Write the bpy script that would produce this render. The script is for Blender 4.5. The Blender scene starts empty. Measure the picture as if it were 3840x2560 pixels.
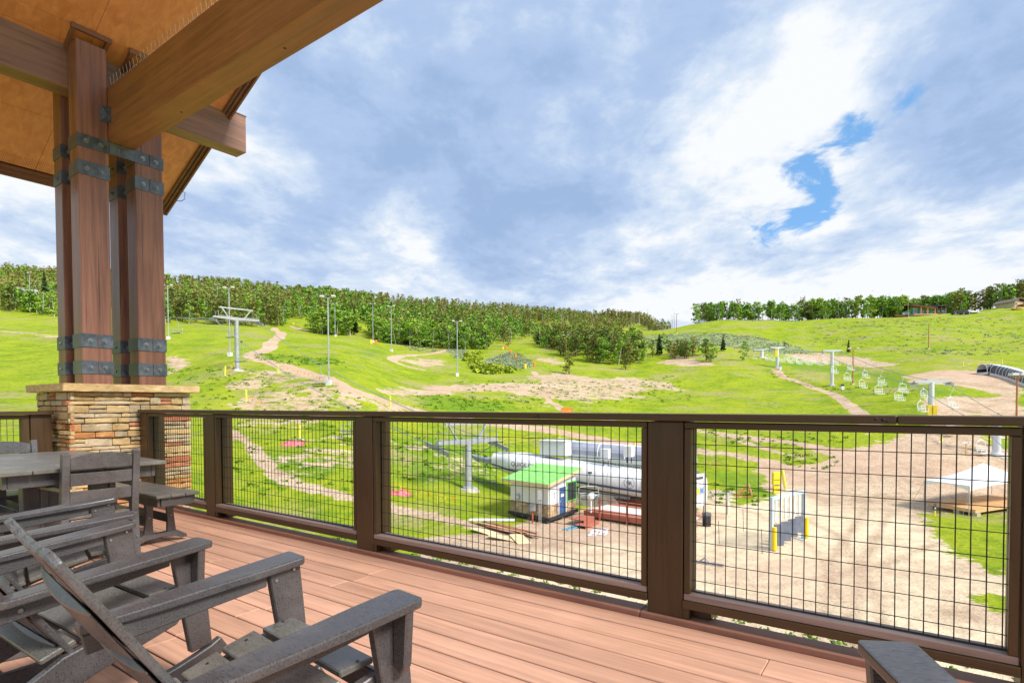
import bpy, bmesh, math, random
import numpy as np
from mathutils import Matrix, Vector
random.seed(7); RNG = np.random.default_rng(7)
scn = bpy.context.scene
COL = scn.collection
R = math.radians
# ------------------------------------------------------------------ camera
FPX, PITCH, ROLL, CY, ANG, CAMZ = 2137.07, -.0248, -.0032, 285.3, .6153, 1.149
_X = np.array([1, 0, 0.]); _Y = np.array([0, math.cos(PITCH), math.sin(PITCH)]); _Z = np.array([0, -math.sin(PITCH), math.cos(PITCH)])
_R = _X*math.cos(ROLL)+_Z*math.sin(ROLL); _U = -_X*math.sin(ROLL)+_Z*math.cos(ROLL)
cd = bpy.data.cameras.new('camera'); cam = bpy.data.objects.new('camera', cd); COL.objects.link(cam)
cd.sensor_width = 36; cd.lens = FPX/3840*36; cd.shift_y = CY/3840; cd.clip_start = .02; cd.clip_end = 6000
m = Matrix.Identity(4)
for i in range(3):
    m[i][0] = _R[i]; m[i][1] = _U[i]; m[i][2] = -_Y[i]
m[2][3] = CAMZ
cam.matrix_world = m
scn.camera = cam
# ------------------------------------------------------------------ sky, sun, exposure
SUN_EL, SUN_AZ = R(44), R(126)      # azimuth clockwise from +Y (the view direction)
scn.view_settings.view_transform = 'Standard'; scn.view_settings.look = 'None'
scn.view_settings.gamma = 1; scn.view_settings.use_curve_mapping = False
scn.view_settings.exposure = 1.05
sd = bpy.data.lights.new('sun', 'SUN'); sd.energy = 2.6; sd.angle = R(16); sd.color = (1, .95, .88)
sun = bpy.data.objects.new('sun', sd); COL.objects.link(sun)
sdir = Vector((math.sin(SUN_AZ)*math.cos(SUN_EL), math.cos(SUN_AZ)*math.cos(SUN_EL), math.sin(SUN_EL)))
sun.rotation_euler = sdir.to_track_quat('Z', 'Y').to_euler()

class NT:
    """small node-tree helper"""
    def __init__(s, nt): s.nt = nt; s.n = nt.nodes; s.l = nt.links
    def __call__(s, typ, ins=None, **kw):
        nd = s.n.new(typ)
        for k, v in kw.items(): setattr(nd, k, v)
        for k, v in (ins or {}).items(): s.set(nd.inputs[k], v)
        return nd
    def set(s, sock, v):
        if isinstance(v, bpy.types.NodeSocket): s.l.new(v, sock)
        elif isinstance(v, bpy.types.Node): s.l.new(v.outputs[0], sock)
        else:
            if hasattr(sock.default_value, '__len__') and not isinstance(v, str):
                v = tuple(v)
                if len(sock.default_value) == 4 and len(v) == 3: v = v+(1,)
            sock.default_value = v
    def math(s, op, a, b=0., c=0., clamp=False): return s('ShaderNodeMath', {0: a, 1: b, 2: c}, operation=op, use_clamp=clamp).outputs[0]
    def vm(s, op, a, b=(0, 0, 0)):
        nd = s('ShaderNodeVectorMath', {0: a, 1: b}, operation=op)
        return nd.outputs['Value'] if op in ('DOT_PRODUCT', 'LENGTH', 'DISTANCE') else nd.outputs[0]
    def noise(s, vec, scale, detail=4, rough=.5, dist=0., out=0):
        return s('ShaderNodeTexNoise', {'Vector': vec, 'Scale': scale, 'Detail': detail, 'Roughness': rough, 'Distortion': dist}).outputs[out]
    def mix(s, fac, a, b, blend='MIX'):
        nd = s('ShaderNodeMix', data_type='RGBA', blend_type=blend)
        s.set(nd.inputs[0], fac); s.set(nd.inputs[6], a); s.set(nd.inputs[7], b)
        return nd.outputs[2]
    def rng(s, v, a, b, c=0., d=1., smooth=True):
        return s('ShaderNodeMapRange', {0: v, 1: a, 2: b, 3: c, 4: d}, interpolation_type='SMOOTHSTEP' if smooth else 'LINEAR').outputs[0]
    def scale(s, vec, x, y, z):
        return s.vm('MULTIPLY', vec, (x, y, z))

def pixdir(px, py):
    v = _R*((px-1920)/FPX)-_U*((py-1280-CY)/FPX)+_Y
    return v/np.linalg.norm(v)

world = bpy.data.worlds.new('World'); scn.world = world; world.use_nodes = True
W = NT(world.node_tree); W.n.clear()
tc = W('ShaderNodeTexCoord').outputs['Generated']
sky = W('ShaderNodeTexSky'); sky.sky_type = 'NISHITA'; sky.sun_disc = False; sky.sun_elevation = SUN_EL; sky.sun_rotation = SUN_AZ
sky.altitude = 2400; sky.dust_density = .6; sky.ozone_density = 1.5
sep = W('ShaderNodeSeparateXYZ', {0: tc})
den = W.math('ADD', W.math('MAXIMUM', sep.outputs[2], 0.0), .16)
cp = W('ShaderNodeCombineXYZ', {0: W.math('DIVIDE', sep.outputs[0], den), 1: W.math('DIVIDE', sep.outputs[1], den), 2: 0.0}).outputs[0]
def blob(px, py, r, soft=1.):
    return W.rng(W.vm('DOT_PRODUCT', W.vm('NORMALIZE', tc), tuple(pixdir(px, py))), math.cos(R(r)), 1.0, 0, soft)
cps = W.scale(cp, 1, .8, 1)
big = W.noise(cps, .95, 7, .55, .5)
med = W.noise(W.vm('ADD', cps, (7.3, 2.1, .4)), 2.3, 10, .62, .35)
fine = W.noise(W.vm('ADD', cps, (3.3, 5.1, 1.4)), 5.2, 10, .64, .15)
# whiteness of the cloud deck: big soft masses, placed thin and thick as seen over the hills
c5 = lambda x, k: W.math('MULTIPLY', W.math('SUBTRACT', x, .5), k)
v = W.math('ADD', W.math('ADD', c5(big, 1.7), c5(med, 1.25)), c5(fine, .85))
for px, py, r, a in ((2850, 330, 10, .26), (3300, 900, 17, .34), (1450, 1090, 10, .26), (2450, 1150, 12, .34), (250, 900, 15, .25), (3250, 120, 7, .20), (700, 480, 9, .14), (2620, 560, 7, .16),
                     (2100, 500, 12, -.20), (2650, 260, 7, -.26), (2700, 60, 8, -.16), (1650, 760, 13, -.20), (1250, 560, 9, -.12), (1700, 60, 16, -.08), (3760, 330, 9, -.34), (3800, 700, 6, -.2), (1950, 850, 9, -.14), (2300, 900, 7, -.06)):
    v = W.math('ADD', v, W.math('MULTIPLY', blob(px, py, r), a))
ccol = W.mix(W.rng(v, -.42, -.12), (1.85, 2.60, 3.95), (2.35, 3.10, 4.45))
ccol = W.mix(W.rng(v, -.15, .12), ccol, (3.35, 3.98, 4.90))
ccol = W.mix(W.rng(v, .06, .36), ccol, (5.05, 5.18, 5.35))
# holes where the blue shows through
hn = W.noise(W.vm('ADD', cps, (1.7, 9.2, 3.)), 5.2, 9, .6, .6)
hole = W.math('ADD', W.math('ADD', c5(med, -1.8), c5(hn, -6.5)), c5(fine, -1.6))
hb = blob(2930, 760, 5.0, .86)
for px, py, r, a in ((3120, 590, 4.0, .72), (3250, 400, 3.2, .62), (3425, 335, 2.2, .62), (3060, 830, 3.0, .6), (3180, 700, 3., .4)): hb = W.math('ADD', hb, W.math('MULTIPLY', blob(px, py, r), a))
hole = W.rng(W.math('ADD', hole, W.math('SUBTRACT', W.math('MULTIPLY', hb, 1.75), 1.10)), 0., 1.0)
blue = W.mix(.6, W.vm('MULTIPLY', sky.outputs[0], (.9, 1.0, 1.15)), (1.2, 2.85, 5.0))
skc = W.mix(hole, ccol, blue)
hor = W.rng(sep.outputs[2], .0, .30, 1, 0)
skc = W.mix(W.math('MULTIPLY', hor, .34), skc, (4.7, 5.05, 5.4))
bg = W('ShaderNodeBackground', {'Color': skc, 'Strength': .092})
out = W('ShaderNodeOutputWorld'); W.l.new(bg.outputs[0], out.inputs[0])

# ------------------------------------------------------------------ frames of reference
CA, SA = math.cos(ANG), math.sin(ANG)
def L(s, n, z=0.):
    """deck frame (s along the railing, n outwards, z up from the boards) -> world"""
    return Vector((s*CA+n*SA, -s*SA+n*CA, z))
DECK_ROT = -ANG
def pix(v):
    w = np.array([v[0], v[1], v[2]-CAMZ]); d = w@_Y
    return 1920+FPX*(w@_R)/d, 1280+CY-FPX*(w@_U)/d
def at(px, py, d):
    """world point on the sight line of (px, py) at depth d"""
    v = _R*((px-1920)/FPX)-_U*((py-1280-CY)/FPX)+_Y
    v = v/v[1]*d
    return Vector((v[0], v[1], v[2]+CAMZ))

# ------------------------------------------------------------------ materials
MATS = {}
def newmat(name):
    mt = bpy.data.materials.new(name); mt.use_nodes = True
    t = NT(mt.node_tree); t.b = t.n['Principled BSDF']; t.m = mt
    MATS[name] = mt
    return t
def setp(t, **kw):
    for k, v in kw.items():
        t.set(t.b.inputs[{'color': 'Base Color', 'rough': 'Roughness', 'metal': 'Metallic', 'normal': 'Normal', 'spec': 'Specular IOR Level', 'emit': 'Emission Color', 'es': 'Emission Strength'}[k]], v)
def bump(t, h, strength=.3, dist=.01):
    return t('ShaderNodeBump', {'Height': h, 'Strength': strength, 'Distance': dist}).outputs[0]
def simple(name, color, rough=.6, metal=0., var=.12, scale=8., bmp=.1, spec=.5):
    t = newmat(name); oc = t('ShaderNodeTexCoord').outputs['Object']
    n1 = t.noise(oc, scale, 5, .6); n2 = t.noise(oc, scale*.17, 3, .5)
    f = t.math('ADD', t.math('MULTIPLY', n1, .5), t.math('MULTIPLY', n2, .5))
    lo = tuple(c*(1-var*2) for c in color); hi = tuple(min(1, c*(1+var*1.6)) for c in color)
    setp(t, color=t.mix(t.rng(f, .3, .7), lo, hi), rough=t.rng(n1, .2, .8, max(0, rough-.08), min(1, rough+.1)), metal=metal, spec=spec)
    if bmp: setp(t, normal=bump(t, n1, bmp, .01))
    return t.m
def wood(name, color, axis, rough=.6, crack=.5, var=.25, scale=1., dark=.35):
    """timber with grain, checks and small knots running along one local axis"""
    t = newmat(name); oc = t('ShaderNodeTexCoord').outputs['Object']
    rnd = t('ShaderNodeObjectInfo').outputs['Random']
    off = t('ShaderNodeCombineXYZ', {0: t.math('MULTIPLY', rnd, 17.), 1: t.math('MULTIPLY', rnd, 5.), 2: t.math('MULTIPLY', rnd, 9.)}).outputs[0]
    oc2 = t.vm('ADD', oc, off)
    s = [28*scale]*3; s[axis] = 1.3*scale
    gv = t.scale(oc2, *s)
    g1 = t.noise(gv, 1., 6, .6, .6)
    s2 = [9*scale]*3; s2[axis] = .35*scale
    g2 = t.noise(t.scale(oc2, *s2), 1., 4, .5, 1.2)
    s3 = [60*scale]*3; s3[axis] = .7*scale
    ck = t.noise(t.scale(oc2, *s3), 1., 3, .5, .3)
    ckm = t.rng(ck, .31, .37, 1, 0)
    ckm = t.math('MULTIPLY', ckm, t.rng(g2, .38, .6))
    f = t.math('ADD', t.math('MULTIPLY', g1, .6), t.math('MULTIPLY', g2, .4))
    lo = tuple(c*(1-var) for c in color); hi = tuple(min(1, c*(1+var*1.2)) for c in color)
    c = t.mix(t.rng(f, .34, .66), lo, hi)
    c = t.mix(t.math('MULTIPLY', ckm, crack), c, tuple(x*dark for x in color))
    blot = t.noise(oc2, 2.2, 4, .6)
    c = t.mix(t.rng(blot, .45, .75, 0, .35), c, tuple(min(1, x*1.35+.015) for x in color))
    h = t.math('SUBTRACT', t.math('MULTIPLY', g1, .5), ckm)
    c = t.mix(1., c, t('ShaderNodeCombineXYZ', {0: t.rng(rnd, 0, 1, .86, 1.10, False), 1: t.rng(rnd, 0, 1, .84, 1.10, False), 2: t.rng(rnd, 0, 1, .82, 1.12, False)}).outputs[0], 'MULTIPLY')
    setp(t, color=c, rough=t.rng(g1, .2, .8, rough-.1, rough+.12), normal=bump(t, h, .5, .006))
    return t.m

# ------------------------------------------------------------------ meshes
class MB:
    """collects simple solids, then becomes ONE mesh"""
    def __init__(s): s.v = []; s.f = []; s.mi = []; s.cur = 0
    def add(s, vs, fs):
        o = len(s.v); s.v += [tuple(p) for p in vs]
        for f in fs: s.f.append(tuple(i+o for i in f)); s.mi.append(s.cur)
        return s
    def hexa(s, p):       # 8 points: bottom ring 0-3, top ring 4-7
        return s.add(p, [(3, 2, 1, 0), (4, 5, 6, 7), (0, 1, 5, 4), (1, 2, 6, 5), (2, 3, 7, 6), (3, 0, 4, 7)])
    def box(s, x0, x1, y0, y1, z0, z1):
        return s.hexa([(x0, y0, z0), (x1, y0, z0), (x1, y1, z0), (x0, y1, z0), (x0, y0, z1), (x1, y0, z1), (x1, y1, z1), (x0, y1, z1)])
    def bar(s, p, q, w, h, up=(0, 0, 1)):
        """rectangular bar from p to q: w across, h along 'up'"""
        p = Vector(p); q = Vector(q); d = (q-p).normalized(); u = Vector(up)
        x = d.cross(u)
        if x.length < 1e-4: x = d.cross(Vector((1, 0, 0)))
        x.normalize(); u = x.cross(d).normalized()
        a = x*w/2; b = u*h/2
        return s.hexa([p-a-b, p+a-b, q+a-b, q-a-b, p-a+b, p+a+b, q+a+b, q-a+b])
    def prism(s, poly, axis, t0, t1):
        """2-D outline (counter-clockwise) pushed from t0 to t1 along an axis (0 x, 1 y, 2 z)"""
        def P(a, b, t): return [(t, a, b), (a, t, b), (a, b, t)][axis]
        n = len(poly); vs = [P(a, b, t0) for a, b in poly]+[P(a, b, t1) for a, b in poly]
        fs = [tuple(range(n-1, -1, -1)), tuple(range(n, 2*n))]+[(i, (i+1) % n, n+(i+1) % n, n+i) for i in range(n)]
        return s.add(vs, fs)
    def tube(s, pts, r, n=8, cap=True):
        pts = [Vector(p) for p in pts]; rs = r if isinstance(r, (list, tuple)) else [r]*len(pts)
        vs = []; prev = None
        for i, p in enumerate(pts):
            d = ((pts[min(i+1, len(pts)-1)]-pts[max(i-1, 0)])).normalized()
            if prev is None: x = d.orthogonal().normalized()
            else:
                x = prev-d*prev.dot(d)
                x = x.normalized() if x.length > 1e-5 else d.orthogonal().normalized()
            prev = x; y = d.cross(x)
            for k in range(n):
                a = 2*math.pi*k/n; vs.append(p+(x*math.cos(a)+y*math.sin(a))*rs[i])
        fs = []
        for i in range(len(pts)-1):
            for k in range(n):
                a = i*n+k; b = i*n+(k+1) % n; fs.append((a, b, b+n, a+n))
        if cap: fs += [tuple(range(n-1, -1, -1)), tuple(range((len(pts)-1)*n, len(pts)*n))]
        return s.add(vs, fs)
    def quad(s, a, b, c, d): return s.add([a, b, c, d], [(0, 1, 2, 3)])
    def mesh(s, name, mats, bevel=0., smooth=False, seg=1):
        me = bpy.data.meshes.new(name); me.from_pydata([tuple(p) for p in s.v], [], s.f)
        for x in (mats if isinstance(mats, (list, tuple)) else [mats]): me.materials.append(x)
        me.polygons.foreach_set('material_index', s.mi)
        bm = bmesh.new(); bm.from_mesh(me)
        bmesh.ops.recalc_face_normals(bm, faces=bm.faces)
        if bevel:
            es = [e for e in bm.edges if len(e.link_faces) == 2 and e.calc_face_angle(0) > .5]
            bmesh.ops.bevel(bm, geom=es, offset=bevel, segments=seg, profile=.6, affect='EDGES', clamp_overlap=True)
        if smooth:
            for f in bm.faces: f.smooth = True
            for e in bm.edges:
                if len(e.link_faces) == 2 and e.calc_face_angle(0) > .7: e.smooth = False
        bm.to_mesh(me); bm.free(); me.update()
        return me
    def build(s, name, mats, parent=None, loc=(0, 0, 0), rotz=0., bevel=0., smooth=False, seg=1):
        return obj(name, s.mesh(name, mats, bevel, smooth, seg), parent, loc, rotz)
def obj(name, data, parent=None, loc=(0, 0, 0), rotz=0.):
    o = bpy.data.objects.new(name, data); COL.objects.link(o)
    o.location = loc; o.rotation_euler = (0, 0, rotz)
    if parent: o.parent = parent
    return o
def tag(o, label=None, cat=None, group=None, kind=None):
    if label: o['label'] = label
    if cat: o['category'] = cat
    if group: o['group'] = group
    if kind: o['kind'] = kind
    return o
def thing(name, label, cat, loc=(0, 0, 0), rotz=0., group=None, kind=None):
    return tag(obj(name, None, None, loc, rotz), label, cat, group, kind)
def dup(root, loc, rotz, label=None, group=None, scale=None):
    r = root.copy(); COL.objects.link(r); r.location = loc; r.rotation_euler = (0, 0, rotz)
    if scale: r.scale = (scale,)*3
    if label: r['label'] = label
    if group: r['group'] = group
    for ch in list(root.children):
        c = ch.copy(); COL.objects.link(c); c.parent = r
        for g in list(ch.children):
            d = g.copy(); COL.objects.link(d); d.parent = c
    return r
# ================================================================== TERRAIN
# elevation profiles along thirteen bearings: (depth, image row) pairs surveyed on the slopes, or ('z', depth, height against the eye)
FLAT = -9.05
PROF = {
 -1500: [('z', 0, -5), ('z', 20, -4), ('z', 45, -1.5), ('z', 75, 3), ('z', 110, 10), ('z', 200, 34), ('z', 400, 88), ('z', 560, 128), ('z', 900, 120)],
 50: [('z', 0, -7), ('z', 25, -6), (45, 1700), (75, 1500), (100, 1400), (160, 1250), (215, 1172), (340, 1100), (560, 1012), ('z', 900, 125)],
 500: [('z', 0, -8), ('z', 25, -7.4), (48, 1720), (72, 1540), (98, 1400), (135, 1270), (200, 1215), (340, 1140), (540, 1040), ('z', 900, 117)],
 890: [('z', 0, -9), ('z', 36, -9), (42, 1950), (55, 1700), (72, 1540), (95, 1388), (125, 1300), (190, 1230), (230, 1205), (380, 1125), (500, 1074), ('z', 900, 106)],
 1250: [('z', 0, FLAT), (41, 1978), (50, 1800), (62, 1640), (73, 1540), (81, 1442), (120, 1340), (215, 1262), (235, 1240), (340, 1180), (480, 1113), ('z', 900, 95)],
 1600: [('z', 0, FLAT), (41, 1985), (50, 1850), (58, 1750), (68, 1650), (82, 1545), (118, 1440), (145, 1380), (190, 1320), (230, 1300), (330, 1235), (430, 1178), (500, 1138), ('z', 900, 90)],
 2000: [('z', 0, FLAT), ('z', 45, FLAT), (58, 1842), (64, 1780), (72, 1700), (84, 1600), (95, 1540), (112, 1480), (130, 1430), (150, 1390), (185, 1335), (250, 1290), (360, 1240), (480, 1188), (560, 1166), ('z', 900, 94)],
 2400: [('z', 0, FLAT), ('z', 50, FLAT), (56, 1857), (66, 1750), (80, 1650), (100, 1545), (130, 1450), (165, 1378), (200, 1325), (250, 1268), (290, 1240), ('z', 380, 40), (800, 1215), ('z', 1300, 100)],
 2700: [('z', 0, FLAT), ('z', 48, FLAT), (55, 1850), (64, 1750), (78, 1650), (98, 1545), (128, 1450), (140, 1405), (160, 1365), (200, 1300), (260, 1230), (290, 1198), ('z', 400, 44), ('z', 1300, 60)],
 3100: [('z', 0, FLAT), ('z', 48, FLAT), (55, 1855), (64, 1750), (74, 1640), (94, 1545), (130, 1446), (160, 1380), (210, 1290), (285, 1192), ('z', 400, 45), ('z', 1300, 55)],
 3500: [('z', 0, FLAT), ('z', 46, FLAT), (52, 1880), (58, 1790), (65, 1705), (72, 1640), (80, 1560), (95, 1490), (112, 1430), (125, 1400), (180, 1308), (225, 1230), (270, 1172), ('z', 400, 50), ('z', 1300, 60)],
 3840: [('z', 0, FLAT), ('z', 46, FLAT), (53, 1880), (66, 1709), (82, 1560), (98, 1470), (112, 1420), (150, 1340), (210, 1240), (255, 1155), (270, 1132), ('z', 400, 56), ('z', 1300, 66)],
 5200: [('z', 0, FLAT), ('z', 46, FLAT), ('z', 66, -6), ('z', 82, -1.8), ('z', 110, 6), ('z', 200, 25), ('z', 270, 45), ('z', 400, 58), ('z', 1300, 70)],
}
RG = np.concatenate([np.linspace(.5, 9, 6), np.geomspace(10, 3000, 700)])
cols_phi = []; cols_z = []
for px, pr in PROF.items():
    u = (px-1920)/FPX; k = math.sqrt(1+u*u)
    ds = []; zs = []
    for e in pr:
        if e[0] == 'z': ds.append(e[1]*k); zs.append(e[2])
        else:
            p = at(px, e[1], e[0]); ds.append(e[0]*k); zs.append(p[2]-CAMZ)
    ds.append(3000*k); zs.append(zs[-1])
    lg = np.log(np.array(ds)+20); lr = np.log(RG+20)
    z = np.interp(lr, lg, zs)
    g = np.exp(-np.linspace(-2, 2, 25)**2/1.); g /= g.sum()
    zz = np.convolve(np.pad(z, 12, mode='edge'), g, 'valid')
    cols_phi.append(math.atan(u)); cols_z.append(zz)
cols_phi = np.array(cols_phi); cols_z = np.array(cols_z)
FPHI = np.radians(np.arange(-46, 46.01, .16))
PHI = np.concatenate([np.radians(np.arange(-180, -46, 4.)), FPHI, np.radians(np.arange(48, 179.5, 4.))])
def smooth1(c): return c*c*(3-2*c)
GZ = np.zeros((len(PHI), len(RG)))
for i, ph in enumerate(PHI):
    a = abs(math.degrees(ph))
    p = min(max(ph, cols_phi[0]), cols_phi[-1]); j = int(min(max(np.searchsorted(cols_phi, p)-1, 0), len(cols_phi)-2))
    t = (p-cols_phi[j])/(cols_phi[j+1]-cols_phi[j]); t = .5*t+.5*smooth1(t)
    z = cols_z[j]*(1-t)+cols_z[j+1]*t
    if a > 60:
        w = smooth1(min(1, (a-60)/70)); z = z*(1-w)+np.minimum(z, -8.5+RG*.01)*w
    GZ[i] = z
# soft swells and small humps of the slopes
def vnoise(x, y, f, seed):
    r = np.random.default_rng(seed); T = r.random((256, 256))
    x = x*f; y = y*f; xi = np.floor(x).astype(int); yi = np.floor(y).astype(int); fx = smooth1(x-xi); fy = smooth1(y-yi)
    g = lambda a, b: T[a % 256, b % 256]
    return (g(xi, yi)*(1-fx)+g(xi+1, yi)*fx)*(1-fy)+(g(xi, yi+1)*(1-fx)+g(xi+1, yi+1)*fx)*fy-.5
PX, RX = np.meshgrid(PHI, RG, indexing='ij')
XX = np.sin(PX)*RX; YY = np.cos(PX)*RX
amp = np.clip((RX-52)/60, 0, 1)
GZ += amp*(vnoise(XX, YY, 1/38, 1)*1.5+vnoise(XX, YY, 1/13, 2)*.5)*np.clip(RX/140, .3, 1.6)+np.clip((RX-40)/30, .1, 1)*(vnoise(XX, YY, 1/4., 3)*.16)
GZ += CAMZ
LRG = np.log(RG)
def H(x, y):
    x = np.asarray(x, float); y = np.asarray(y, float)
    ph = np.arctan2(x, y); r = np.maximum(np.hypot(x, y), .5)
    i = np.clip(np.searchsorted(PHI, ph)-1, 0, len(PHI)-2); t = np.clip((ph-PHI[i])/(PHI[i+1]-PHI[i]), 0, 1)
    j = np.clip(np.searchsorted(RG, r)-1, 0, len(RG)-2); q = np.clip((r-RG[j])/(RG[j+1]-RG[j]), 0, 1)
    z = (GZ[i, j]*(1-t)+GZ[i+1, j]*t)*(1-q)+(GZ[i, j+1]*(1-t)+GZ[i+1, j+1]*t)*q
    return z
def hit(px, py, dmin=12., dmax=1500.):
    """where the sight line of (px, py) meets the ground"""
    v = _R*((px-1920)/FPX)-_U*((py-1280-CY)/FPX)+_Y; v = v/v[1]
    d = np.geomspace(dmin, dmax, 3000)
    h = v[2]*d+CAMZ-H(v[0]*d, d)
    k = np.nonzero(h < 0)[0]
    if len(k) == 0:
        b = int(np.argmin(h)); dd = d[b]
    elif k[0] == 0: dd = dmin
    else:
        a, b = k[0]-1, k[0]; dd = d[a]+(d[b]-d[a])*h[a]/(h[a]-h[b])
    x = v[0]*dd; y = dd
    return Vector((x, y, float(H(x, y))))
def ground(x, y): return Vector((x, y, float(H(x, y))))

# what covers the ground: world-space outlines of bare earth, tracks, sagebrush and lush grass
def wpoly(pp): return np.array([hit(x, y)[:2] for x, y in pp])
def inpoly(X, Y, P):
    c = np.zeros(X.shape, bool); n = len(P); j = n-1
    for i in range(n):
        xi, yi = P[i]; xj, yj = P[j]
        c ^= ((yi > Y) != (yj > Y)) & (X < (xj-xi)*(Y-yi)/(yj-yi+1e-12)+xi); j = i
    return c
def dline(X, Y, P):
    d = np.full(X.shape, 1e9)
    for (x0, y0), (x1, y1) in zip(P[:-1], P[1:]):
        dx, dy = x1-x0, y1-y0; t = np.clip(((X-x0)*dx+(Y-y0)*dy)/(dx*dx+dy*dy+1e-9), 0, 1)
        d = np.minimum(d, np.hypot(X-x0-t*dx, Y-y0-t*dy))
    return d
def dpoly(X, Y, P):
    Q = np.vstack([P, P[:1]]); d = dline(X, Y, Q); return np.where(inpoly(X, Y, P), -d, d)
cover = np.zeros(PX.shape+(4,), np.float32)     # R bare earth, G sagebrush, B lush dark grass, A gravel / packed
nz = vnoise(XX, YY, 1/5., 11)*1.2+vnoise(XX, YY, 1/1.6, 12)*.7
nz2 = vnoise(XX, YY, 1/18., 13)+vnoise(XX, YY, 1/6., 14)*.6
def paint(ch, sd, w, val=1., rag=1., mode='max'):
    near = sd < 30
    m = np.zeros(PX.shape); m[near] = np.clip(.5-(sd[near]+nz[near]*w*rag)/w, 0, 1)*val
    cover[..., ch] = np.maximum(cover[..., ch], m) if mode == 'max' else cover[..., ch]*(1-m)
def line(pp, width, val=1., soft=.7, ch=0, rag=.6): paint(ch, dline(XX, YY, wpoly(pp))-width/2, soft, val, rag)
def area(pp, val=1., soft=2.5, ch=0, rag=1.): paint(ch, dpoly(XX, YY, wpoly(pp)), soft, val, rag)
# the big graded yard below the deck
yard = np.array([(-9, 8), (-7, 30), (-5.5, 37), (-2, 41), (3.5, 47.5), (8, 51), (13, 51), (16, 55), (20, 60), (30, 64), (48, 72), (60, 78), (60, 5)])
paint(0, dpoly(XX, YY, yard), 2.2, 1.)
area([(2620, 1672), (2800, 1712), (3000, 1745), (3150, 1790), (3420, 1790), (3480, 1740), (3300, 1690), (3250, 1620), (3190, 1560), (3240, 1630), (3330, 1665), (3840, 1740), (3840, 1900), (2900, 1900), (2600, 1780), (2600, 1690)], .95, 2.)
area([(3390, 1412), (3500, 1390), (3690, 1388), (3840, 1420), (3840, 1560), (3520, 1560), (3430, 1520), (3490, 1495), (3600, 1492), (3740, 1483), (3600, 1450), (3440, 1440)], .9, 2.)
area([(2940, 1330), (3080, 1318), (3250, 1345), (3370, 1372), (3260, 1378), (3150, 1358), (3000, 1352)], .8, 2.5)
# track from the terminal up the left slope, and the winding upper track
line([(1030, 1230), (1055, 1250), (1045, 1268), (1010, 1290), (1015, 1305), (975, 1320), (940, 1332), (960, 1345), (1040, 1365), (1100, 1385), (1160, 1405), (1300, 1455), (1400, 1488), (1560, 1538), (1650, 1560), (1900, 1592), (2050, 1610), (2200, 1640), (2400, 1668), (2620, 1690)], 3.0, 1., .8)
line([(1090, 1222), (1115, 1232), (1135, 1228)], 2.5)
line([(975, 1326), (1010, 1315), (1050, 1305)], .8, .8)
line([(1680, 1310), (1640, 1322), (1560, 1330), (1480, 1340), (1470, 1352), (1510, 1368), (1580, 1385)], 2.6, .9)
line([(2000, 1395), (2040, 1420), (2045, 1460), (2060, 1505), (2110, 1535), (2150, 1552), (2400, 1592), (2700, 1625), (3000, 1665), (3120, 1700)], 1.6, .95, .6)
line([(2913, 1390), (2940, 1415), (3020, 1440), (3120, 1475), (3180, 1515), (3240, 1560), (3300, 1610)], 2.2, 1., .7)
line([(2620, 1612), (2850, 1650), (3050, 1672), (3350, 1720)], 1.6, .8, .8)
line([(2780, 1655), (2900, 1690), (3010, 1720)], 1.2, .85, .8)
line([(870, 1620), (930, 1660), (1010, 1760), (1100, 1815), (1250, 1850), (1420, 1890), (1700, 1950), (1850, 1990)], 1.6, .9, 1.)
line([(640, 1340), (680, 1378), (630, 1400)], 3., .7, 2.)
line([(0, 1240), (120, 1250), (215, 1262)], 3., .6, 2.)
area([(1750, 1460), (1900, 1450), (2040, 1400), (2080, 1395), (2200, 1410), (2480, 1420), (2540, 1445), (2400, 1490), (2200, 1500), (2080, 1530), (2030, 1520), (1980, 1490), (1870, 1470)], .62, 5., rag=1.6)
area([(1400, 1462), (1600, 1445), (1750, 1440), (1980, 1430), (2000, 1460), (1800, 1470)], .7, 3.)
area([(870, 1430), (960, 1400), (1080, 1420), (1210, 1450), (1290, 1480), (1370, 1520), (1250, 1590), (1100, 1620), (900, 1560), (840, 1490)], .55, 6., rag=2.)
area([(1020, 1640), (1330, 1600), (1420, 1620), (1500, 1750), (1330, 1790), (1080, 1720)], .5, 6., rag=2.)
area([(1500, 1700), (1800, 1740), (1860, 1790), (1640, 1790)], .4, 4., rag=2.)
area([(2470, 1360), (2540, 1335), (2600, 1350), (2700, 1370), (2560, 1372)], .7, 2.)
area([(2000, 1345), (2060, 1340), (2130, 1362), (2080, 1372)], .6, 2.)
area([(1560, 1340), (1660, 1345), (1680, 1372), (1600, 1380), (1500, 1352)], .6, 3.)
area([(2630, 1840), (3000, 1850), (3450, 1990), (3840, 2100), (3840, 2560), (1200, 2560)], 1., 4., ch=3, rag=1.5)
# sagebrush
area([(1790, 1378), (1830, 1345), (1900, 1322), (1950, 1325), (2000, 1360), (1970, 1382), (1880, 1385)], .95, 3., ch=1)
area([(1670, 1300), (1740, 1310), (1790, 1335), (1760, 1355), (1700, 1340)], .7, 3., ch=1)
area([(2420, 1258), (2600, 1250), (2800, 1255), (3000, 1300), (3050, 1330), (2900, 1325), (2700, 1300), (2500, 1310), (2380, 1280)], .7, 8., ch=1, rag=1.6)
area([(3000, 1200), (3840, 1175), (3840, 1330), (3500, 1340), (3300, 1300), (3000, 1290)], .30, 8., ch=1, rag=2.)
area([(2600, 1200), (3000, 1198), (3000, 1208), (2600, 1212)], .8, 3., ch=1)
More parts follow.
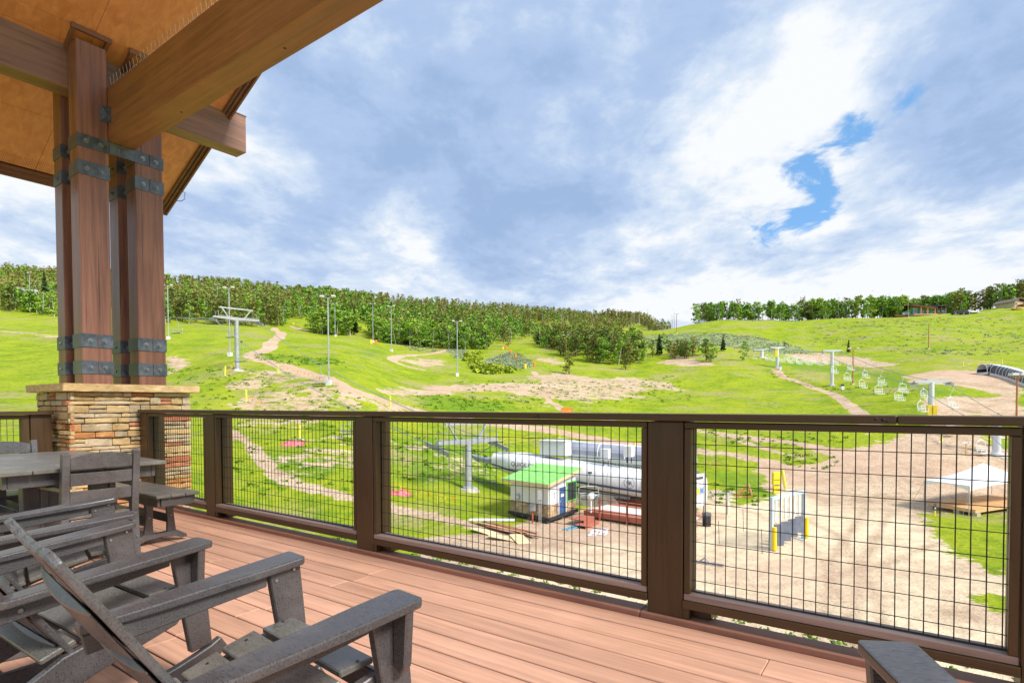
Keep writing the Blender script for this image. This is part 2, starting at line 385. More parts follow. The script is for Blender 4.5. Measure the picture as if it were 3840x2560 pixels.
# lush darker grass
for c in ([(980, 1325), (1120, 1345), (1300, 1370), (1200, 1372), (1020, 1340)], [(1560, 1470), (1700, 1490), (1900, 1500), (1980, 1535), (1700, 1545), (1540, 1490)],
          [(2880, 1375), (2960, 1345), (3100, 1365), (3350, 1400), (3560, 1470), (3480, 1480), (3200, 1400), (2960, 1378)], [(1000, 1680), (1250, 1730), (1330, 1800), (1100, 1790), (980, 1740)],
          [(1500, 1640), (1800, 1620), (1900, 1700), (1850, 1840), (1500, 1800)], [(2700, 1790), (2830, 1790), (2880, 1840), (2800, 1850), (2680, 1830)], [(1430, 1300), (1440, 1320), (1380, 1330)]):
    area(c, .75, 3., ch=2, rag=1.6)
cover[..., 2] = np.maximum(cover[..., 2], np.clip((nz2-.42)*2.2, 0, .6))
for c in ([(2600, 1700), (2790, 1722), (2880, 1800), (2800, 1850), (2600, 1850)], [(3460, 1920), (3560, 1915), (3840, 1905), (3840, 2200), (3640, 2150), (3540, 2060), (3470, 1990)],
          [(3580, 2230), (3700, 2210), (3800, 2250), (3780, 2320), (3680, 2290)], [(2700, 1840), (2870, 1838), (2900, 1880), (2770, 1890)]):
    paint(0, dpoly(XX, YY, wpoly(c)), 2., .9, 1., 'sub')
for tr in ([(2600, 1800), (2900, 1880), (3150, 2010), (3300, 2250), (3350, 2560)], [(2600, 1850), (2850, 1930), (3060, 2060), (3180, 2300), (3200, 2560)], [(3400, 1790), (3250, 1900), (3120, 2100), (3050, 2560)], [(3480, 1800), (3330, 1930), (3230, 2120), (3190, 2400)],
           [(1900, 2040), (2200, 2080), (2500, 2060), (2700, 1990)], [(1800, 2080), (2250, 2150), (2700, 2130)], [(2640, 2180), (2900, 2200), (3300, 2120), (3560, 2020)]):
    paint(3, dline(XX, YY, wpoly(tr))-.22, .5, .85, .5, 'sub')
# thin turf along the foot of the building, seen under the railing
foot = np.clip(1-np.abs(RX-17)/7, 0, 1)*.55*(PX < R(33))
cover[..., 0] *= 1-np.where(XX > -9, foot*(.5+vnoise(XX, YY, 1/2., 21)), 0)
nP, nR = PX.shape
verts = np.stack([XX, YY, GZ], -1).reshape(-1, 3).astype(np.float32)
ii, jj = np.meshgrid(np.arange(nP), np.arange(nR-1), indexing='ij'); i2 = (ii+1) % nP
faces = np.stack([ii*nR+jj, ii*nR+jj+1, i2*nR+jj+1, i2*nR+jj], -1).reshape(-1, 4)
me = bpy.data.meshes.new('ground'); me.vertices.add(len(verts)); me.vertices.foreach_set('co', verts.ravel())
me.loops.add(faces.size); me.loops.foreach_set('vertex_index', faces.ravel().astype(np.int32))
me.polygons.add(len(faces)); me.polygons.foreach_set('loop_start', np.arange(0, faces.size, 4, dtype=np.int32))
me.polygons.foreach_set('use_smooth', np.ones(len(faces), bool))
ca = me.color_attributes.new('cover', 'FLOAT_COLOR', 'POINT'); ca.data.foreach_set('color', cover.reshape(-1))
me.update(calc_edges=True)
t = newmat('meadow'); at_ = t('ShaderNodeVertexColor', layer_name='cover'); sc = t('ShaderNodeSeparateColor', {0: at_.outputs[0]})
pos = t('ShaderNodeNewGeometry').outputs['Position']
pp = t.scale(pos, 1, 1, .4)
n_l = t.noise(pp, .035, 5, .55); n_m = t.noise(pp, .22, 6, .6); n_s = t.noise(pp, 1.4, 7, .68); n_f = t.noise(pp, 7., 5, .7)
mixn = t.math('ADD', t.math('MULTIPLY', n_m, .45), t.math('MULTIPLY', n_s, .55))
n_k = t.noise(t.scale(pos, .35, 1.5, 1.5), .55, 7, .66, .4); n_w = t.noise(pp, .09, 6, .6)
grass = t.mix(t.rng(mixn, .36, .60), (.17, .28, .010), (.40, .46, .018))
grass = t.mix(t.rng(n_k, .52, .68, 0, .75), grass, (.10, .22, .012))
grass = t.mix(t.rng(t.math('ADD', t.math('MULTIPLY', n_l, .5), t.math('MULTIPLY', n_k, .5)), .50, .64, 0, .8), grass, (.43, .44, .055))
grass = t.mix(t.math('MULTIPLY', t.rng(n_s, .58, .68), t.rng(n_m, .44, .60, .1, .9)), grass, (.055, .14, .012))
grass = t.mix(t.math('MULTIPLY', t.rng(n_w, .51, .64), t.rng(n_s, .40, .58, .15, .8)), grass, (.46, .36, .19))
grass = t.mix(t.rng(n_f, .3, .7, .28, 0), grass, (.03, .06, .01))
lush = t.mix(t.rng(n_s, .35, .6), (.04, .13, .012), (.15, .30, .015))
grass = t.mix(t.math('MULTIPLY', sc.outputs[2], t.rng(mixn, .40, .56, .3, 1.)), grass, lush)
earth = t.mix(t.rng(mixn, .36, .64), (.46, .32, .20), (.74, .57, .40))
earth = t.mix(t.rng(n_k, .50, .66, 0, .6), earth, (.82, .67, .48))
earth = t.mix(t.rng(n_f, .35, .60, .6, 0), earth, (.27, .18, .11))
earth = t.mix(t.math('MULTIPLY', sc.outputs[3] if len(sc.outputs) > 3 else at_.outputs['Alpha'], t.rng(mixn, .38, .60, .45, 1.)), earth, (.86, .70, .47))
earth = t.mix(t.rng(n_l, .42, .60, 0, .45), earth, (.58, .38, .27))
dm = t.rng(t.math('ADD', t.math('MULTIPLY', sc.outputs[0], 1.0), t.math('MULTIPLY', t.math('SUBTRACT', t.math('ADD', t.math('MULTIPLY', n_s, .6), t.math('MULTIPLY', n_k, .6)), .6), 2.2)), .36, .60)
c = t.mix(dm, grass, earth)
sage = t.mix(t.rng(n_s, .38, .60), (.09, .13, .06), (.34, .38, .24))
sage = t.mix(t.rng(t.noise(t.scale(pos, 1, 2.2, 1), .9, 4, .6), .50, .60), sage, (.30, .40, .05))
c = t.mix(t.rng(t.math('ADD', sc.outputs[1], t.math('MULTIPLY', t.math('SUBTRACT', n_m, .5), 1.1)), .30, .60, 0, .85), c, sage)
h = t.math('ADD', t.math('MULTIPLY', n_s, .8), t.math('MULTIPLY', n_f, .25))
setp(t, color=c, rough=.92, normal=bump(t, h, .9, .35), spec=.12)
me.materials.append(t.m)
tag(obj('ground', me), kind='structure')
# ================================================================== DECK
board_m = wood('composite_board', (.57, .315, .205), 0, rough=.55, crack=.22, var=.16, scale=1.1, dark=.45)
rim_m = wood('rim_board', (.36, .17, .11), 0, rough=.6, crack=.5, var=.25)
rail_m = [wood('rail_paint_%s' % 'xyz'[a], (.068, .036, .011), a, rough=.42, crack=.35, var=.16) for a in range(3)]
sill_m = wood('worn_sill', (.33, .24, .20), 0, rough=.6, crack=.35, var=.2)
post_m = wood('timber_z', (.235, .105, .068), 2, rough=.38, crack=.95, var=.28, scale=.8, dark=.22)
beam_x = wood('timber_x', (.27, .115, .045), 0, rough=.5, crack=.6, var=.22, scale=.7, dark=.3)
beam_y = wood('timber_y', (.26, .14, .10), 1, rough=.5, crack=.8, var=.25, scale=.7, dark=.3)
trim_m = wood('trim_wood', (.20, .09, .055), 1, rough=.5, crack=.4, var=.2)
wire_m = simple('wire', (.045, .048, .052), .45, .6, .1, 30, 0)
steel_m = simple('blued_steel', (.12, .14, .17), .38, .35, .25, 14, .12)
bolt_m = simple('bolt_steel', (.25, .26, .28), .3, .5, .2, 40, 0)
iron_m = simple('black_iron', (.03, .03, .035), .4, .7, .15, 20, 0)

deck = thing('deck', None, None, (0, 0, 0), DECK_ROT, kind='structure')
bw = .1535; GAP = .0095
# boards: seams and butt joints as surveyed
def deck_board(s0, s1, n0, n1, i):
    mb = MB(); mb.box(s0+.0012, s1-.0012, n0, n1, -.028, 0)
    mb.build('board', board_m, deck, bevel=.0035)
S0, S1 = -7.86, 3.2
deck_board(S0, S1, 2.739, 2.876, 0)
k = 0; n1 = 2.727
while n1 > -2.6:
    w = (.1775-GAP) if k == 0 else bw-GAP
    if k % 2 == 0: js = [S0, -5.41, -3.0, -.52, 1.92, S1]
    else: js = [S0, -6.2, -2.965 if k % 4 == 1 else -4.2, -.1 if k % 4 == 3 else .6, S1]
    if n1 < -.9: js = [S0, -3.5, .2, S1]
    for a, b in zip(js[:-1], js[1:]): deck_board(a, b, n1-w, n1, k)
    n1 -= w+GAP; k += 1
MB().box(S0, S1, -2.7, 2.9, -.30, -.050).build('underdeck_slab', simple('gap_shade_black', (.03, .02, .015), .9, 0, .1, 5, 0), deck)  # one solid slab for the framing, coloured near-black as shade in the board gaps
# raised curb strip along the outer edge
for a, b in ((S0+.55, -5.9), (-5.9, -3.6), (-3.6, -1.2), (-1.2, S1)):
    MB().box(a+.001, b-.001, 2.882, 3.005, -.30, .030).build('curb_board', rim_m, deck, bevel=.006)

rail = thing('deck_railing', 'dark brown wooden deck railing filled with black wire grid panels', 'railing', (0, 0, 0), DECK_ROT)
RZ = 1.093
for a, b, tilt in ((-7.32, -5.62, 0), (-5.62, -3.43, 0), (-3.43, -.06, 0), (-.06, 2.0, 0)):
    mb = MB(); mb.box(a+.001, b-.001, 2.872, 3.035, RZ-.037, RZ); mb.build('top_rail', rail_m[0], rail, bevel=.004)
POSTS = [(-7.326, -7.15), (-5.84, -5.665), (-3.535, -3.345), (-1.163, -.973), (.345, .56)]
for a, b in POSTS:
    MB().box(a, b, 2.9, 3.09, .001 if a > -7 else 0, 1.052).build('post', rail_m[2], rail, bevel=.004)
def railing_panel(s0, s1, w0, idx, parent=rail):
    """opening s0..s1 between posts; w0 = position of the first vertical wire"""
    g = .006
    for nn, nm in ((2.903, 'frame'), (2.963, 'back_frame')):
        e = nn+.048
        MB().box(s0+g, s1-g, nn, e, 1.018, 1.050).build('frame_rail', rail_m[0], parent, bevel=.003)
        for x0, x1 in ((s0+g, s0+.038), (s1-.038, s1-g)):
            MB().box(x0, x1, nn, e, .165, 1.0165).build('frame_stile', rail_m[2], parent, bevel=.003)
        MB().box(s0+g, s1-g, nn, e, .130, .1635).build('frame_sill', sill_m if nn > 2.95 else sill_m, parent, bevel=.003)
    MB().box(s0+.001, s1-.001, 2.892, 2.94, .088, .1285).build('lower_rail', rail_m[0], parent, bevel=.003)
    MB().box(s0+g, s1-g, 2.942, 3.012, .095, .1285).build('lower_rail', rail_m[0], parent, bevel=.003)
    MB().box(s0+.001, s0+.034, 2.905, 3.03, .031, .087).build('foot_block', rail_m[2], parent)
    MB().box(s0+.035, s0+.13, 2.96, 3.055, .031, .087).build('foot_block', rail_m[2], parent, bevel=.003)
    mb = MB(); r = .0024
    x = w0
    while x < s1-.036:
        if x > s0+.034:
            wob = random.uniform(-.0018, .0018)
            mb.tube([(x, 2.957, .166), (x+wob, 2.957, .6), (x, 2.957, 1.0165)], r*1.06, 5, False)
        x += .0508
    for j in range(8):
        z = .935-.1016*j
        if z > .168: mb.tube([(s0+.02, 2.9608, z), ((s0+s1)/2, 2.9608, z-.002), (s1-.02, 2.9608, z)], r*.85, 5, False)
    mb.tube([(s0+.03, 2.957, .168), (s1-.03, 2.957, .168)], .004, 5, False)
    tag(mb.build('wire_grid', wire_m, parent), kind='stuff')
railing_panel(-7.15, -5.84, -5.582-.0508*32, 0)
railing_panel(-5.665, -3.535, -5.582-.0508, 1)
railing_panel(-3.345, -1.163, -3.232-.0508, 2)
railing_panel(-.973, .345, -.8734-.0508, 3)
railing_panel(.56, 2.0, .62, 4)
# knots and nicks in the top rail face
for s, z, r in ((-1.84, 1.075, .010), (-1.862, 1.068, .008), (-1.83, 1.062, .007), (-.11, 1.074, .010), (-.095, 1.069, .007), (-.135, 1.077, .008)):
    MB().tube([(s, 2.8735, z), (s, 2.8712, z)], [r, r*.7], 7).build('knot', iron_m, rail)
# the side railing, running inwards from the pier
srail = thing('side_railing', 'short stretch of brown railing joining the left face of the stone pier', 'railing', (0, 0, 0), DECK_ROT)
sr = -7.8
MB().box(sr-.03, sr+.135, -1.2, 2.19, RZ-.048, RZ-.010).build('top_rail', rail_m[1], srail, bevel=.004)
MB().box(sr-.1, sr+.09, 2.0, 2.185, 0, 1.042).build('post', rail_m[2], srail, bevel=.004)
MB().box(sr-.1, sr+.09, -.2, -.01, 0, 1.042).build('post', rail_m[2], srail, bevel=.004)
for dx in (0, .058):
    MB().box(sr+dx-.02, sr+dx+.03, .0, 1.99, 1.0, 1.041).build('frame_rail', rail_m[1], srail, bevel=.003)
    MB().box(sr+dx-.02, sr+dx+.03, .0, 1.99, .12, .165).build('frame_sill', rail_m[1], srail, bevel=.003)
    for a, b in ((.0, .036), (1.93, 1.99)):
        MB().box(sr+dx-.02, sr+dx+.03, a, b, .166, .999).build('frame_stile', rail_m[2], srail, bevel=.003)
mb = MB()
for i in range(1, 38): mb.tube([(sr+.034, .04+.0508*i, .165), (sr+.034, .04+.0508*i, 1.0)], .0026, 5, False)
for j in range(8): mb.tube([(sr+.037, .03, .935-.1016*j), (sr+.037, 1.94, .935-.1016*j)], .0022, 5, False)
tag(mb.build('wire_grid', wire_m, srail), kind='stuff')

# ================================================================== STONE PIER
pier = thing('stone_pier', 'stacked ledgestone pier with a thick sandstone cap at the deck corner', 'pier', L(-7.87, 2.845, 0), DECK_ROT)
PS0, PS1, PN0, PN1 = -.53+.03, .53-.0, -.645+.03, .635   # about the pier centre: s, n
def stone_mat(name, c1, c2):
    t = newmat(name); oc = t('ShaderNodeTexCoord').outputs['Object']
    g = t('ShaderNodeNewGeometry').outputs['Position']; rnd = t('ShaderNodeObjectInfo').outputs['Random']
    n1 = t.noise(g, 5., 6, .6, .5); n2 = t.noise(g, 26., 6, .65); n3 = t.noise(t.scale(g, 8, 8, 40), 1., 4, .6, .6)
    c = t.mix(t.rng(t.math('ADD', n1, t.math('MULTIPLY', t.math('SUBTRACT', rnd, .5), .35)), .32, .66), c1, c2)
    c = t.mix(t.rng(n3, .5, .68, 0, .4), c, tuple(min(1, x*1.5) for x in c2))
    c = t.mix(t.rng(n2, .30, .48, .45, 0), c, tuple(x*.45 for x in c1))
    h = t.math('ADD', t.math('MULTIPLY', n2, .5), t.math('MULTIPLY', n3, .7))
    setp(t, color=c, rough=.85, normal=bump(t, h, .9, .012), spec=.25)
    return t.m
st_tan = stone_mat('tan_stone', (.42, .28, .12), (.64, .46, .23)); st_grey = stone_mat('grey_tan_stone', (.38, .29, .17), (.58, .46, .30))
st_red = stone_mat('red_stone', (.42, .15, .075), (.58, .26, .14)); st_rust = stone_mat('orange_stone', (.46, .20, .07), (.62, .33, .13))
cap_m = stone_mat('sandstone_cap', (.56, .38, .17), (.72, .54, .30)); mortar_m = simple('mortar', (.10, .075, .05), .95, 0, .2, 30, .3)
cap_m2 = cap_m
MB().box(PS0+.05, PS1-.05, PN0+.05, PN1-.05, -8.2, 1.285).build('core', mortar_m, pier)
CAPO = .07
def slab(x0, x1, y0, y1, z0, z1, jit=.006):
    bm = bmesh.new(); bmesh.ops.create_cube(bm, size=1)
    for v_ in bm.verts:
        v_.co = Vector((x0 if v_.co.x < 0 else x1, y0 if v_.co.y < 0 else y1, z0 if v_.co.z < 0 else z1))
    bmesh.ops.subdivide_edges(bm, edges=[e for e in bm.edges if e.calc_length() > .5], cuts=14, use_grid_fill=True)
    for v_ in bm.verts:
        v_.co += Vector((random.uniform(-1, 1), random.uniform(-1, 1), 0))*jit
    bmesh.ops.bevel(bm, geom=[e for e in bm.edges if len(e.link_faces) == 2 and e.calc_face_angle(0) > .9], offset=.007, segments=2, affect='EDGES')
    return bm
bm = slab(PS0-CAPO-.04, PS1+CAPO, PN0-CAPO, PN1+CAPO, 1.292, 1.378)
me = bpy.data.meshes.new('cap'); bm.to_mesh(me); bm.free(); me.materials.append(cap_m); obj('cap', me, pier)
def rock(w, h, d, rs):
    """one ledge stone: a long irregular block, face towards -y, back at y=0"""
    nx = max(3, min(7, int(w/.045))); vs = []
    prof_t = [h/2*(1-rs.uniform(0, .10)) for _ in range(nx)]; prof_b = [-h/2*(1-rs.uniform(0, .10)) for _ in range(nx)]
    if rs.random() < .5:
        prof_t[0] *= .82; prof_b[0] *= .9
    if rs.random() < .5:
        prof_t[-1] *= .8; prof_b[-1] *= .88
    mb = MB(); V = []
    for i in range(nx):
        x = -w/2+w*i/(nx-1)+(rs.uniform(-.008, .008) if 0 < i < nx-1 else 0)
        e = .8 if i in (0, nx-1) else 1.
        zt, zb = prof_t[i], prof_b[i]; dd = d*(e*rs.uniform(.8, 1.15))
        V.append([(x, 0, zb), (x, -dd*.90, zb*.96), (x, -dd, zb*.62), (x, -dd*rs.uniform(.85, 1.05), zt*.55), (x, -dd*.86, zt*.96), (x, 0, zt)])
    vs = [p for r_ in V for p in r_]; fs = []
    for i in range(nx-1):
        for k_ in range(5): fs.append((i*6+k_, i*6+k_+1, (i+1)*6+k_+1, (i+1)*6+k_))
    fs += [tuple(range(5, -1, -1)), tuple((nx-1)*6+k_ for k_ in range(6))]
    return mb.add(vs, fs)
def stone_face(x0, x1, origin, rotz, seed, ztop=1.288, zlow=-.35):
    rs = random.Random(seed); z = ztop; rows = []
    while z > zlow:
        hh = rs.choice([.036, .046, .056, .068, .088]); rows.append((z, hh)); z -= hh+.004
    for zt, hh in rows:
        x = x0+rs.uniform(-.01, .01)
        while x < x1-.02:
            w = min(rs.choice([.09, .13, .18, .24, .31, .38])*rs.uniform(.85, 1.15), x1-x)
            if x1-x-w < .06: w = x1-x
            split = hh > .075 and rs.random() < .45 and w > .1
            for q in range(2 if split else 1):
                h2 = hh/2-.003 if split else hh
                zc = zt-h2/2-(q*(h2+.005) if split else 0)
                m_ = rs.choices([st_tan, st_grey, st_red, st_rust], [6, 4.5, 1.1, 1.5])[0]
                d = rs.uniform(.03, .062)
                mb = rock(w-.006, h2, d, rs); o = mb.build('stone', m_, pier, smooth=False)
                c, s_ = math.cos(rotz), math.sin(rotz); lx = x+w/2
                o.location = (origin[0]+lx*c, origin[1]+lx*s_, zc); o.rotation_euler = (0, rs.uniform(-.012, .012), rotz)
            x += w
# +s face (towards the deck), -n face (towards the camera), and the two far faces
stone_face(PN0, PN1, (PS1-.045, 0), R(90), 3)          # outward normal +s : local -y -> +s
stone_face(PS0, PS1, (0, PN0+.045), 0, 5)
mb_far = MB()
for sgn, rot, org in ((1, R(180), (0, PN1-.045)), (1, R(-90), (PS0+.045, 0))):
    rs = random.Random(9+int(rot)); z = 1.288
    ext = (PS0, PS1) if abs(rot) > 2 else (-PN1, -PN0)
    while z > -.3:
        hh = rs.choice([.048, .07, .09]); x = ext[0]
        while x < ext[1]-.03:
            w = min(rs.uniform(.12, .4), ext[1]-x); mb = rock(w-.006, hh, rs.uniform(.03, .06), rs)
            M = Matrix.Translation((org[0], org[1], z-hh/2)) @ Matrix.Rotation(rot, 4, 'Z') @ Matrix.Translation((x+w/2, 0, 0))
            mb_far.add([M @ Vector(p) for p in mb.v], mb.f); x += w
        z -= hh+.004
tag(mb_far.build('far_stones', st_grey, pier), kind='stuff')

# ================================================================== TIMBER COLUMN
def column(n0, n1, s0, s1, ztop, label, inner):
    cs, cn = (s0+s1)/2, (n0+n1)/2; hs, hn = (s1-s0)/2, (n1-n0)/2
    t_ = thing('timber_post', label, 'post', L(cs, cn, 1.379), DECK_ROT, 'square timber posts standing on the stone pier')
    mb = MB(); mb.box(-hs, hs, -hn, hn, 0, ztop-1.379); mb.build('shaft', post_m, t_, bevel=.006)
    for z0, z1 in ((1.495, 1.640), (1.788, 1.938), (3.685, 3.835), (3.985, 4.125)):
        mb = MB(); e = .009; z0 -= 1.379; z1 -= 1.379
        top = z0 > 2
        # wrap-around strap with a centre joint on the broad faces
        mb.box(hs, hs+e, -hn-e, -.004 if not (top and inner == 'L') else .0, z0, z1)
        mb.box(hs, hs+e, .004 if not (top and inner == 'L') else .0, hn+e, z0, z1)
        mb.box(-hs-e, -hs, -hn-e, hn+e, z0, z1); mb.box(-hs, hs, -hn-e, -hn, z0, z1); mb.box(-hs, hs, hn, hn+e, z0, z1)
        b = mb.build('steel_band', steel_m, t_, bevel=.001)
        for y in (-hn*.48, hn*.48):
            mb = MB(); zc = (z0+z1)/2
            mb.tube([(hs+e, y, zc), (hs+e+.004, y, zc)], .027, 14); mb.tube([(hs+e+.003, y, zc), (hs+e+.022, y, zc)], .0155, 6)
            mb.build('bolt', bolt_m, b)
        for x in (-hs*.05,):
            mb = MB(); mb.tube([(x, -hn-e, (z0+z1)/2), (x, -hn-e-.004, (z0+z1)/2)], .02, 12); mb.tube([(x, -hn-e, (z0+z1)/2), (x, -hn-e-.016, (z0+z1)/2)], .012, 6)
            if s0 < -7.9: mb.build('bolt', bolt_m, b)
    return t_
def soffit_z(s): return 5.150+.49*(s+7.74)
c1 = column(2.410, 2.700, -7.742, -7.502, soffit_z(-7.74)-.004, 'front left square timber post, the one with the steel angle bracket', 'L')
c2 = column(2.972, 3.270, -7.752, -7.502, soffit_z(-7.75)-.004, 'front right square timber post, nearest the deck railing', 'R')
c3 = column(2.410, 2.700, -8.235, -8.002, soffit_z(-8.23)-.004, 'back left square timber post, half hidden behind the front left post', 'L')
c4 = column(2.972, 3.270, -8.262, -8.002, soffit_z(-8.26)-.004, 'back right square timber post, seen in the gap between the front two', 'R')
# connecting strap between the front posts
mb = MB(); mb.box(-7.497, -7.489, 2.711, 2.961, 3.990, 4.120); o = mb.build('steel_strap', steel_m, None, (0, 0, 0), DECK_ROT)
tag(o, 'flat steel strap bridging the two front timber posts under the big beam', 'steel strap')
mb = MB(); mb.tube([(-7.489, 2.80, 4.06), (-7.476, 2.80, 4.06)], .013, 6); mb.build('bolt', bolt_m, o)

# ================================================================== BEAMS AND ROOF
bm1 = thing('roof_beam', 'massive brown glulam beam running from the posts up over the deck', 'beam', L(-7.9, 2.835, 4.13), DECK_ROT)
mb = MB(); mb.box(.25, 9.4, -.132, .132, 0, .60); mb.build('timber', beam_x, bm1, bevel=.006)
for x in (1.75, 3.55, 5.4):
    mb = MB(); mb.tube([(x, .035, .002), (x, .035, -.0015)], .013, 10); mb.build('bolt_hole', iron_m, bm1)
mb = MB(); rs = random.Random(4); x = .43
mb.box(.42, 7.5, -.105, -.085, .6005, .604)
while x < 7.5:
    for dy, dx in ((-.035, .03), (.03, -.03)):
        a = (x+rs.uniform(-.004, .004), -.095, .603); mb.tube([a, (a[0]+dx*1.2, -.095+dy, .603+.098)], .0018, 4, False)
    x += .085
tag(mb.build('bird_spikes', simple('spike_wire', (.75, .75, .75), .3, .3, .05, 20, 0), bm1), kind='stuff')
# steel angle between front left post and the beam
br = thing('angle_bracket', 'small dark steel angle bracket between post and big beam', 'bracket', L(-7.5, 2.7, 4.42), DECK_ROT)
mb = MB(); mb.box(.002, .010, -.085, .003, -.085, .085); mb.build('plate', steel_m, br)
mb = MB(); mb.box(.0125, .085, -.0055, .0015, -.095, .075); mb.build('plate', steel_m, br)
for y in (-.045,):
    for z in (-.045, .04): mb = MB(); mb.tube([(.010, y, z), (.018, y, z)], .013, 6); mb.build('bolt', bolt_m, br)
for z in (-.045, .04): mb = MB(); mb.tube([(.05, -.0055, z), (.05, -.014, z)], .013, 6); mb.build('bolt', bolt_m, br)
bm2 = thing('roof_purlin', 'brown timber beam through the post cluster with its sawn end sticking out', 'beam', L(-7.87, 0, 4.66), DECK_ROT)
mb = MB(); mb.box(-.128, .122, -2.3, 4.485, .0, .485)
mb.v = [(x, y, z+.03*(y/4.48)+(.02 if z > .2 and y > 0 else 0)) for x, y, z in mb.v]; mb.build('timber', beam_y, bm2, bevel=.005)
mb = MB(); mb.box(-.135, .130, 4.20, 4.495, .508+.027, .548); mb.build('metal_cap', simple('galvanized_flashing', (.30, .31, .33), .4, .6, .1, 10, 0), bm2)
mb = MB(); mb.box(.10, .165, -2.3, 2.38-.0, .505, .575); mb.box(.10, .165, 2.72, 2.93, .52, .59); mb.build('trim_board', trim_m, bm2, bevel=.003)
# roof: sloping soffit, fascias, shingles above
roof = thing('porch_roof', 'orange brown plywood porch roof soffit with dark red fascia boards', 'roof', (0, 0, 0), DECK_ROT)
t = newmat('plywood_soffit'); g = t('ShaderNodeTexCoord').outputs['Object']
n1 = t.noise(t.scale(g, 1.2, 9, 9), 1.2, 6, .6, .8); n2 = t.noise(g, .9, 4, .55); n3 = t.noise(t.scale(g, 3, 60, 60), 1., 3, .5)
c = t.mix(t.rng(n1, .3, .7), (.62, .235, .085), (.78, .34, .14)); c = t.mix(t.rng(n2, .4, .7, 0, .5), c, (.52, .17, .06)); c = t.mix(t.rng(n3, .62, .75, 0, .25), c, (.3, .12, .04))
setp(t, color=c, rough=.5, normal=bump(t, n1, .15, .004)); ply_m = t.m
seam_m = simple('panel_joint', (.20, .09, .03), .7, 0, .1, 10, 0)
SE, SR = -9.62, -1.3
def sheet(s0, s1, n0, n1, name, m_, th=.018, dz=0.):
    mb = MB(); mb.hexa([(s0, n0, soffit_z(s0)+dz), (s1, n0, soffit_z(s1)+dz), (s1, n1, soffit_z(s1)+dz), (s0, n1, soffit_z(s0)+dz),
                        (s0, n0, soffit_z(s0)+dz+th), (s1, n0, soffit_z(s1)+dz+th), (s1, n1, soffit_z(s1)+dz+th), (s0, n1, soffit_z(s0)+dz+th)])
    return mb.build(name, m_, roof)
for i, (a, b) in enumerate(((SE+.06, -8.72), (-8.72, -7.5), (-7.5, -6.28), (-6.28, -5.06), (-5.06, -3.84), (-3.84, -2.62), (-2.62, SR))):
    for c0, c1_ in ((-2.6, .15), (.15, 2.59), (2.59, 4.19)):
        off = 0
        sheet(a+.002, b-.002, c0+.002, c1_-.002, 'soffit_panel', ply_m)
sheet(SE+.05, SR, -2.6, 4.2, 'roof_deck', seam_m, .03, .020)
sheet(SE-.04, SR, -2.68, 4.30, 'shingles', simple('asphalt_shingle', (.06, .05, .045), .9), .04, .16)
# perforated vent strip near the eave
mb = MB(); x = -2.5
while x < 4.1:
    for r_ in range(6):
        s = SE+.10+r_*.022; xo = x+(r_ % 2)*.014; z = soffit_z(s)-.0015
        mb.add([(s-.004, xo-.004, z-.002), (s+.004, xo-.004, z+.002), (s+.004, xo+.004, z+.002), (s-.004, xo+.004, z-.002)], [(0, 1, 2, 3)])
    x += .028
tag(mb.build('vent_holes', iron_m, roof), kind='stuff')
def rake(n0, n1, z0, z1, s0=SE-.02, s1=SR, name='rake_fascia'):
    mb = MB(); mb.hexa([(s0, n0, soffit_z(s0)+z0), (s1, n0, soffit_z(s1)+z0), (s1, n1, soffit_z(s1)+z0), (s0, n1, soffit_z(s0)+z0),
                        (s0, n0, soffit_z(s0)+z1), (s1, n0, soffit_z(s1)+z1), (s1, n1, soffit_z(s1)+z1), (s0, n1, soffit_z(s0)+z1)])
    mb.build(name, trim_m, roof, bevel=.003)
rake(4.193, 4.232, -.06, .16); rake(4.234, 4.262, -.095, .165); rake(4.150, 4.190, -.035, -.003, name='rake_trim')
ze = soffit_z(SE)
MB().box(SE-.012, SE+.024, -2.65, 4.232, ze-.075, ze+.15).build('eave_fascia', trim_m, roof, bevel=.003)
MB().box(SE-.042, SE-.014, -2.65, 4.262, ze-.11, ze+.155).build('eave_fascia', trim_m, roof, bevel=.003)
MB().box(SE+.026, SE+.06, -2.6, 4.19, ze-.025, ze+.012).build('eave_trim', trim_m, roof, bevel=.003)
# mitred trim collars round the post heads
for n0, n1_ in ((2.410, 2.700), (2.972, 3.270)):
    for dn in ((n0-.035, n0-.001), (n1_+.001, n1_+.035)):
        mb = MB(); mb.hexa([(-7.76, dn[0], soffit_z(-7.76)-.055), (-7.468, dn[0], soffit_z(-7.468)-.055), (-7.468, dn[1], soffit_z(-7.468)-.055), (-7.76, dn[1], soffit_z(-7.76)-.055),
                            (-7.76, dn[0], soffit_z(-7.76)-.003), (-7.468, dn[0], soffit_z(-7.468)-.003), (-7.468, dn[1], soffit_z(-7.468)-.003), (-7.76, dn[1], soffit_z(-7.76)-.003)])
        mb.build('collar_trim', trim_m, roof)
    z_ = soffit_z(-7.48)
    MB().box(-7.4995, -7.464, n0-.045, n1_+.045, z_-.055, z_-.004).build('collar_trim', trim_m, roof, bevel=.002)
# loose wire drooping from the eave corner
mb = MB(); mb.tube([(-9.45, 4.10, 4.42), (-9.42, 4.16, 4.33), (-9.36, 4.24, 4.285), (-9.28, 4.31, 4.285), (-9.24, 4.345, 4.32), (-9.26, 4.34, 4.36), (-9.24, 4.35, 4.41), (-9.28, 4.31, 4.45)], .006, 5)
o = mb.build('loose_cable', simple('cable_grey', (.16, .17, .19), .5), None, (0, 0, 0), DECK_ROT)
tag(o, 'thin grey cable drooping in a loop off the roof corner', 'cable')
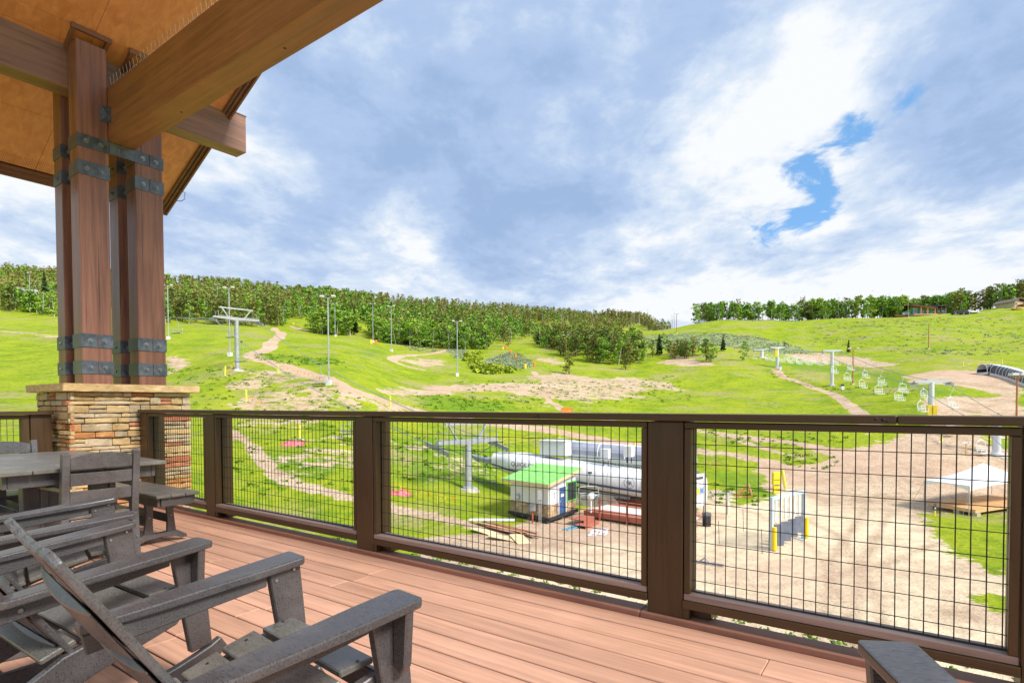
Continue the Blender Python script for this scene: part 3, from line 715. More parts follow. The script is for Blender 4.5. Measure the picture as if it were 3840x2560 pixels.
# ================================================================== FURNITURE
def poly_mat(name, c1, c2):
    """weathered recycled-plastic lumber: fine mottled grain, soft sheen"""
    t = newmat(name); oc = t('ShaderNodeTexCoord').outputs['Object']; g = t('ShaderNodeNewGeometry')
    n1 = t.noise(t.scale(oc, 55, 260, 200), 1., 4, .6, .4); n2 = t.noise(oc, 4., 5, .6); n3 = t.noise(oc, 800, 2, .5)
    up = t('ShaderNodeSeparateXYZ', {0: t.noise(oc, 1.7, 3, .5)}).outputs[0]
    c = t.mix(t.rng(n1, .22, .78), c1, c2)
    c = t.mix(t.rng(n2, .42, .72, 0, .6), c, tuple(min(1, x*1.5+.01) for x in c2))
    c = t.mix(t.rng(n3, .62, .78, 0, .30), c, (.24, .23, .22))
    h = n1
    setp(t, color=c, rough=t.rng(n1, .3, .7, .26, .42), normal=bump(t, h, .07, .002), spec=.8)
    return t.m
poly_m = poly_mat('dark_poly_lumber', (.030, .026, .027), (.090, .085, .086))
slat_m = poly_mat('worn_poly_lumber', (.060, .056, .050), (.16, .15, .13))
screw_m = simple('stainless_screw', (.45, .45, .45), .3, .9, .1, 30, 0)
def bolt(parent, x, y, z, d=1, r=.007, ax=0):
    v1 = [x, y, z]; v2 = [x, y, z]; v2[ax] += d*.004
    MB().tube([v1, v2], [r, r*.8], 10).build('bolt', screw_m, parent)

def arc_outline(pts_top, pts_bot): return pts_top+pts_bot[::-1]
def make_rocker():
    c = thing('rocking_chair', '', 'rocking chair', (0, 0, 0), 0, 'dark slatted rocking chairs lined up on the deck')
    for sx in (-1, 1):
        x = .300*sx
        # rocker
        n = 16; top = []; bot = []
        for i in range(n+1):
            y = -.62+1.07*i/n; zb = .085*((y+.08)/.53)**2*1.25
            h = .088 if y > -.5 else .088-(-.5-y)*.35
            bot.append((y, zb)); top.append((y, zb+h))
        top[-1] = (.425, top[-1][1]-.004); bot[-1] = (.452, bot[-1][1]+.040)
        o = MB().prism(bot+top[::-1], 0, x-.017, x+.017).build('rocker', poly_m, c, bevel=.004)
        # side rail under the seat, running down to the back leg
        pts = [(.27, .285), (.30, .33), (.28, .395), (.15, .365), (.02, .325), (-.10, .29), (-.30, .175), (-.46, .135), (-.42, .07), (-.20, .12), (.0, .20), (.14, .245)]
        xs = .266*sx
        MB().prism(pts[::-1], 0, xs-.016, xs+.016).build('side_rail', poly_m, c, bevel=.004)
        # arm post with outer bracket
        pp = [(.305, .165), (.388, .180), (.350, .590), (.238, .574)]
        leg = MB().prism(pp, 0, x-.017, x+.017)
        leg.v = [(p[0], p[1], p[2]) for p in leg.v]; lg = leg.build('arm_post', poly_m, c, bevel=.004)
        fb = [(.0, .42), (.030, .40), (.050, .43), (.062, .585), (.0, .583)]
        xo = x+sx*.0175
        mb = MB(); mb.prism([(xo+sx*a, b) for a, b in fb], 1, .306, .334); mb.build('bracket', poly_m, c, bevel=.004)
        for (y, z) in ((.262, .545), (.325, .57), (.335, .30), (.30, .35)): bolt(lg, x-sx*.018 if True else x, y, z, -sx, .0065)
        # arm: wide at the front, narrowing backwards, dropping towards the back
        def az(y): return .612-(.36-y)*.105
        out = [(.063, .352), (.056, .362), (-.050, .362), (-.062, .350), (-.062, .20), (-.052, -.10), (-.040, -.26), (-.034, -.285), (.026, -.285), (.034, -.26), (.042, -.10), (.058, .17)]
        if sx < 0: out = [(-a, b) for a, b in out]
        xa = .322*sx
        vs = [(xa+a, b, az(b)-.027) for a, b in out]+[(xa+a, b, az(b)) for a, b in out]; m_ = len(out)
        fs = [tuple(range(m_)), tuple(range(2*m_-1, m_-1, -1))]+[(i, (i+1) % m_, m_+(i+1) % m_, m_+i) for i in range(m_)]
        ar = MB().add(vs, fs).build('arm', poly_m, c, bevel=.007, seg=2)
        ys = -.27
        mb = MB(); mb.hexa([(x-.012, ys, az(ys)-.085), (x+.012, ys, az(ys)-.085), (x+.012, .233, az(.233)-.070), (x-.012, .233, az(.233)-.070),
                            (x-.012, ys-.01, az(ys)-.0285), (x+.012, ys-.01, az(ys)-.0285), (x+.012, .233, az(.233)-.0285), (x-.012, .233, az(.233)-.0285)])
        ap = mb.build('arm_rail', poly_m, c, bevel=.003); bolt(ap, x+sx*.013, -.22, az(-.22)-.055, sx, .009); bolt(ap, x-sx*.013, -.22, az(-.22)-.055, -sx, .009)
    # seat: five boards following the dished side rails
    prof = [(.300, .400, .12), (.18, .378, .02), (.062, .345, 0), (-.055, .307, 0)]
    ctr = [(.245, .400, -.06), (.128, .374, -.24), (.012, .339, -.32), (-.104, .299, -.36)]
    for y, z, a in ctr:
        M = Matrix.Translation((0, y, z)) @ Matrix.Rotation(-a, 4, 'X')
        mb = MB(); mb.box(-.235 if y > .2 else -.262, .235 if y > .2 else .262, -.054, .054, 0, .020); mb.v = [tuple(M @ Vector(p)) for p in mb.v]
        s_ = mb.build('seat_board', slat_m, c, bevel=.004)
        for sx in (-1, 1):
            b = MB().tube([M @ Vector((sx*.222, .01, .020)), M @ Vector((sx*.222, .01, .0215))], .005, 8).build('screw_hole', iron_m, s_)
    MB().box(-.248, .248, .286, .306, .31, .392).build('front_apron', poly_m, c, bevel=.004)
    # back: six boards, arched along the top, with two bowed braces
    B0 = Vector((0, -.055, .245)); B1 = Vector((0, -.478, .915)); D = (B1-B0); Ln = D.length; D.normalize(); Nn = Vector((0, D.z, -D.y))
    wb = .0845
    for i in range(6):
        xc = (i-2.5)*wb*1.06; u = abs(i-2.5)/2.5
        tl = Ln*(.925-.01*(1-u*u)); bowl = .004*u*u
        x0, x1 = xc-wb/2, xc+wb/2
        P = lambda x_, l, n_: B0+D*l+Nn*n_+Vector((x_, 0, 0))
        k_ = 3; tops = []
        ol = [(x0, 0), (x1, 0), (x1, tl-.030), (x1-.018, tl-.006), (x0+.018, tl-.006), (x0, tl-.030)]
        vs = [P(a, b, bowl) for a, b in ol]+[P(a, b, bowl+.019) for a, b in ol]; m_ = len(ol)
        fs = [tuple(range(m_-1, -1, -1)), tuple(range(m_, 2*m_))]+[(q, (q+1) % m_, m_+(q+1) % m_, m_+q) for q in range(m_)]
        MB().add(vs, fs).build('back_board', poly_m, c, bevel=.005, seg=2)
    for l0, h, dep, wid in ((.56*Ln, .14, .020, .25), (.26*Ln, .20, .020, .25), (.04*Ln, .07, .014, .24)):
        q = 9; vs = []
        for i in range(q):
            x_ = -wid+2*wid*i/(q-1); e = 1-(x_/wid)**2
            for (dl, dn) in ((0, -.001), (h, -.001), (h-.004, -.006-dep*e), (.006, -.006-dep*e)):
                vs.append(B0+D*(l0+dl)+Nn*dn+Vector((x_, 0, 0)))
        fs = [(0, 1, 2, 3), tuple((q-1)*4+j for j in (3, 2, 1, 0))]+[(i*4+j, i*4+(j+1) % 4, (i+1)*4+(j+1) % 4, (i+1)*4+j) for i in range(q-1) for j in range(4)]
        MB().add(vs, fs).build('back_brace', poly_m, c, bevel=.003)
    return c
rk = make_rocker()
spots = [(-1.530, .823, -6.6, 'dark rocking chair nearest the camera at bottom left, its tall back rising across the others'),
         (-2.632, .775, 1.5, 'dark rocking chair standing between the nearest one and the dining table chairs'),
         (-3.59, .95, -13, 'dark rocking chair furthest from the camera, just in front of the dining table'),
         (.407, 1.362, 28.6, 'dark rocking chair of which only one arm shows at the bottom right corner')]
for i, (s, n, a, lab) in enumerate(spots):
    if i == 0:
        rk.location = L(s, n, .001); rk.rotation_euler = (0, 0, DECK_ROT+R(a)); rk['label'] = lab
    else: dup(rk, L(s, n, .001), DECK_ROT+R(a), lab)

# --- dining table
T0 = (-5.47, 1.5)
tb = thing('dining_table', 'dark plank top dining table with trestle legs beside the stone pier', 'table', L(T0[0], T0[1], 0), DECK_ROT)
hl, hw = .87, .50
for i in range(5):
    y0 = -hw+i*2*hw/5
    MB().box(-hl+.0, hl-.0, y0+.0022, y0+2*hw/5-.0022, .702, .730).build('top_board', slat_m, tb, bevel=.004)
MB().box(-hl+.06, hl-.06, -hw+.06, -hw+.085, .615, .700).build('apron', poly_m, tb, bevel=.003)
MB().box(-hl+.06, hl-.06, hw-.085, hw-.06, .615, .700).build('apron', poly_m, tb, bevel=.003)
for sx in (-1, 1):
    x = sx*(hl-.073); MB().box(x-.0125, x+.0125, -hw+.086, hw-.086, .615, .700).build('apron', poly_m, tb, bevel=.003)
    xl = sx*.50
    for y in (-.20, .20):
        MB().box(xl-.045, xl+.045, y-.075, y+.075, .115, .700).build('leg', poly_m, tb, bevel=.004)
    pr = [(-.40, 0), (-.31, 0), (-.24, .035), (.24, .035), (.31, 0), (.40, 0), (.39, .035), (.30, .11), (-.30, .11), (-.39, .035)]
    MB().prism(pr, 0, xl-.028, xl+.028).build('foot', poly_m, tb, bevel=.004)
MB().box(-.454, .454, -.02, .02, .20, .32).build('stretcher', poly_m, tb, bevel=.003)

# --- benches
def make_bench():
    b = thing('bench', '', 'bench', (0, 0, 0), 0, 'dark trestle benches along the dining table')
    for i in range(3):
        y0 = -.165+i*.11
        MB().box(-.70, .70, y0+.002, y0+.108, .396, .420).build('seat_board', slat_m, b, bevel=.004)
    for y in (-.142, .118): MB().box(-.66, .66, y, y+.024, .325, .394).build('side_apron', poly_m, b, bevel=.003)
    for sx in (-1, 1):
        MB().box(sx*.66-.012 if sx > 0 else -.672, .672 if sx > 0 else -.648, -.117, .117, .325, .394).build('end_apron', poly_m, b, bevel=.003)
        xl = sx*.36
        for y, l_ in ((-.082, -1), (.082, 1)):
            pts = [(y-.030-.012*(l_ < 0), .06), (y+.030+.012*(l_ > 0), .06), (y+.028+.002*l_, .16), (y+.026-.004*l_, .25), (y+.034, .322), (y-.034, .322), (y-.026-.004*l_, .25), (y-.028+.002*l_, .16)]
            lg = MB().prism(pts, 0, xl-.014, xl+.014).build('leg', poly_m, b, bevel=.003); bolt(lg, xl+.015, y, .20, 1, .006)
        pr = [(-.205, 0), (-.165, 0), (-.11, .022), (.0, .034), (.11, .022), (.165, 0), (.205, 0), (.20, .025), (.125, .072), (0, .066), (-.125, .072), (-.20, .025)]
        MB().prism(pr, 0, xl-.0141-.016, xl+.0141+.016).build('foot', poly_m, b, bevel=.003)
    for y in (-.082, .082): MB().box(-.345, .345, y-.012, y+.012, .135, .205).build('stretcher', poly_m, b, bevel=.003)
    return b
bn = make_bench(); bn.location = L(-5.47, 2.155, .022); bn.rotation_euler = (0, 0, DECK_ROT)
bn['label'] = 'dark trestle bench in front of the stone pier, on the railing side of the table'
dup(bn, L(-5.75, 1.17, 0), DECK_ROT, 'dark bench tucked under the near side of the dining table, mostly hidden')

# --- dining chairs
def make_dchair():
    c = thing('dining_chair', '', 'chair', (0, 0, 0), 0, 'dark dining chairs at the two ends of the table')   # faces +y
    hw_ = .205
    for sx in (-1, 1):
        x = sx*hw_; mb = MB()
        mb.hexa([(x-.022, -.045, 0), (x+.022, -.045, 0), (x+.022, .012, 0), (x-.022, .012, 0), (x-.022, -.012, .40), (x+.022, -.012, .40), (x+.022, .045, .40), (x-.022, .045, .40)])
        mb.hexa([(x-.022, -.012, .4002), (x+.022, -.012, .4002), (x+.022, .045, .4002), (x-.022, .045, .4002), (x-.022, -.062, .828), (x+.022, -.062, .828), (x+.022, -.02, .836), (x-.022, -.02, .836)])
        p_ = mb.build('back_post', poly_m, c, bevel=.003); bolt(p_, x, -.034, .22, -1, .006, 1)
        MB().box(x-.02, x+.02, .37, .41, 0, .575).build('front_leg', poly_m, c, bevel=.003)
        ol = [(x-.022, -.0), (x+.022, .0), (x+sx*.018+.030, .28), (x+sx*.012+.028, .435), (x+sx*.012-.028, .435), (x+sx*.018-.030, .28)]
        MB().prism(ol, 2, .578, .602).build('arm', slat_m, c, bevel=.004)
        MB().box(x-.012, x+.012, .046, .369, .325, .385).build('seat_rail', poly_m, c, bevel=.003)
    def slat(z0, z1, arch):
        q = 9; vs = []
        for i in range(q):
            x = -.181+.362*i/(q-1); e = 1-(x/.181)**2; yb = lambda z: -.012-(z-.4)*.112+.018
            for (y, z) in ((yb(z0)-.011-.0*e, z0), (yb(z1)-.011, z1+arch*e), (yb(z1)+.011, z1+arch*e), (yb(z0)+.011, z0)): vs.append((x, y-.012*e, z))
        fs = [(3, 2, 1, 0), tuple((q-1)*4+j for j in range(4))]+[(i*4+j, (i+1)*4+j, (i+1)*4+(j+1) % 4, i*4+(j+1) % 4) for i in range(q-1) for j in range(4)]
        MB().add(vs, fs).build('back_slat', poly_m, c, bevel=.003)
    slat(.722, .802, .030); slat(.615, .697, 0); slat(.500, .578, 0)
    for i in range(4): MB().box(-.22 if i else -.18, .22 if i else .18, .01+i*.104, .108+i*.104, .388, .408).build('seat_board', slat_m, c, bevel=.003)
    MB().box(-.18, .18, .385, .405, .32, .386).build('front_apron', poly_m, c, bevel=.003)
    return c
dc = make_dchair(); dc.location = L(-4.535, 1.545, 0); dc.rotation_euler = (0, 0, DECK_ROT+R(90))
dc['label'] = 'dark dining chair showing its slatted back at the near end of the table'
dup(dc, L(-6.47, 1.50, 0), DECK_ROT-R(90), 'dark dining chair facing the camera across the far end of the table')
# ================================================================== THE YARD
def mp(name, col, **k): return simple(name, col, **k)
white_m = mp('white_paint', (.72, .73, .74), rough=.45, var=.04, scale=3, bmp=0); silver_m = mp('galvanized_steel', (.46, .48, .50), rough=.42, metal=.35, var=.10, scale=2, bmp=.05)
grey_m = mp('grey_paint', (.34, .36, .39), rough=.45, var=.08, scale=3, bmp=0); black_m = mp('black_rubber', (.03, .03, .035), rough=.6, var=.1, scale=4, bmp=0)
yellow_m = mp('yellow_plastic', (.85, .62, .02), rough=.5, var=.05, scale=3, bmp=0); lime_m = mp('fluorescent_tube', (.80, .78, .10), rough=.5, var=.04, scale=3, bmp=0)
orange_m = mp('orange_mesh', (.90, .24, .02), rough=.6, var=.1, scale=6, bmp=0); conc_m = mp('weathered_concrete', (.52, .48, .41), rough=.9, var=.28, scale=1.6, bmp=.5)
redwood_m = wood('redwood_stain', (.42, .13, .08), 0, rough=.6, crack=.3); newwood_m = wood('new_lumber', (.62, .38, .17), 0, rough=.6, crack=.2); plywood_y = mp('fresh_plywood', (.66, .52, .30), rough=.7, var=.12, scale=2)
oldwood_m = wood('old_lumber', (.40, .27, .17), 0, rough=.8, crack=.6, var=.4); glass_m = mp('dark_window_glass', (.05, .06, .07), rough=.08, var=.05, scale=2, bmp=0)
frost_m = mp('tunnel_glazing', (.30, .31, .38), rough=.12, var=.1, scale=.8, bmp=0); navy_m = mp('navy_stripe', (.03, .06, .14), rough=.4, var=.05, scale=2, bmp=0)
blue_m = mp('blue_door_paint', (.05, .11, .27), rough=.45, var=.06, scale=2, bmp=0); red_m = mp('red_plastic', (.70, .10, .12), rough=.5, var=.2, scale=3, bmp=0); slate_m = mp('slate_vinyl', (.13, .15, .20), rough=.45, var=.15, scale=3, bmp=.1)
lightblue_m = mp('pale_blue_paint', (.50, .60, .66), rough=.45, var=.05, scale=2, bmp=0); green_trim = mp('green_window_trim', (.12, .55, .06), rough=.5, var=.05, scale=2, bmp=0); pink_m = mp('faded_red_tarp', (.78, .16, .18), rough=.6, var=.35, scale=2.2, bmp=.3)
board_w = mp('white_deck_board', (.74, .71, .62), rough=.6, var=.05, scale=2, bmp=0); text_m = mp('charcoal_lettering', (.07, .08, .10), rough=.5, var=.02, scale=2, bmp=0)

def yaw_of(p, q): return math.atan2(q[1]-p[1], q[0]-p[0])
FONT_CACHE = {}
def text_mesh(s, size, name='lettering', depth=.004, wide=1.):
    cu = bpy.data.curves.new('t', 'FONT'); cu.body = s; cu.size = size; cu.extrude = depth; cu.align_x = 'LEFT'; cu.resolution_u = 3
    o = bpy.data.objects.new('t', cu); COL.objects.link(o); dg = bpy.context.evaluated_depsgraph_get(); dg.update()
    me = bpy.data.meshes.new_from_object(o.evaluated_get(dg)); bpy.data.objects.remove(o); me.name = name
    return me

# ---- lift terminal (long white rounded canopy)
a0 = at(1865, 1700, 56.); a1 = at(2640, 1790, 47.)
ty = yaw_of(a0, a1); tl = (a1-a0).xy.length
term = thing('lift_terminal', 'long white rounded chairlift terminal with navy stripe and lettering', 'lift terminal', (a0.x, a0.y, 0), ty)
zt0 = at(1880, 1700, 56).z; zb0 = at(1905, 1748, 56).z
zc = -5.05+CAMZ
def term_sec(x):
    """half height and centre height of the canopy at x along its length"""
    e = min(1., max(0., x/3.)); hh = .78+.34*smooth1(e)
    if x > tl-4: hh += .0
    return hh
NS, NQ = 40, 28; vs = []; fs = []; mi = []
slope = 0.0
def term_center(x): return zc+.10-.045*x*0
for i in range(NS+1):
    x = tl*i/NS; hh = term_sec(x); cz = (at(1865+ (2640-1865)*(x/tl), 1724+(1845-1724)*(x/tl)*.98, 56-9*(x/tl))).z
    wy = 1.9*(.62+.38*smooth1(min(1, x/2.5)))
    for q in range(NQ):
        a = 2*math.pi*q/NQ; ca_, sa_ = math.cos(a), math.sin(a)
        yy = wy*math.copysign(abs(ca_)**.55, ca_); zz = hh*math.copysign(abs(sa_)**.8, sa_)
        vs.append((x, yy, cz+zz))
for i in range(NS):
    for q in range(NQ):
        p = i*NQ+q; r_ = i*NQ+(q+1) % NQ; fs.append((p, r_, r_+NQ, p+NQ))
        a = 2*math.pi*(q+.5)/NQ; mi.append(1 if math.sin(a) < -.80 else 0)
fs += [tuple(range(NQ)), tuple(reversed(range(NS*NQ, (NS+1)*NQ)))]; mi += [0, 0]
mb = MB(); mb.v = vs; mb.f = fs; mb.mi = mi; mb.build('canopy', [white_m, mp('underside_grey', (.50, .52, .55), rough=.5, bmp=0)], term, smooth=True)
def term_z(x): return at(1865+775*(x/tl), 1724+118.6*(x/tl), 56-9*(x/tl)).z
mb = MB()
for i in range(NS):
    x0, x1 = tl*i/NS, tl*(i+1)/NS
    for (dz0, dz1) in ((-.50, -.33),):
        y0, y1 = -1.93*(.62+.38*smooth1(min(1, x0/2.5))), -1.93*(.62+.38*smooth1(min(1, x1/2.5)))
        h0, h1 = term_sec(x0)/1.12, term_sec(x1)/1.12
        mb.add([(x0, y0, term_z(x0)+dz0*h0), (x1, y1, term_z(x1)+dz0*h1), (x1, y1, term_z(x1)+dz1*h1), (x0, y0, term_z(x0)+dz1*h0)], [(0, 1, 2, 3)])
mb.build('stripe', navy_m, term)
for k in range(1, 7):
    x = tl*k/6.6; hh = term_sec(x)*1.006; mb = MB(); pts = []
    for q in range(15):
        a = math.pi*(.45+.75*q/14); pts.append((x, 1.915*math.copysign(abs(math.cos(a))**.55, math.cos(a)), term_z(x)+hh*math.copysign(abs(math.sin(a))**.8, math.sin(a))))
    mb.tube(pts, .012, 4, False); mb.build('panel_seam', grey_m, term)
me = text_mesh('QUICK DRAW EXPRESS', .56); me.materials.append(text_m)
xs_ = tl*.128
o = obj('lettering', me, term, (xs_, -1.955, term_z(xs_)+.06)); o.rotation_euler = (R(90), R(2.2+1.8), 0); o.scale = (.93, 1, 1)
xg = tl*.705
mb = MB(); pts = [(xg+.44*math.cos(a), -1.94, term_z(xg)+.18+.44*math.sin(a)) for a in np.linspace(0, 2*math.pi, 29)]; mb.tube(pts, .016, 4, False); mb.build('round_logo', text_m, term)
me = text_mesh('R', .46); me.materials.append(text_m); o = obj('lettering', me, term, (xg-.02, -1.955, term_z(xg)+.0)); o.rotation_euler = (R(90), 0, 0)
me = text_mesh('G', .38); me.materials.append(text_m); o = obj('lettering', me, term, (xg-.25, -1.955, term_z(xg)+.10)); o.rotation_euler = (R(90), 0, 0)
# nose piece where the rope enters
z0 = term_z(0); mb = MB(); mb.hexa([(-2.1, -.5, z0-.15), (0.02, -1.0, z0-.40), (.02, 1.0, z0-.40), (-2.1, .5, z0-.15), (-2.1, -.5, z0+.22), (.02, -1.0, z0+.12), (.02, 1.0, z0+.12), (-2.1, .5, z0+.22)])
mb.hexa([(-2.95, -.22, z0+.30), (-2.05, -.5, z0-.20), (-2.05, .5, z0-.20), (-2.95, .22, z0+.30), (-2.95, -.22, z0+.48), (-2.05, -.5, z0+.24), (-2.05, .5, z0+.24), (-2.95, .22, z0+.48)])
mb.build('entry_funnel', grey_m, term, bevel=.02)
# roof furniture
def at_term(px, py, dep_off=0.):
    """point on the canopy's centre plane seen at (px,py)"""
    best = None
    for x in np.linspace(-2, tl, 400):
        w = Vector((a0.x+x*math.cos(ty), a0.y+x*math.sin(ty), 0)); u = pix((w.x, w.y, term_z(x)))[0]
        if best is None or abs(u-px) < best[0]: best = (abs(u-px), x)
    x = best[1]; w = Vector((a0.x+x*math.cos(ty), a0.y+x*math.sin(ty), 0)); return x, at(px, py, w.y).z
for (pl, pr_, pt, pb, nm) in ((2040, 2134, 1650, 1702, 'machine_box'), (2257, 2288, 1681, 1717, 'vent_box'), (2344, 2374, 1670, 1706, 'vent_box')):
    x0, ztop = at_term(pl, pt); x1, zbot = at_term(pr_, pb)
    mb = MB(); mb.box(x0, x1, -.9 if nm == 'machine_box' else -.5, .9 if nm == 'machine_box' else .4, zbot-(.15), ztop)
    if nm == 'machine_box': mb.box(x0-.08, x1+.08, -1.0, 1.0, ztop+.001, ztop+.06)
    mb.build(nm, white_m, term, bevel=.03)
    if nm == 'vent_box':
        mb = MB(); mb.tube([((x0+x1)/2-.2, 0, zbot-.7), ((x0+x1)/2-.2, 0, zbot-.1)], .05, 6); mb.tube([((x0+x1)/2+.2, 0, zbot-.7), ((x0+x1)/2+.2, 0, zbot-.1)], .05, 6); mb.build('vent_leg', black_m, term)
mb = MB(); x0, _ = at_term(2134, 1700); x1, _ = at_term(2440, 1715)
for y in (-.75,):
    mb.tube([(x0, y, term_z(x0)+1.55), (x1, y, term_z(x1)+1.55)], .022, 5); mb.tube([(x0, y, term_z(x0)+1.33), (x1, y, term_z(x1)+1.33)], .018, 5)
    for x in np.linspace(x0, x1, 12): mb.tube([(x, y, term_z(x)+1.0), (x, y, term_z(x)+1.56)], .02, 5)
tag(mb.build('handrail', silver_m, term), kind='stuff')
# concrete mast
x0, _ = at_term(2200, 1900); x1, _ = at_term(2330, 1900); gz = float(H(a0.x+x1*math.cos(ty), a0.y+x1*math.sin(ty)))
mb = MB(); mb.hexa([(x0-1.9, -1.75, gz-.3), (x1+.75, -1.75, gz-.3), (x1+.75, 1.2, gz-.3), (x0-1.9, 1.2, gz-.3), (x0-1.9, -1.6, term_z(x0)-1.25), (x1-.35, -1.6, term_z(x1)-1.12), (x1-.35, 1, term_z(x1)-1.12), (x0-1.9, 1, term_z(x0)-1.25)])
mb.build('concrete_mast', conc_m, term, bevel=.05)
mb = MB()
for (pl, pr_, y) in ((2130, 2380, -1.4), (2130, 2380, 1.0)):
    xa, _ = at_term(pl, 1800); xb, _ = at_term(pr_, 1800); mb.bar((xa, y, term_z(xa)-1.18), (xb, y, term_z(xb)-1.18), .22, .30)
for px_ in (2150, 2210, 2270, 2330): xa, _ = at_term(px_, 1800); mb.bar((xa, -1.5, term_z(xa)-1.32), (xa, 1.2, term_z(xa)-1.32), .14, .2)
mb.build('support_frame', mp('dark_steelwork', (.26, .27, .28), rough=.6), term)

# ---- chairlift chair
def make_chair4(name, mats, w=1.9, hood=False, h=2.3):
    """lift chair hanging from the origin (rope), seat along x, facing -y"""
    c = thing(name, '', 'chairlift chair', (0, 0, 0), 0)
    fr, st = mats
    mb = MB(); mb.box(-.16, .16, -.10, .10, -.10, .10); mb.build('grip', st, c, bevel=.02)
    mb = MB(); mb.tube([(0, 0, -.05), (.0, .03, -.45), (.0, .22, -.85), (.0, .36, -1.15), (0, .30, -h+1.05)], .045, 7); mb.build('hanger', fr, c, smooth=True)
    t_ = -h+1.05; mb = MB(); r = .036
    for sx in (-1, 1):
        x = sx*w/2
        mb.tube([(0, .30, t_), (x*.75, .30, t_-.02), (x*.96, .28, t_-.10), (x, .24, t_-.30), (x, .20, -h+.42), (x*.96, .10, -h+.02), (x*.94, -.35, -h-.04)], r, 6)
        mb.tube([(x*.5, .22, -h+.50), (x*.5, .16, -h+.02)], r*.7, 5)
    mb.tube([(-w/2, .22, -h+.50), (w/2, .22, -h+.50)], r*.8, 6); mb.tube([(-w/2, .24, -h+.26), (w/2, .24, -h+.26)], r*.7, 6)
    tag(mb.build('frame', fr, c, smooth=True), kind='stuff')
    mb = MB(); mb.box(-w/2+.05, w/2-.05, -.38, .10, -h-.03, -h+.06); mb.build('seat', st, c, bevel=.03)
    mb = MB(); sw = w/2*.86; z_ = -h+.42
    mb.tube([(-w/2+.03, .2, z_+.12), (-sw, -.35, z_-.02), (-sw*.5, -.52, z_-.06), (-sw*.5, -.52, z_-.45)], .024, 5); mb.tube([(w/2-.03, .2, z_+.12), (sw, -.35, z_-.02), (sw*.5, -.52, z_-.06), (sw*.5, -.52, z_-.45)], .024, 5)
    mb.tube([(-sw*.5, -.52, z_-.06), (sw*.5, -.52, z_-.06)], .024, 5)
    tag(mb.build('safety_bar', fr, c, smooth=True), kind='stuff')
    return c
def place(o, p, yaw=0., sc=1.):
    o.location = p; o.rotation_euler = (0, 0, yaw); o.scale = (sc,)*3

# ---- attendant hut
h0 = hit(2057, 1972, 30); d_ = h0.y
hw0 = hit(1915, 1938, 30)
c0 = at(2057, 1965, 42.8); c1_ = at(1915, 1915, 45.8); c2_ = at(2158, 1915, 46.4)
ZG = float(H(c0.x, c0.y))
yl = yaw_of(c0, c1_); LL = (c1_-c0).xy.length; LR = (c2_-c0).xy.length; yr = yaw_of(c0, c2_)
hut = thing('lift_hut', 'small white wrapped lift hut with bright green roof, stone skirt and blue door', 'hut', (c0.x, c0.y, ZG), yr)
# local frame: x along the door wall (towards the right), y = towards the back of the long wall
la = yl-yr; vx = Vector((math.cos(la), math.sin(la)))*LL      # long wall vector in local frame
def hp(u, v, z): return (u*LR+v*vx.x, v*vx.y, z)            # u 0..1 along door wall, v 0..1 along the long wall
def hz(py, d): return at(2000, py, d).z-ZG
zs, ze_, zr_ = .42, 1.33, None
ztl = 3.05      # wall height at front-left edge ; rises along u
def htop(u): return hz(1818, 42.8)*(1-u)+hz(1768, 46.4)*u
wrap_m = mp('white_house_wrap', (.74, .75, .76), rough=.5, var=.05, scale=1.5, bmp=.15)
t = newmat('tan_stone_veneer'); oc = t('ShaderNodeTexCoord').outputs['Object']
vo = t('ShaderNodeTexVoronoi', {'Vector': t.scale(oc, 3.2, 3.2, 5.), 'Scale': 1.}); n1 = t.noise(oc, 6, 4, .6)
c = t.mix(t('ShaderNodeSeparateColor', {0: vo.outputs['Color']}).outputs[0], (.42, .26, .13), (.60, .46, .30)); c = t.mix(t.rng(n1, .3, .7, .3, 0), c, (.3, .2, .12)); setp(t, color=c, rough=.9, normal=bump(t, n1, .4, .03)); veneer_m = t.m
def wall(u0, v0, u1, v1, z0, za, zb, m_, name, th=.0): 
    mb = MB(); a = Vector(hp(u0, v0, z0)); b = Vector(hp(u1, v1, z0)); n_ = Vector((b-a).to_tuple()).cross(Vector((0, 0, 1))).normalized()*.12
    mb.hexa([a, b, b-n_, a-n_, a+Vector((0, 0, za-z0)), b+Vector((0, 0, zb-z0)), b-n_+Vector((0, 0, zb-z0)), a-n_+Vector((0, 0, za-z0))]); return mb.build(name, m_, hut)
w1 = htop(0); w2 = htop(1)
wall(0, 0, 1, 0, ze_, w1, w2, wrap_m, 'wall'); wall(0, 1, 0, 0, ze_, w1, w1, wrap_m, 'wall'); wall(1, 0, 1, 1, ze_, w2, w2, wrap_m, 'wall'); wall(1, 1, 0, 1, ze_, w2, w1, wrap_m, 'wall')
rs = random.Random(8)
def veneer(u0, v0, u1, v1):
    A = Vector(hp(u0, v0, 0)); B = Vector(hp(u1, v1, 0)); ln = (B-A).length; dr = (B-A).normalized(); n_ = dr.cross(Vector((0, 0, 1)))
    z = zs
    while z < ze_-.02:
        hh = min(rs.choice([.14, .18, .22]), ze_-z); x = 0
        while x < ln-.02:
            w = min(rs.uniform(.18, .42), ln-x); q = n_*(.0+rs.uniform(.0, .035))
            a = A+dr*(x+.006); b = A+dr*(x+w-.006); mb = MB(); z0, z1 = Vector((0, 0, z+.006)), Vector((0, 0, z+hh-.004))
            mb.hexa([a-n_*.1+z0, b-n_*.1+z0, b+q+z0, a+q+z0, a-n_*.1+z1, b-n_*.1+z1, b+q+z1, a+q+z1])
            mb.build('stone', rs.choice(veneers), hut); x += w
        z += hh
veneers = [mp('veneer_tan', (.52, .36, .20), rough=.9, var=.2), mp('veneer_buff', (.58, .44, .28), rough=.9, var=.2), mp('veneer_brown', (.42, .27, .15), rough=.9, var=.2)]
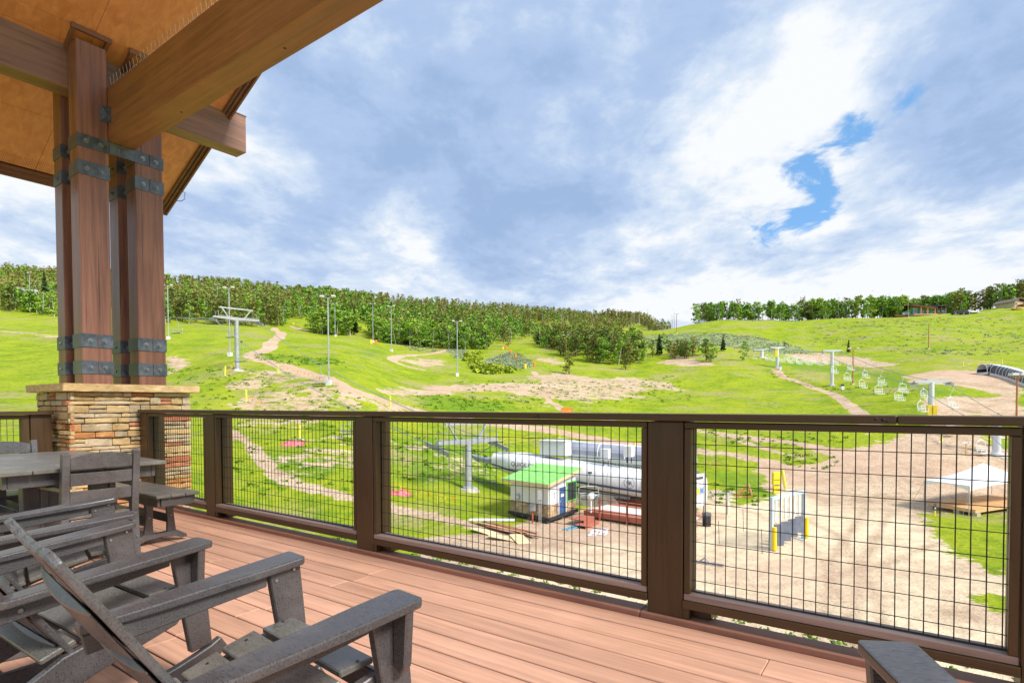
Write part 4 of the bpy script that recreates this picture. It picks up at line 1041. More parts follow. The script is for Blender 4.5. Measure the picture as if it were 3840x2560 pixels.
veneer(0, 0, .33, 0); veneer(.62, 0, 1, 0); veneer(0, 1, 0, 0)
wall(1, 0, 1, 1, zs, ze_, ze_, veneers[0], 'skirt_wall'); wall(1, 1, 0, 1, zs, ze_, ze_, veneers[0], 'skirt_wall')
mb = MB(); e = .03
mb.hexa([hp(-e*2, -e*2, .22), hp(1+e, -e*2, .22), hp(1+e, 1+e, .22), hp(-e*2, 1+e, .22), hp(-e*2, -e*2, zs-.003), hp(1+e, -e*2, zs-.003), hp(1+e, 1+e, zs-.003), hp(-e*2, 1+e, zs-.003)]); mb.build('base_frame', black_m, hut)
for u, v in ((.02, .02), (.5, .02), (.95, .02), (.02, .5), (.02, .95), (.9, .9)):
    x, y, _ = hp(u, v, 0); MB().box(x-.1, x+.1, y-.1, y+.1, -.3, .219).build('footing', conc_m, hut)
# single-pitch roof with plywood edge and green underlay
o_ = .12
def rp(u, v, dz): x, y, _ = hp(u, v, 0); return (x, y, w1+(w2-w1)*u+dz)
U0, U1, V0, V1 = -.16, 1.10, -.12, 1.12
mb = MB(); mb.hexa([rp(U0, V0, .02), rp(U1, V0, .02), rp(U1, V1, .02), rp(U0, V1, .02), rp(U0, V0, .25), rp(U1, V0, .25), rp(U1, V1, .25), rp(U0, V1, .25)]); mb.build('roof_edge', plywood_y, hut)
t = newmat('green_underlay'); oc = t('ShaderNodeTexCoord').outputs['Object']
n1 = t.noise(oc, 2.4, 4, .6); sp = t.noise(t.scale(oc, 5, 5, 5), 1., 2, .5); c = t.mix(t.rng(n1, .3, .7), (.20, .60, .10), (.34, .80, .18)); c = t.mix(t.rng(sp, .62, .70, 0, .5), c, (.10, .35, .08)); setp(t, color=c, rough=.5, normal=bump(t, n1, .3, .02)); gr_m = t.m
mb = MB(); mb.hexa([rp(U0, V0, .252), rp(U1, V0, .252), rp(U1, V1, .252), rp(U0, V1, .252), rp(U0+.006, V0+.006, .268), rp(U1-.006, V0+.006, .268), rp(U1-.006, V1-.006, .268), rp(U0+.006, V1-.006, .268)]); rf = mb.build('roof_cover', gr_m, hut)
# door and window on the right wall
def onwall(u0, u1, z0, z1, out0, out1, m_, name, par=None):
    mb = MB(); mb.box(u0*LR, u1*LR, -out1, -out0, z0, z1); return mb.build(name, m_, par or hut)
dr = onwall(.36, .60, .46, 2.50, .004, .05, blue_m, 'door'); onwall(.42, .53, 1.75, 1.98, .0505, .056, white_m, 'notice', dr); onwall(.335, .358, .46, 2.56, .0, .06, white_m, 'door_frame', dr); onwall(.602, .625, .46, 2.56, .0, .06, white_m, 'door_frame', dr); onwall(.335, .625, 2.505, 2.56, .0, .06, white_m, 'door_frame', dr)
onwall(.385, .40, 1.35, 1.52, .051, .10, silver_m, 'door_handle', dr)
wn = onwall(.655, .985, 1.30, 2.72, .004, .03, glass_m, 'window')
for (u0, u1, z0, z1) in ((.635, .655, 1.22, 2.80), (.985, 1.0, 1.22, 2.80), (.656, .984, 1.22, 1.299), (.656, .984, 2.721, 2.80)): onwall(u0, u1, z0, z1, .0, .09, green_trim, 'window_frame', wn)
for u in (.76, .875): onwall(u-.005, u+.005, 1.30, 2.72, .031, .045, black_m, 'mullion', wn)
for txt, u, z in (('only', .16, 1.95), ('ok', .80, 2.90)):
    me = text_mesh(txt, .34); me.materials.append(text_m); o = obj('lettering', me, hut, (u*LR+.25, -.008, z-.25)); o.rotation_euler = (R(90), R(-90), 0)
# utilities by the long wall
def near_hut(name, px, py, d, parts, label, cat, mat=None):
    p = at(px, py, d); g = ground(p.x, p.y); o = thing(name, label, cat, g, 0)
    for nm, mb, mt in parts: mb.build(nm, mt, o)
    return o
pm = [('cabinet', MB().box(-.24, .24, -.12, .12, .95, 1.45), grey_m), ('post', MB().tube([(0, .02, 0), (0, .02, .949)], .07, 7), mp('rusty_post', (.5, .13, .06), rough=.6))]
near_hut('utility_box', 1997, 1985, 42.9, pm, 'small pale grey utility box on a red post beside the hut', 'utility box')
pm = [('cabinet', MB().box(-.16, .16, -.09, .09, 1.9, 2.6), silver_m), ('conduit', MB().tube([(-.07, 0, -.1), (-.07, 0, 1.899)], .035, 6), silver_m), ('conduit', MB().tube([(.07, 0, -.1), (.07, 0, 1.899)], .035, 6), silver_m)]
near_hut('electrical_panel', 2025, 1985, 42.3, pm, 'tall grey electrical panel with twin conduits in front of the hut wall', 'electrical panel')
pm = [('meter', MB().box(-.15, .15, -.10, .10, 1.35, 1.85), silver_m), ('dial', MB().tube([(0, -.10, 1.62), (0, -.2, 1.62)], .11, 10), white_m), ('cable', MB().tube([(.1, 0, 1.4), (-.05, .05, .9), (-.2, .05, .4)], .015, 4), white_m)]
near_hut('electric_meter', 1940, 1960, 45.0, pm, 'white electric meter mounted at the left end of the hut', 'meter')

# ---- red-brown boarding platform with white mat, rail and steps
q0 = at(2215, 1935, 44.5); q1 = at(2480, 1985, 40.5); yq = yaw_of(q0, q1); QL = (q1-q0).xy.length
plat = thing('boarding_platform', 'low red brown boarding platform with cream matting and a plain handrail', 'platform', (q0.x, q0.y, ZG), yq)
i_ = 0
while i_*.145 < 4.2:
    y = i_*.145; MB().box(-.6, QL+1.5, y+.003, y+.142, .55, .59).build('board', redwood_m if i_*.145 < 1.15 or i_*.145 > 3.2 else board_w, plat); i_ += 1
MB().box(-.62, QL+1.5, -.045, -.003, .18, .585).build('fascia', redwood_m, plat)
MB().box(-.64, -.6005, -.04, 4.2, .18, .585).build('fascia', redwood_m, plat)
for x in (.9, 3.3, 5.7, 7.8): MB().box(x-.06, x+.06, -.17, -.048, -.25, 1.62).build('post', redwood_m, plat)
MB().box(.85, 7.9, -.175, -.04, 1.621, 1.67).build('handrail', redwood_m, plat)
mb = MB(); mb.prism([(8.0, .0), (8.9, -.3), (8.95, -.1), (8.1, .45)], 1, -.3, -.22); mb.build('stair_stringer', redwood_m, plat)
st = thing('wooden_steps', 'two low red brown wooden steps leading up to the hut door', 'steps', at(2165, 1950, 42.5).xy.to_3d()+Vector((0, 0, ZG)), yr)
for k_, (y0, y1, zz) in enumerate(((-1.3, -.4, .22), (-.7, .5, .42))):
    for j in range(5): x0 = -1.2+j*.0; 
    n_ = int((y1-y0)/.15)
    for j in range(n_): MB().box(-1.25+k_*.9, 1.0+k_*.5, y0+j*.15+.003, y0+j*.15+.147, zz-.04, zz).build('board', redwood_m, st)
    MB().box(-1.26+k_*.9, 1.01+k_*.5, y0-.03, y0+.0, -.1, zz-.002).build('riser', redwood_m, st)
p2 = thing('loading_ramp', 'second low platform with cream deck behind the concrete mast', 'platform', at(2400, 1905, 50).xy.to_3d()+Vector((0, 0, ZG+.1)), yq)
MB().box(-1.9, 3.4, -.9, 1.6, .55, .62).build('deck_sheet', board_w, p2); MB().box(-1.92, 3.4, -.94, -.9, .1, .61).build('fascia', redwood_m, p2)
lc = make_chair4('terminal_chair', (silver_m, mp('dark_seat', (.05, .05, .06), rough=.5)), w=2.0); place(lc, at(2212, 1772, 45.6), R(22), .90); lc['label'] = 'empty lift chair hanging in the terminal just right of the hut'
kw = thing('wrapped_speaker', 'white fabric wrapped head on a short white post on the platform', 'post', at(2216, 1925, 44).xy.to_3d()+Vector((0, 0, ZG+.59)), 0)
MB().tube([(0, 0, 0), (0, 0, 1.0)], .08, 10).build('post', white_m, kw)
mb = MB(); rs = random.Random(3); pts = [(0, 0, .95), (0, 0, 1.1), (.02, 0, 1.35), (0, 0, 1.5)]; mb.tube(pts, [.10, .30, .34, .12], 9); mb.v = [(x+rs.uniform(-.05, .05), y+rs.uniform(-.05, .05), z+rs.uniform(-.05, .05)) for x, y, z in mb.v]; mb.build('wrap', white_m, kw)

# ---- lumber pile, ladder, bags
lp = thing('lumber_pile', 'untidy pile of weathered planks and plywood on the dirt left of the hut', 'lumber', hit(1890, 1990), yaw_of(hit(1800, 1962), hit(2010, 2022)))
rs = random.Random(12)
for k_ in range(16):
    x, y = rs.uniform(-.7, .7), rs.uniform(-.55, .55); a = rs.uniform(-.22, .22); l_ = rs.uniform(1.6, 3.0); w = rs.uniform(.10, .24); z = .03+k_*.014
    mb = MB(); mb.bar((x-l_*math.cos(a), y-l_*math.sin(a)*.5, z), (x+l_*math.cos(a), y+l_*math.sin(a)*.5, z+rs.uniform(0, .08)), w, .035); mb.build('plank', rs.choice([oldwood_m, oldwood_m, redwood_m, newwood_m]), lp)
for (x, y, a) in ((1.9, -1.6, .5), (2.9, -1.0, -.4), (-.5, -1.4, .2)):
    mb = MB(); M = Matrix.Translation((x, y, .12)) @ Matrix.Rotation(a, 4, 'Z') @ Matrix.Rotation(.10, 4, 'Y'); mb.box(-1.0, 1.0, -.45, .45, 0, .02); mb.v = [tuple(M @ Vector(p)) for p in mb.v]; mb.build('plywood_sheet', plywood_y, lp)
wp = thing('white_pipe_stack', 'few white pipes and a board lying behind the lumber pile', 'pipes', hit(1850, 1955), yaw_of(hit(1790, 1945), hit(1905, 1952)))
for k_ in range(4): mb = MB(); mb.tube([(-1.9, k_*.16, .07), (1.6, k_*.17+.1, .07)], .06, 7); mb.build('pipe', white_m, wp)
ld = thing('blue_ladder', 'blue extension ladder lying flat on the dirt in front of the platform', 'ladder', hit(2175, 1972), yaw_of(hit(2130, 1988), hit(2225, 1960)))
for y in (-.21, .21): MB().box(-1.9, 1.9, y-.03, y+.03, .03, .11).build('rail', mp('blue_fibreglass', (.10, .42, .62), rough=.5) if y < 0 else MATS['blue_fibreglass'], ld)
for k_ in range(13): MB().box(-1.8+k_*.3-.02, -1.8+k_*.3+.02, -.179, .179, .05, .09).build('rung', silver_m, ld)
sh = thing('shingle_bundle', 'white and red wrapped shingle bundles lying on the dirt', 'shingle bundles', hit(2232, 1997), yr+R(12))
for k_, (x, y) in enumerate(((-.75, 0), (.25, .1), (-.2, -.6), (.75, -.45))):
    b_ = MB().box(x-.48, x+.48, y-.24, y+.24, 0, .10).build('bundle', white_m, sh, bevel=.02)
    MB().box(x-.40, x-.10, y-.20, y+.02, .1005, .104).build('printed_band', red_m, b_)
sh2 = None

# ---- billboard, bin, bollard, gate
sg0 = hit(2640, 1948); 
sb = thing('trail_map_sign', 'tall white notice board with charts and a yellow square, partly behind the post', 'sign', (sg0.x, sg0.y, sg0.z), R(40))
for x in (-2.3, .0): MB().box(x-.06, x+.06, -.05, .05, 0, 3.7).build('post', silver_m, sb)
MB().box(-2.24, -.06, -.03, .03, 1.15, 3.62).build('panel', white_m, sb)
mb = MB()
for z in (2.55, 2.05): mb.box(-2.2, -.12, -.036, -.031, z, z+.025)
for x in (-1.6, -1.1, -.62, -.14): mb.box(x-.015, x+.015, -.036, -.031, 1.3, 3.1)
tag(mb.build('ruled_lines', text_m, sb), kind='stuff')
MB().box(-1.05, -.66, -.037, -.0315, 2.1, 2.52).build('yellow_square', mp('sign_yellow', (.85, .80, .05), rough=.5, bmp=0), sb); MB().box(-.58, -.18, -.037, -.0315, 2.12, 2.5).build('blue_square', mp('sign_blue', (.10, .25, .6), rough=.5, bmp=0), sb)
MB().box(-2.15, -.2, -.037, -.0315, 3.2, 3.4).build('title_bar', text_m, sb)
bp = hit(2650, 1972)
bn_ = thing('litter_bin', 'black twin lidded litter bin standing under the notice board', 'bin', (bp.x, bp.y, bp.z), R(20))
MB().box(-.22, .0, -.22, .22, 0, .78).build('body', black_m, bn_, bevel=.02); MB().box(.006, .22, -.22, .22, 0, .78).build('body', black_m, bn_, bevel=.02)
mb = MB(); mb.box(-.24, .24, -.24, .24, .785, .86); mb.prism([(-.24, .861), (.24, .861), (.2, 1.02), (-.2, 1.02)], 0, -.24, .24); mb.build('lid', mp('bin_grey', (.12, .12, .13), rough=.5), bn_, bevel=.01)
bo = hit(2730, 1928)
b_ = thing('marker_bollard', 'short cream bollard standing alone on the dirt', 'bollard', bo, 0); MB().tube([(0, 0, 0), (0, 0, .95), (0, 0, 1.05)], [.13, .13, .09], 12).build('body', mp('cream_paint', (.72, .70, .50), rough=.5), b_, smooth=True)
MB().tube([(0, 0, 1.05), (0, 0, 1.75)], .07, 8).build('pipe', lightblue_m, b_)
pr_ = thing('pipe_rail', 'thin white horizontal pipe rail behind the cream bollard', 'rail', hit(2668, 1870), 0)
q_ = hit(2760, 1870)-hit(2668, 1870); MB().tube([(0, 0, .55), (q_.x, q_.y, q_.z+.55)], .05, 7).build('pipe', silver_m, pr_); MB().tube([(0, 0, 0), (0, 0, .6)], .05, 7).build('leg', silver_m, pr_)
# maze gate: steel portal with hanging pads and yellow padded posts
g0 = hit(2892, 2062); g1 = hit(3012, 2020); yg = yaw_of(g0, g1); GL = (g1-g0).length
g0.z = ZG; GH = 3.05
gate = thing('queue_gate', 'pale blue steel queue gate with white boards and four slate pads', 'gate', g0, yg)
for x in (0, GL): MB().box(x-.10, x+.10, -.10, .10, 0, GH).build('post', lightblue_m, gate, bevel=.01)
MB().box(-.1, GL+.1, -.095, .095, GH+.001, GH+.22).build('lintel', lightblue_m, gate, bevel=.01)
for k_ in range(6): x = GL*(.12+.145*k_); MB().box(x-.12, x+.12, -.05, -.0, GH-1.35, GH-.002).build('hanging_board', white_m, gate)
rs = random.Random(5)
for k_ in range(4):
    x = GL*(.13+.215*k_); dy = rs.uniform(-.12, .12); zt = 1.55+k_*.04; zb = .28+k_*.12
    mb = MB(); n_ = 5
    cx_, sx_ = math.cos(-yg+.25+dy), math.sin(-yg+.25+dy); W_ = .37; q2 = lambda u, w, z: (x+u*cx_-w*sx_, -.16+u*sx_+w*cx_, z)
    mb.hexa([q2(-W_, -.10, zb), q2(W_, -.10, zb-.06), q2(W_, .02, zb-.06), q2(-W_, .02, zb), q2(-W_+.03, -.03, zt), q2(W_-.02, -.03, zt+.03), q2(W_-.02, .04, zt+.03), q2(-W_+.03, .04, zt)]); mb.build('pad', slate_m, gate, bevel=.03)
for x, y in ((.0, -.13), (GL+.02, -.13)):
    mb = MB(); mb.tube([(x, y-.05, .05), (x, y-.05, 1.45)], [.16, .14], 10); mb.build('yellow_padding', yellow_m, gate, smooth=True)
MB().box(GL-.42, GL+.42, -.3, .3, 0, .05).build('base_plate', lightblue_m, gate)
ap = hit(3700, 2000)
# yellow pad stack, leaning yellow pole, orange sledge frame
yp = thing('yellow_pad', 'upright yellow foam pad with black bands at the edge of the dirt', 'safety pad', hit(2910, 1848), R(10))
MB().box(-.33, .33, -.12, .12, 0, .75).build('foam', yellow_m, yp, bevel=.05); MB().box(-.40, .40, -.14, .14, .80, 2.05).build('foam', yellow_m, yp, bevel=.06)
for z in (.38, .775, 1.3): MB().box(-.3, .3, -.15, -.1405, z-.03, z+.02).build('band', black_m, yp)
yl_ = thing('leaning_marker', 'tall fluorescent marker pole leaning beside the yellow foam pad', 'marker pole', hit(2947, 1838), 0)
MB().tube([(0, 0, 0), (-.38, 0, 2.1)], .15, 8).build('pole', lime_m, yl_); MB().bar((-.9, 0, .02), (.3, -.2, .12), .12, .08).build('foot', white_m, yl_); MB().bar((-.3, -.4, .02), (.9, .2, .10), .12, .08).build('foot', white_m, yl_)
of = thing('orange_a_frame', 'folded orange A frame barrier lying on the grass edge', 'barrier', hit(2795, 1862), R(-12))
for a, b in (((-.95, 0, .02), (.25, 0, 1.25)), ((-.5, .3, .02), (.25, .2, 1.25)), ((.25, 0, 1.25), (.62, 0, .02)), ((.3, .25, 1.22), (.75, .4, .02)), ((-.9, 0, .05), (.6, 0, .05)), ((-.4, 0, .55), (.45, .05, .55))):
    MB().bar(a, b, .06, .09).build('leg', mp('faded_orange', (.72, .25, .12), rough=.6) if 'faded_orange' not in MATS else MATS['faded_orange'], of)
MB().bar((.28, .1, 1.25), (.55, .15, .35), .25, .05).build('flap', white_m, of)
for (px_, py_, h_) in ((2788, 1990, 1.55), (2697, 2039, 1.5), (2858, 2075, 1.5)):
    o = thing('thin_stake', 'thin black stake pushed into the dirt, {} of the queue gate'.format({2788: 'far left', 2697: 'furthest left', 2858: 'just left'}[px_]), 'stake', hit(px_, py_), 0); MB().tube([(0, 0, 0), (-.05, 0, h_)], .018, 5).build('rod', black_m, o)
sn = thing('snow_tube_frame', 'grey metal frame lying on the dirt just right of the big rail post', 'metal frame', hit(2665, 2115), R(-35))
for y in (-.15, .15): MB().bar((-.9, y, .05), (.7, y, .05), .06, .06).build('runner', silver_m, sn)
for x in (-.7, -.2, .3): MB().bar((x, -.15, .09), (x, .15, .09), .05, .04).build('crossbar', silver_m, sn)
MB().tube([(-.6, -.1, .1), (-.3, -.1, .34), (0, -.1, .1)], .05, 6).build('hoop', grey_m, sn)

# ---- marquee over a plank stage
m0 = hit(3425, 1900)
SX, SY = 6.6, 6.0
A_ = at(3481, 1888, 48.8); B_ = at(3658, 1916, 45.2); C_ = at(3900, 1888, 49.5)
e1 = (B_-A_).xy; e2 = (C_-B_).xy
ms = thing('plank_stage', 'low new timber stage of orange planks under the white canopy', 'stage', (A_.x, A_.y, ZG), yaw_of(A_, B_))
l1, l2 = e1.length, e2.length; angm = yaw_of(B_, C_)-yaw_of(A_, B_)
nb = 26
for k_ in range(nb):
    y0 = l2*k_/nb
    f0 = lambda x, y: (x+y*math.cos(angm)*1, y*math.sin(angm))
    p_ = [f0(0, y0+.005), f0(l1, y0+.005), f0(l1, y0+l2/nb-.005), f0(0, y0+l2/nb-.005)]
    MB().hexa([(x, y, .42) for x, y in p_]+[(x, y, .46) for x, y in p_]).build('plank', newwood_m, ms)
for (a, b) in (((0, 0), (l1, 0)), (f0(l1, 0), f0(l1, l2))):
    MB().bar((a[0], a[1]-.03, .31), (b[0], b[1]-.03, .31), .05, .20).build('rim_beam', newwood_m, ms)
for k_, (u, v) in enumerate(((.05, .02), (.62, .02), (.97, .03), (.98, .55), (.9, .95), (.1, .9))):
    x, y = f0(l1*u, l2*v); MB().box(x-.22, x+.22, y-.22, y+.22, -.1, .20).build('block', conc_m, ms)
tn = thing('marquee', 'white peaked canopy tent on thin steel legs over the timber stage', 'canopy tent', (A_.x, A_.y, ZG), yaw_of(A_, B_))
zl = at(3470, 1812, 48.8).z-ZG; zp = at(3706, 1744, 47.5).z-ZG
cor = [f0(-.25, -.2), f0(l1*1.0-.3, -.35), f0(l1+.1, l2+.1), f0(-.2, l2+.3)]
cx = sum(c_[0] for c_ in cor)/4; cy_ = sum(c_[1] for c_ in cor)/4
vs = []; fs = []; NN = 8; NR = 6
edge = []
for k_ in range(4):
    a = cor[k_]; b = cor[(k_+1) % 4]
    for j in range(NN): edge.append((a[0]+(b[0]-a[0])*j/NN, a[1]+(b[1]-a[1])*j/NN, j/NN))
n_ = len(edge)
for r_ in range(NR+1):
    f_ = r_/NR
    for (x, y, u) in edge:
        sag = .16*math.sin(math.pi*u)*(1-f_); dip = -.28*math.sin(math.pi*f_)*(1+.0*u)
        vs.append((x+(cx-x)*f_, y+(cy_-y)*f_, zl+.30+(zp-zl-.30)*(f_**1.15)+dip*.5))
for (x, y, u) in edge: vs.append((x, y, zl-.14+.34*math.sin(math.pi*u)))
for r_ in range(NR):
    for j in range(n_): fs.append((r_*n_+j, r_*n_+(j+1) % n_, (r_+1)*n_+(j+1) % n_, (r_+1)*n_+j))
o0 = (NR+1)*n_
for j in range(n_): fs.append((o0+j, o0+(j+1) % n_, (j+1) % n_, j))
mb = MB(); mb.v = vs; mb.f = fs; mb.mi = [0]*len(fs); cv_ = mb.build('canopy', mp('tent_vinyl', (.80, .81, .82), rough=.35, var=.02, scale=1, bmp=0), tn, smooth=True)
for x, y in cor: MB().tube([(x, y, 0), (x, y, zl+.25)], .035, 7).build('leg', silver_m, tn)
for (x, y), (ox, oy) in zip(cor, ((-.9, -.5), (.2, -1.), (1., .2), (-.6, 1.))): MB().tube([(x, y, zl+.1), (x+ox, y+oy, 0)], .012, 4).build('guy_strap', grey_m, tn)
sm = thing('small_marker', 'small black and white stake marker on an orange base beside the stage', 'marker', hit(3506, 1935), 0)
MB().box(-.09, .09, -.02, .02, .45, 1.05).build('plate', text_m, sm); MB().box(-.05, .05, -.03, .03, 0, .449).build('stake', yellow_m, sm); MB().box(-.05, .05, -.025, -.0205, .6, .7).build('mark', white_m, sm)
# ================================================================== LIFTS, POLES, BUILDINGS ON THE SLOPES
rope_m = mp('steel_rope', (.30, .31, .33), rough=.5, bmp=0); cream_m = mp('cream_chair_paint', (.80, .82, .80), rough=.4, var=.03, bmp=0); rust_m = mp('rust_orange_pole', (.50, .20, .09), rough=.7, var=.15, scale=2, bmp=0)
lamp_m = mp('lamp_housing', (.62, .63, .64), rough=.4, var=.05, bmp=0); seat_m = MATS['dark_seat']
def lift_tower(base, h, r, arm, yaw, label, frame=True, wheels=7, train=3.5, group=None, mat=None, slope=.0):
    """yaw: direction of the rope; arms run across it"""
    m_ = mat or silver_m
    t_ = thing('lift_tower', label, 'lift tower', base, yaw, group)
    MB().tube([(0, 0, -.3), (0, 0, .28), (0, 0, .32), (0, 0, h*.5), (0, 0, h)], [r*1.8, r*1.5, r, r*.95, r*.86], 14).build('mast', m_, t_, smooth=True)
    MB().tube([(0, 0, -.25), (0, 0, .12)], [r*3.2, r*2.7], 14).build('footing', conc_m, t_)
    mb = MB(); mb.hexa([(-.22, -arm/2, h-.02), (.22, -arm/2, h-.02), (.22, 0, h-.22), (-.22, 0, h-.22), (-.22, -arm/2, h+.24), (.22, -arm/2, h+.24), (.22, 0, h+.30), (-.22, 0, h+.30)])
    mb.hexa([(-.22, 0, h-.22), (.22, 0, h-.22), (.22, arm/2, h-.02), (-.22, arm/2, h-.02), (-.22, 0, h+.30), (.22, 0, h+.30), (.22, arm/2, h+.24), (-.22, arm/2, h+.24)])
    mb.build('crossarm', m_, t_)
    if frame:
        for sy in (-1, 1): MB().bar((0, sy*arm*.18, h+.26), (0, sy*arm*.31, h+1.62), .14, .18, (1, 0, 0)).build('frame_leg', m_, t_)
        MB().box(-.09, .09, -arm*.37, arm*.37, h+1.63, h+1.83).build('lifting_beam', m_, t_)
    for sy in (-1, 1):
        y = sy*arm*.5; mb = MB(); mb.bar((-train/2, y, h-.28-train/2*slope), (train/2, y, h-.28+train/2*slope), .10, .16); mb.bar((-train*.3, y+.02, h-.1), (train*.3, y+.02, h-.1), .08, .12); mb.bar((0, y, h-.35), (0, y, h+.1), .16, .3, (1, 0, 0))
        tr = mb.build('sheave_train', grey_m, t_)
        for k_ in range(wheels):
            x = -train/2+train*(k_+.5)/wheels; z = h-.42+x*slope
            MB().tube([(x, y-.06, z), (x, y+.06, z)], .24 if frame else .17, 10).build('sheave', grey_m if not mat else m_, tr)
    if frame:
        mb = MB()
        for sy in (-1, 1):
            for x in (-.7, .7): mb.bar((x, sy*arm*.12, h+.3), (x, sy*arm*.42, h+.3), .05, .05)
            mb.tube([(-.7, sy*arm*.42, h+.3), (-.7, sy*arm*.42, h+1.0), (.7, sy*arm*.42, h+1.0), (.7, sy*arm*.42, h+.3)], .03, 4)
        tag(mb.build('work_platform', silver_m, t_), kind='stuff')
    mb = MB()
    for x in (-.2, .2): mb.bar((r+.12, x, .6), (r+.12, x, h-.3), .04, .04, (1, 0, 0))
    k_ = .8
    while k_ < h-.4: mb.bar((r+.12, -.2, k_), (r+.12, .2, k_), .03, .03); k_ += .4
    tag(mb.build('ladder', silver_m, t_), kind='stuff')
    return t_
def topz(px, py, d): return at(px, py, d).z
# left (express) lift
B1 = hit(1756, 1834, 40); B2 = hit(890, 1388, 60)
yawL = yaw_of(B1, B2); ARM = 7.2
h1 = topz(1756, 1658, B1.y)-B1.z; h2 = topz(890, 1197, B2.y)-B2.z
lift_tower(B1, h1, .34, ARM, yawL, 'stout grey lift tower with sheave trains nearest the white terminal', slope=.25)
lift_tower(B2, h2, .36, ARM, yawL, 'tall grey lift tower standing on the grass left of the winding track', slope=.2)
B3 = at(60, 1090, 230); yaw3 = yaw_of(B2, B3)
dL = Vector((math.cos(yawL), math.sin(yawL), 0)); nL = Vector((-math.sin(yawL), math.cos(yawL), 0))
def rope_pts(p, q, sag, n=14): return [p.lerp(q, i/n)-Vector((0, 0, sag*4*(i/n)*(1-i/n))) for i in range(n+1)]
def up(p, z): return Vector((p.x, p.y, p.z+z))
ropes = {}
for sgn, nm in ((-1, 'far'), (1, 'near')):
    off = nL*(sgn*ARM/2)
    e0 = Vector((a0.x, a0.y, 0))+Vector((-2.6*math.cos(ty), -2.6*math.sin(ty), term_z(0)+.35))+Vector((-math.sin(ty), math.cos(ty), 0))*(sgn*-.6)
    pts = [e0]+[up(B1, h1-.22)+off]
    seg = rope_pts(up(B1, h1-.22)+off, up(B2, h2-.22)+off, 1.6, 24)+rope_pts(up(B2, h2-.22)+off, at(140 if sgn < 0 else 90, 1062, 210), 3., 20)[1:]
    ropes[nm] = seg
    full = [e0]+seg
    o = MB().tube(full, .05, 5, False).build('haul_rope', rope_m)
    tag(o, 'thin steel haul rope of the left lift, {} strand climbing from the terminal'.format('right hand' if sgn < 0 else 'left hand'), 'rope')
def on_rope(seg, px):
    best = None
    for a, b in zip(seg[:-1], seg[1:]):
        for k_ in range(12):
            p = a.lerp(b, k_/12); e = abs(pix(p)[0]-px)
            if best is None or e < best[0]: best = (e, p)
    return best[1]
ex = make_chair4('express_chair', (silver_m, seat_m), w=2.1, h=2.9)
ex_spots = [('far', 1199, 'grey lift chair hanging above the track just left of the tall light pole'), ('near', 1306, 'grey lift chair low on the rope, its grip just above the top rail'), ('near', 905, 'grey lift chair passing directly beside the left tower mast'),
            ('near', 661, 'grey lift chair immediately right of the timber posts'), ('far', 868, 'grey lift chair half hidden behind the left lift tower'), ('near', 1400, 'grey lift chair seen through the railing beside the second rail post')]
for i, (rn, px_, lab) in enumerate(ex_spots):
    p = on_rope(ropes[rn], px_); o = ex if i == 0 else dup(ex, (0, 0, 0), 0, lab)
    place(o, p, R(-15), 1.0); o['label'] = lab; o['group'] = 'grey chairs of the left lift'
e0 = at(1822, 1712, 57); o = dup(ex, e0, R(10), 'grey lift chair with dark seat entering the nose of the white terminal'); o.scale = (1, 1, 1)
# right (old) lift
cb = [(3738, 1706, 1575, .40, 'thick pale lift tower at the right edge, seen through the railing', 3.8), (3492, 1558, 1432, .36, 'pale lift tower with yellow pads at its foot, just above the top rail', 4.4), (3120, 1446, 1316, .34, 'pale T shaped lift tower in the middle of the chairlift row', 4.0),
      (2915, 1378, 1304, .38, 'pale lift tower carrying a yellow panel near the top of the row', 3.8), (2857, 1342, 1312, .5, 'short stout tower at the far end of the chairlift row', 4.6)]
bases = []; tops = []
for (px_, yb, yt, r_, lab, arm) in cb:
    b = hit(px_, yb, 50); bases.append(b); tops.append(topz(px_, yt, b.y)-b.z)
pale_m = mp('pale_tower_paint', (.66, .70, .74), rough=.45, var=.04, bmp=0)
for i, (b, h_) in enumerate(zip(bases, tops)):
    j0, j1 = max(0, i-1), min(len(bases)-1, i+1); yw = yaw_of(bases[j0], bases[j1])
    t_ = lift_tower(b, h_, cb[i][3], cb[i][5], yw, cb[i][4], frame=False, wheels=5, train=2.4 if i in (0, 1, 4) else 1.0, group=None, mat=pale_m)
    if i == 3: MB().box(-.5, -.42, .1, .75, h_-2.4, h_-.3).build('yellow_panel', yellow_m, t_)
    if i == 1:
        for sy in (-.45, .25): MB().box(-.75, -.45, sy, sy+.55, 0, 1.5).build('yellow_pad', yellow_m, t_, bevel=.05)
strands = {}
for sgn in (-1, 1):
    P = []
    for i, (b, h_) in enumerate(zip(bases, tops)):
        j0, j1 = max(0, i-1), min(len(bases)-1, i+1); yw = yaw_of(bases[j0], bases[j1]); P.append(up(b, h_-.25)+Vector((-math.sin(yw), math.cos(yw), 0))*(sgn*cb[i][5]/2))
    P.insert(0, P[0]+(P[0]-P[1])*.7+Vector((0, 0, -2)))
    seg = []
    for a, b in zip(P[:-1], P[1:]): seg += rope_pts(a, b, .9 if (a-b).length > 30 else .3, 12)
    strands[sgn] = seg
    o = MB().tube(seg, .045, 5, False).build('haul_rope', rope_m); tag(o, 'thin rope of the old right hand chairlift, {} strand'.format('right' if sgn < 0 else 'left'), 'rope')
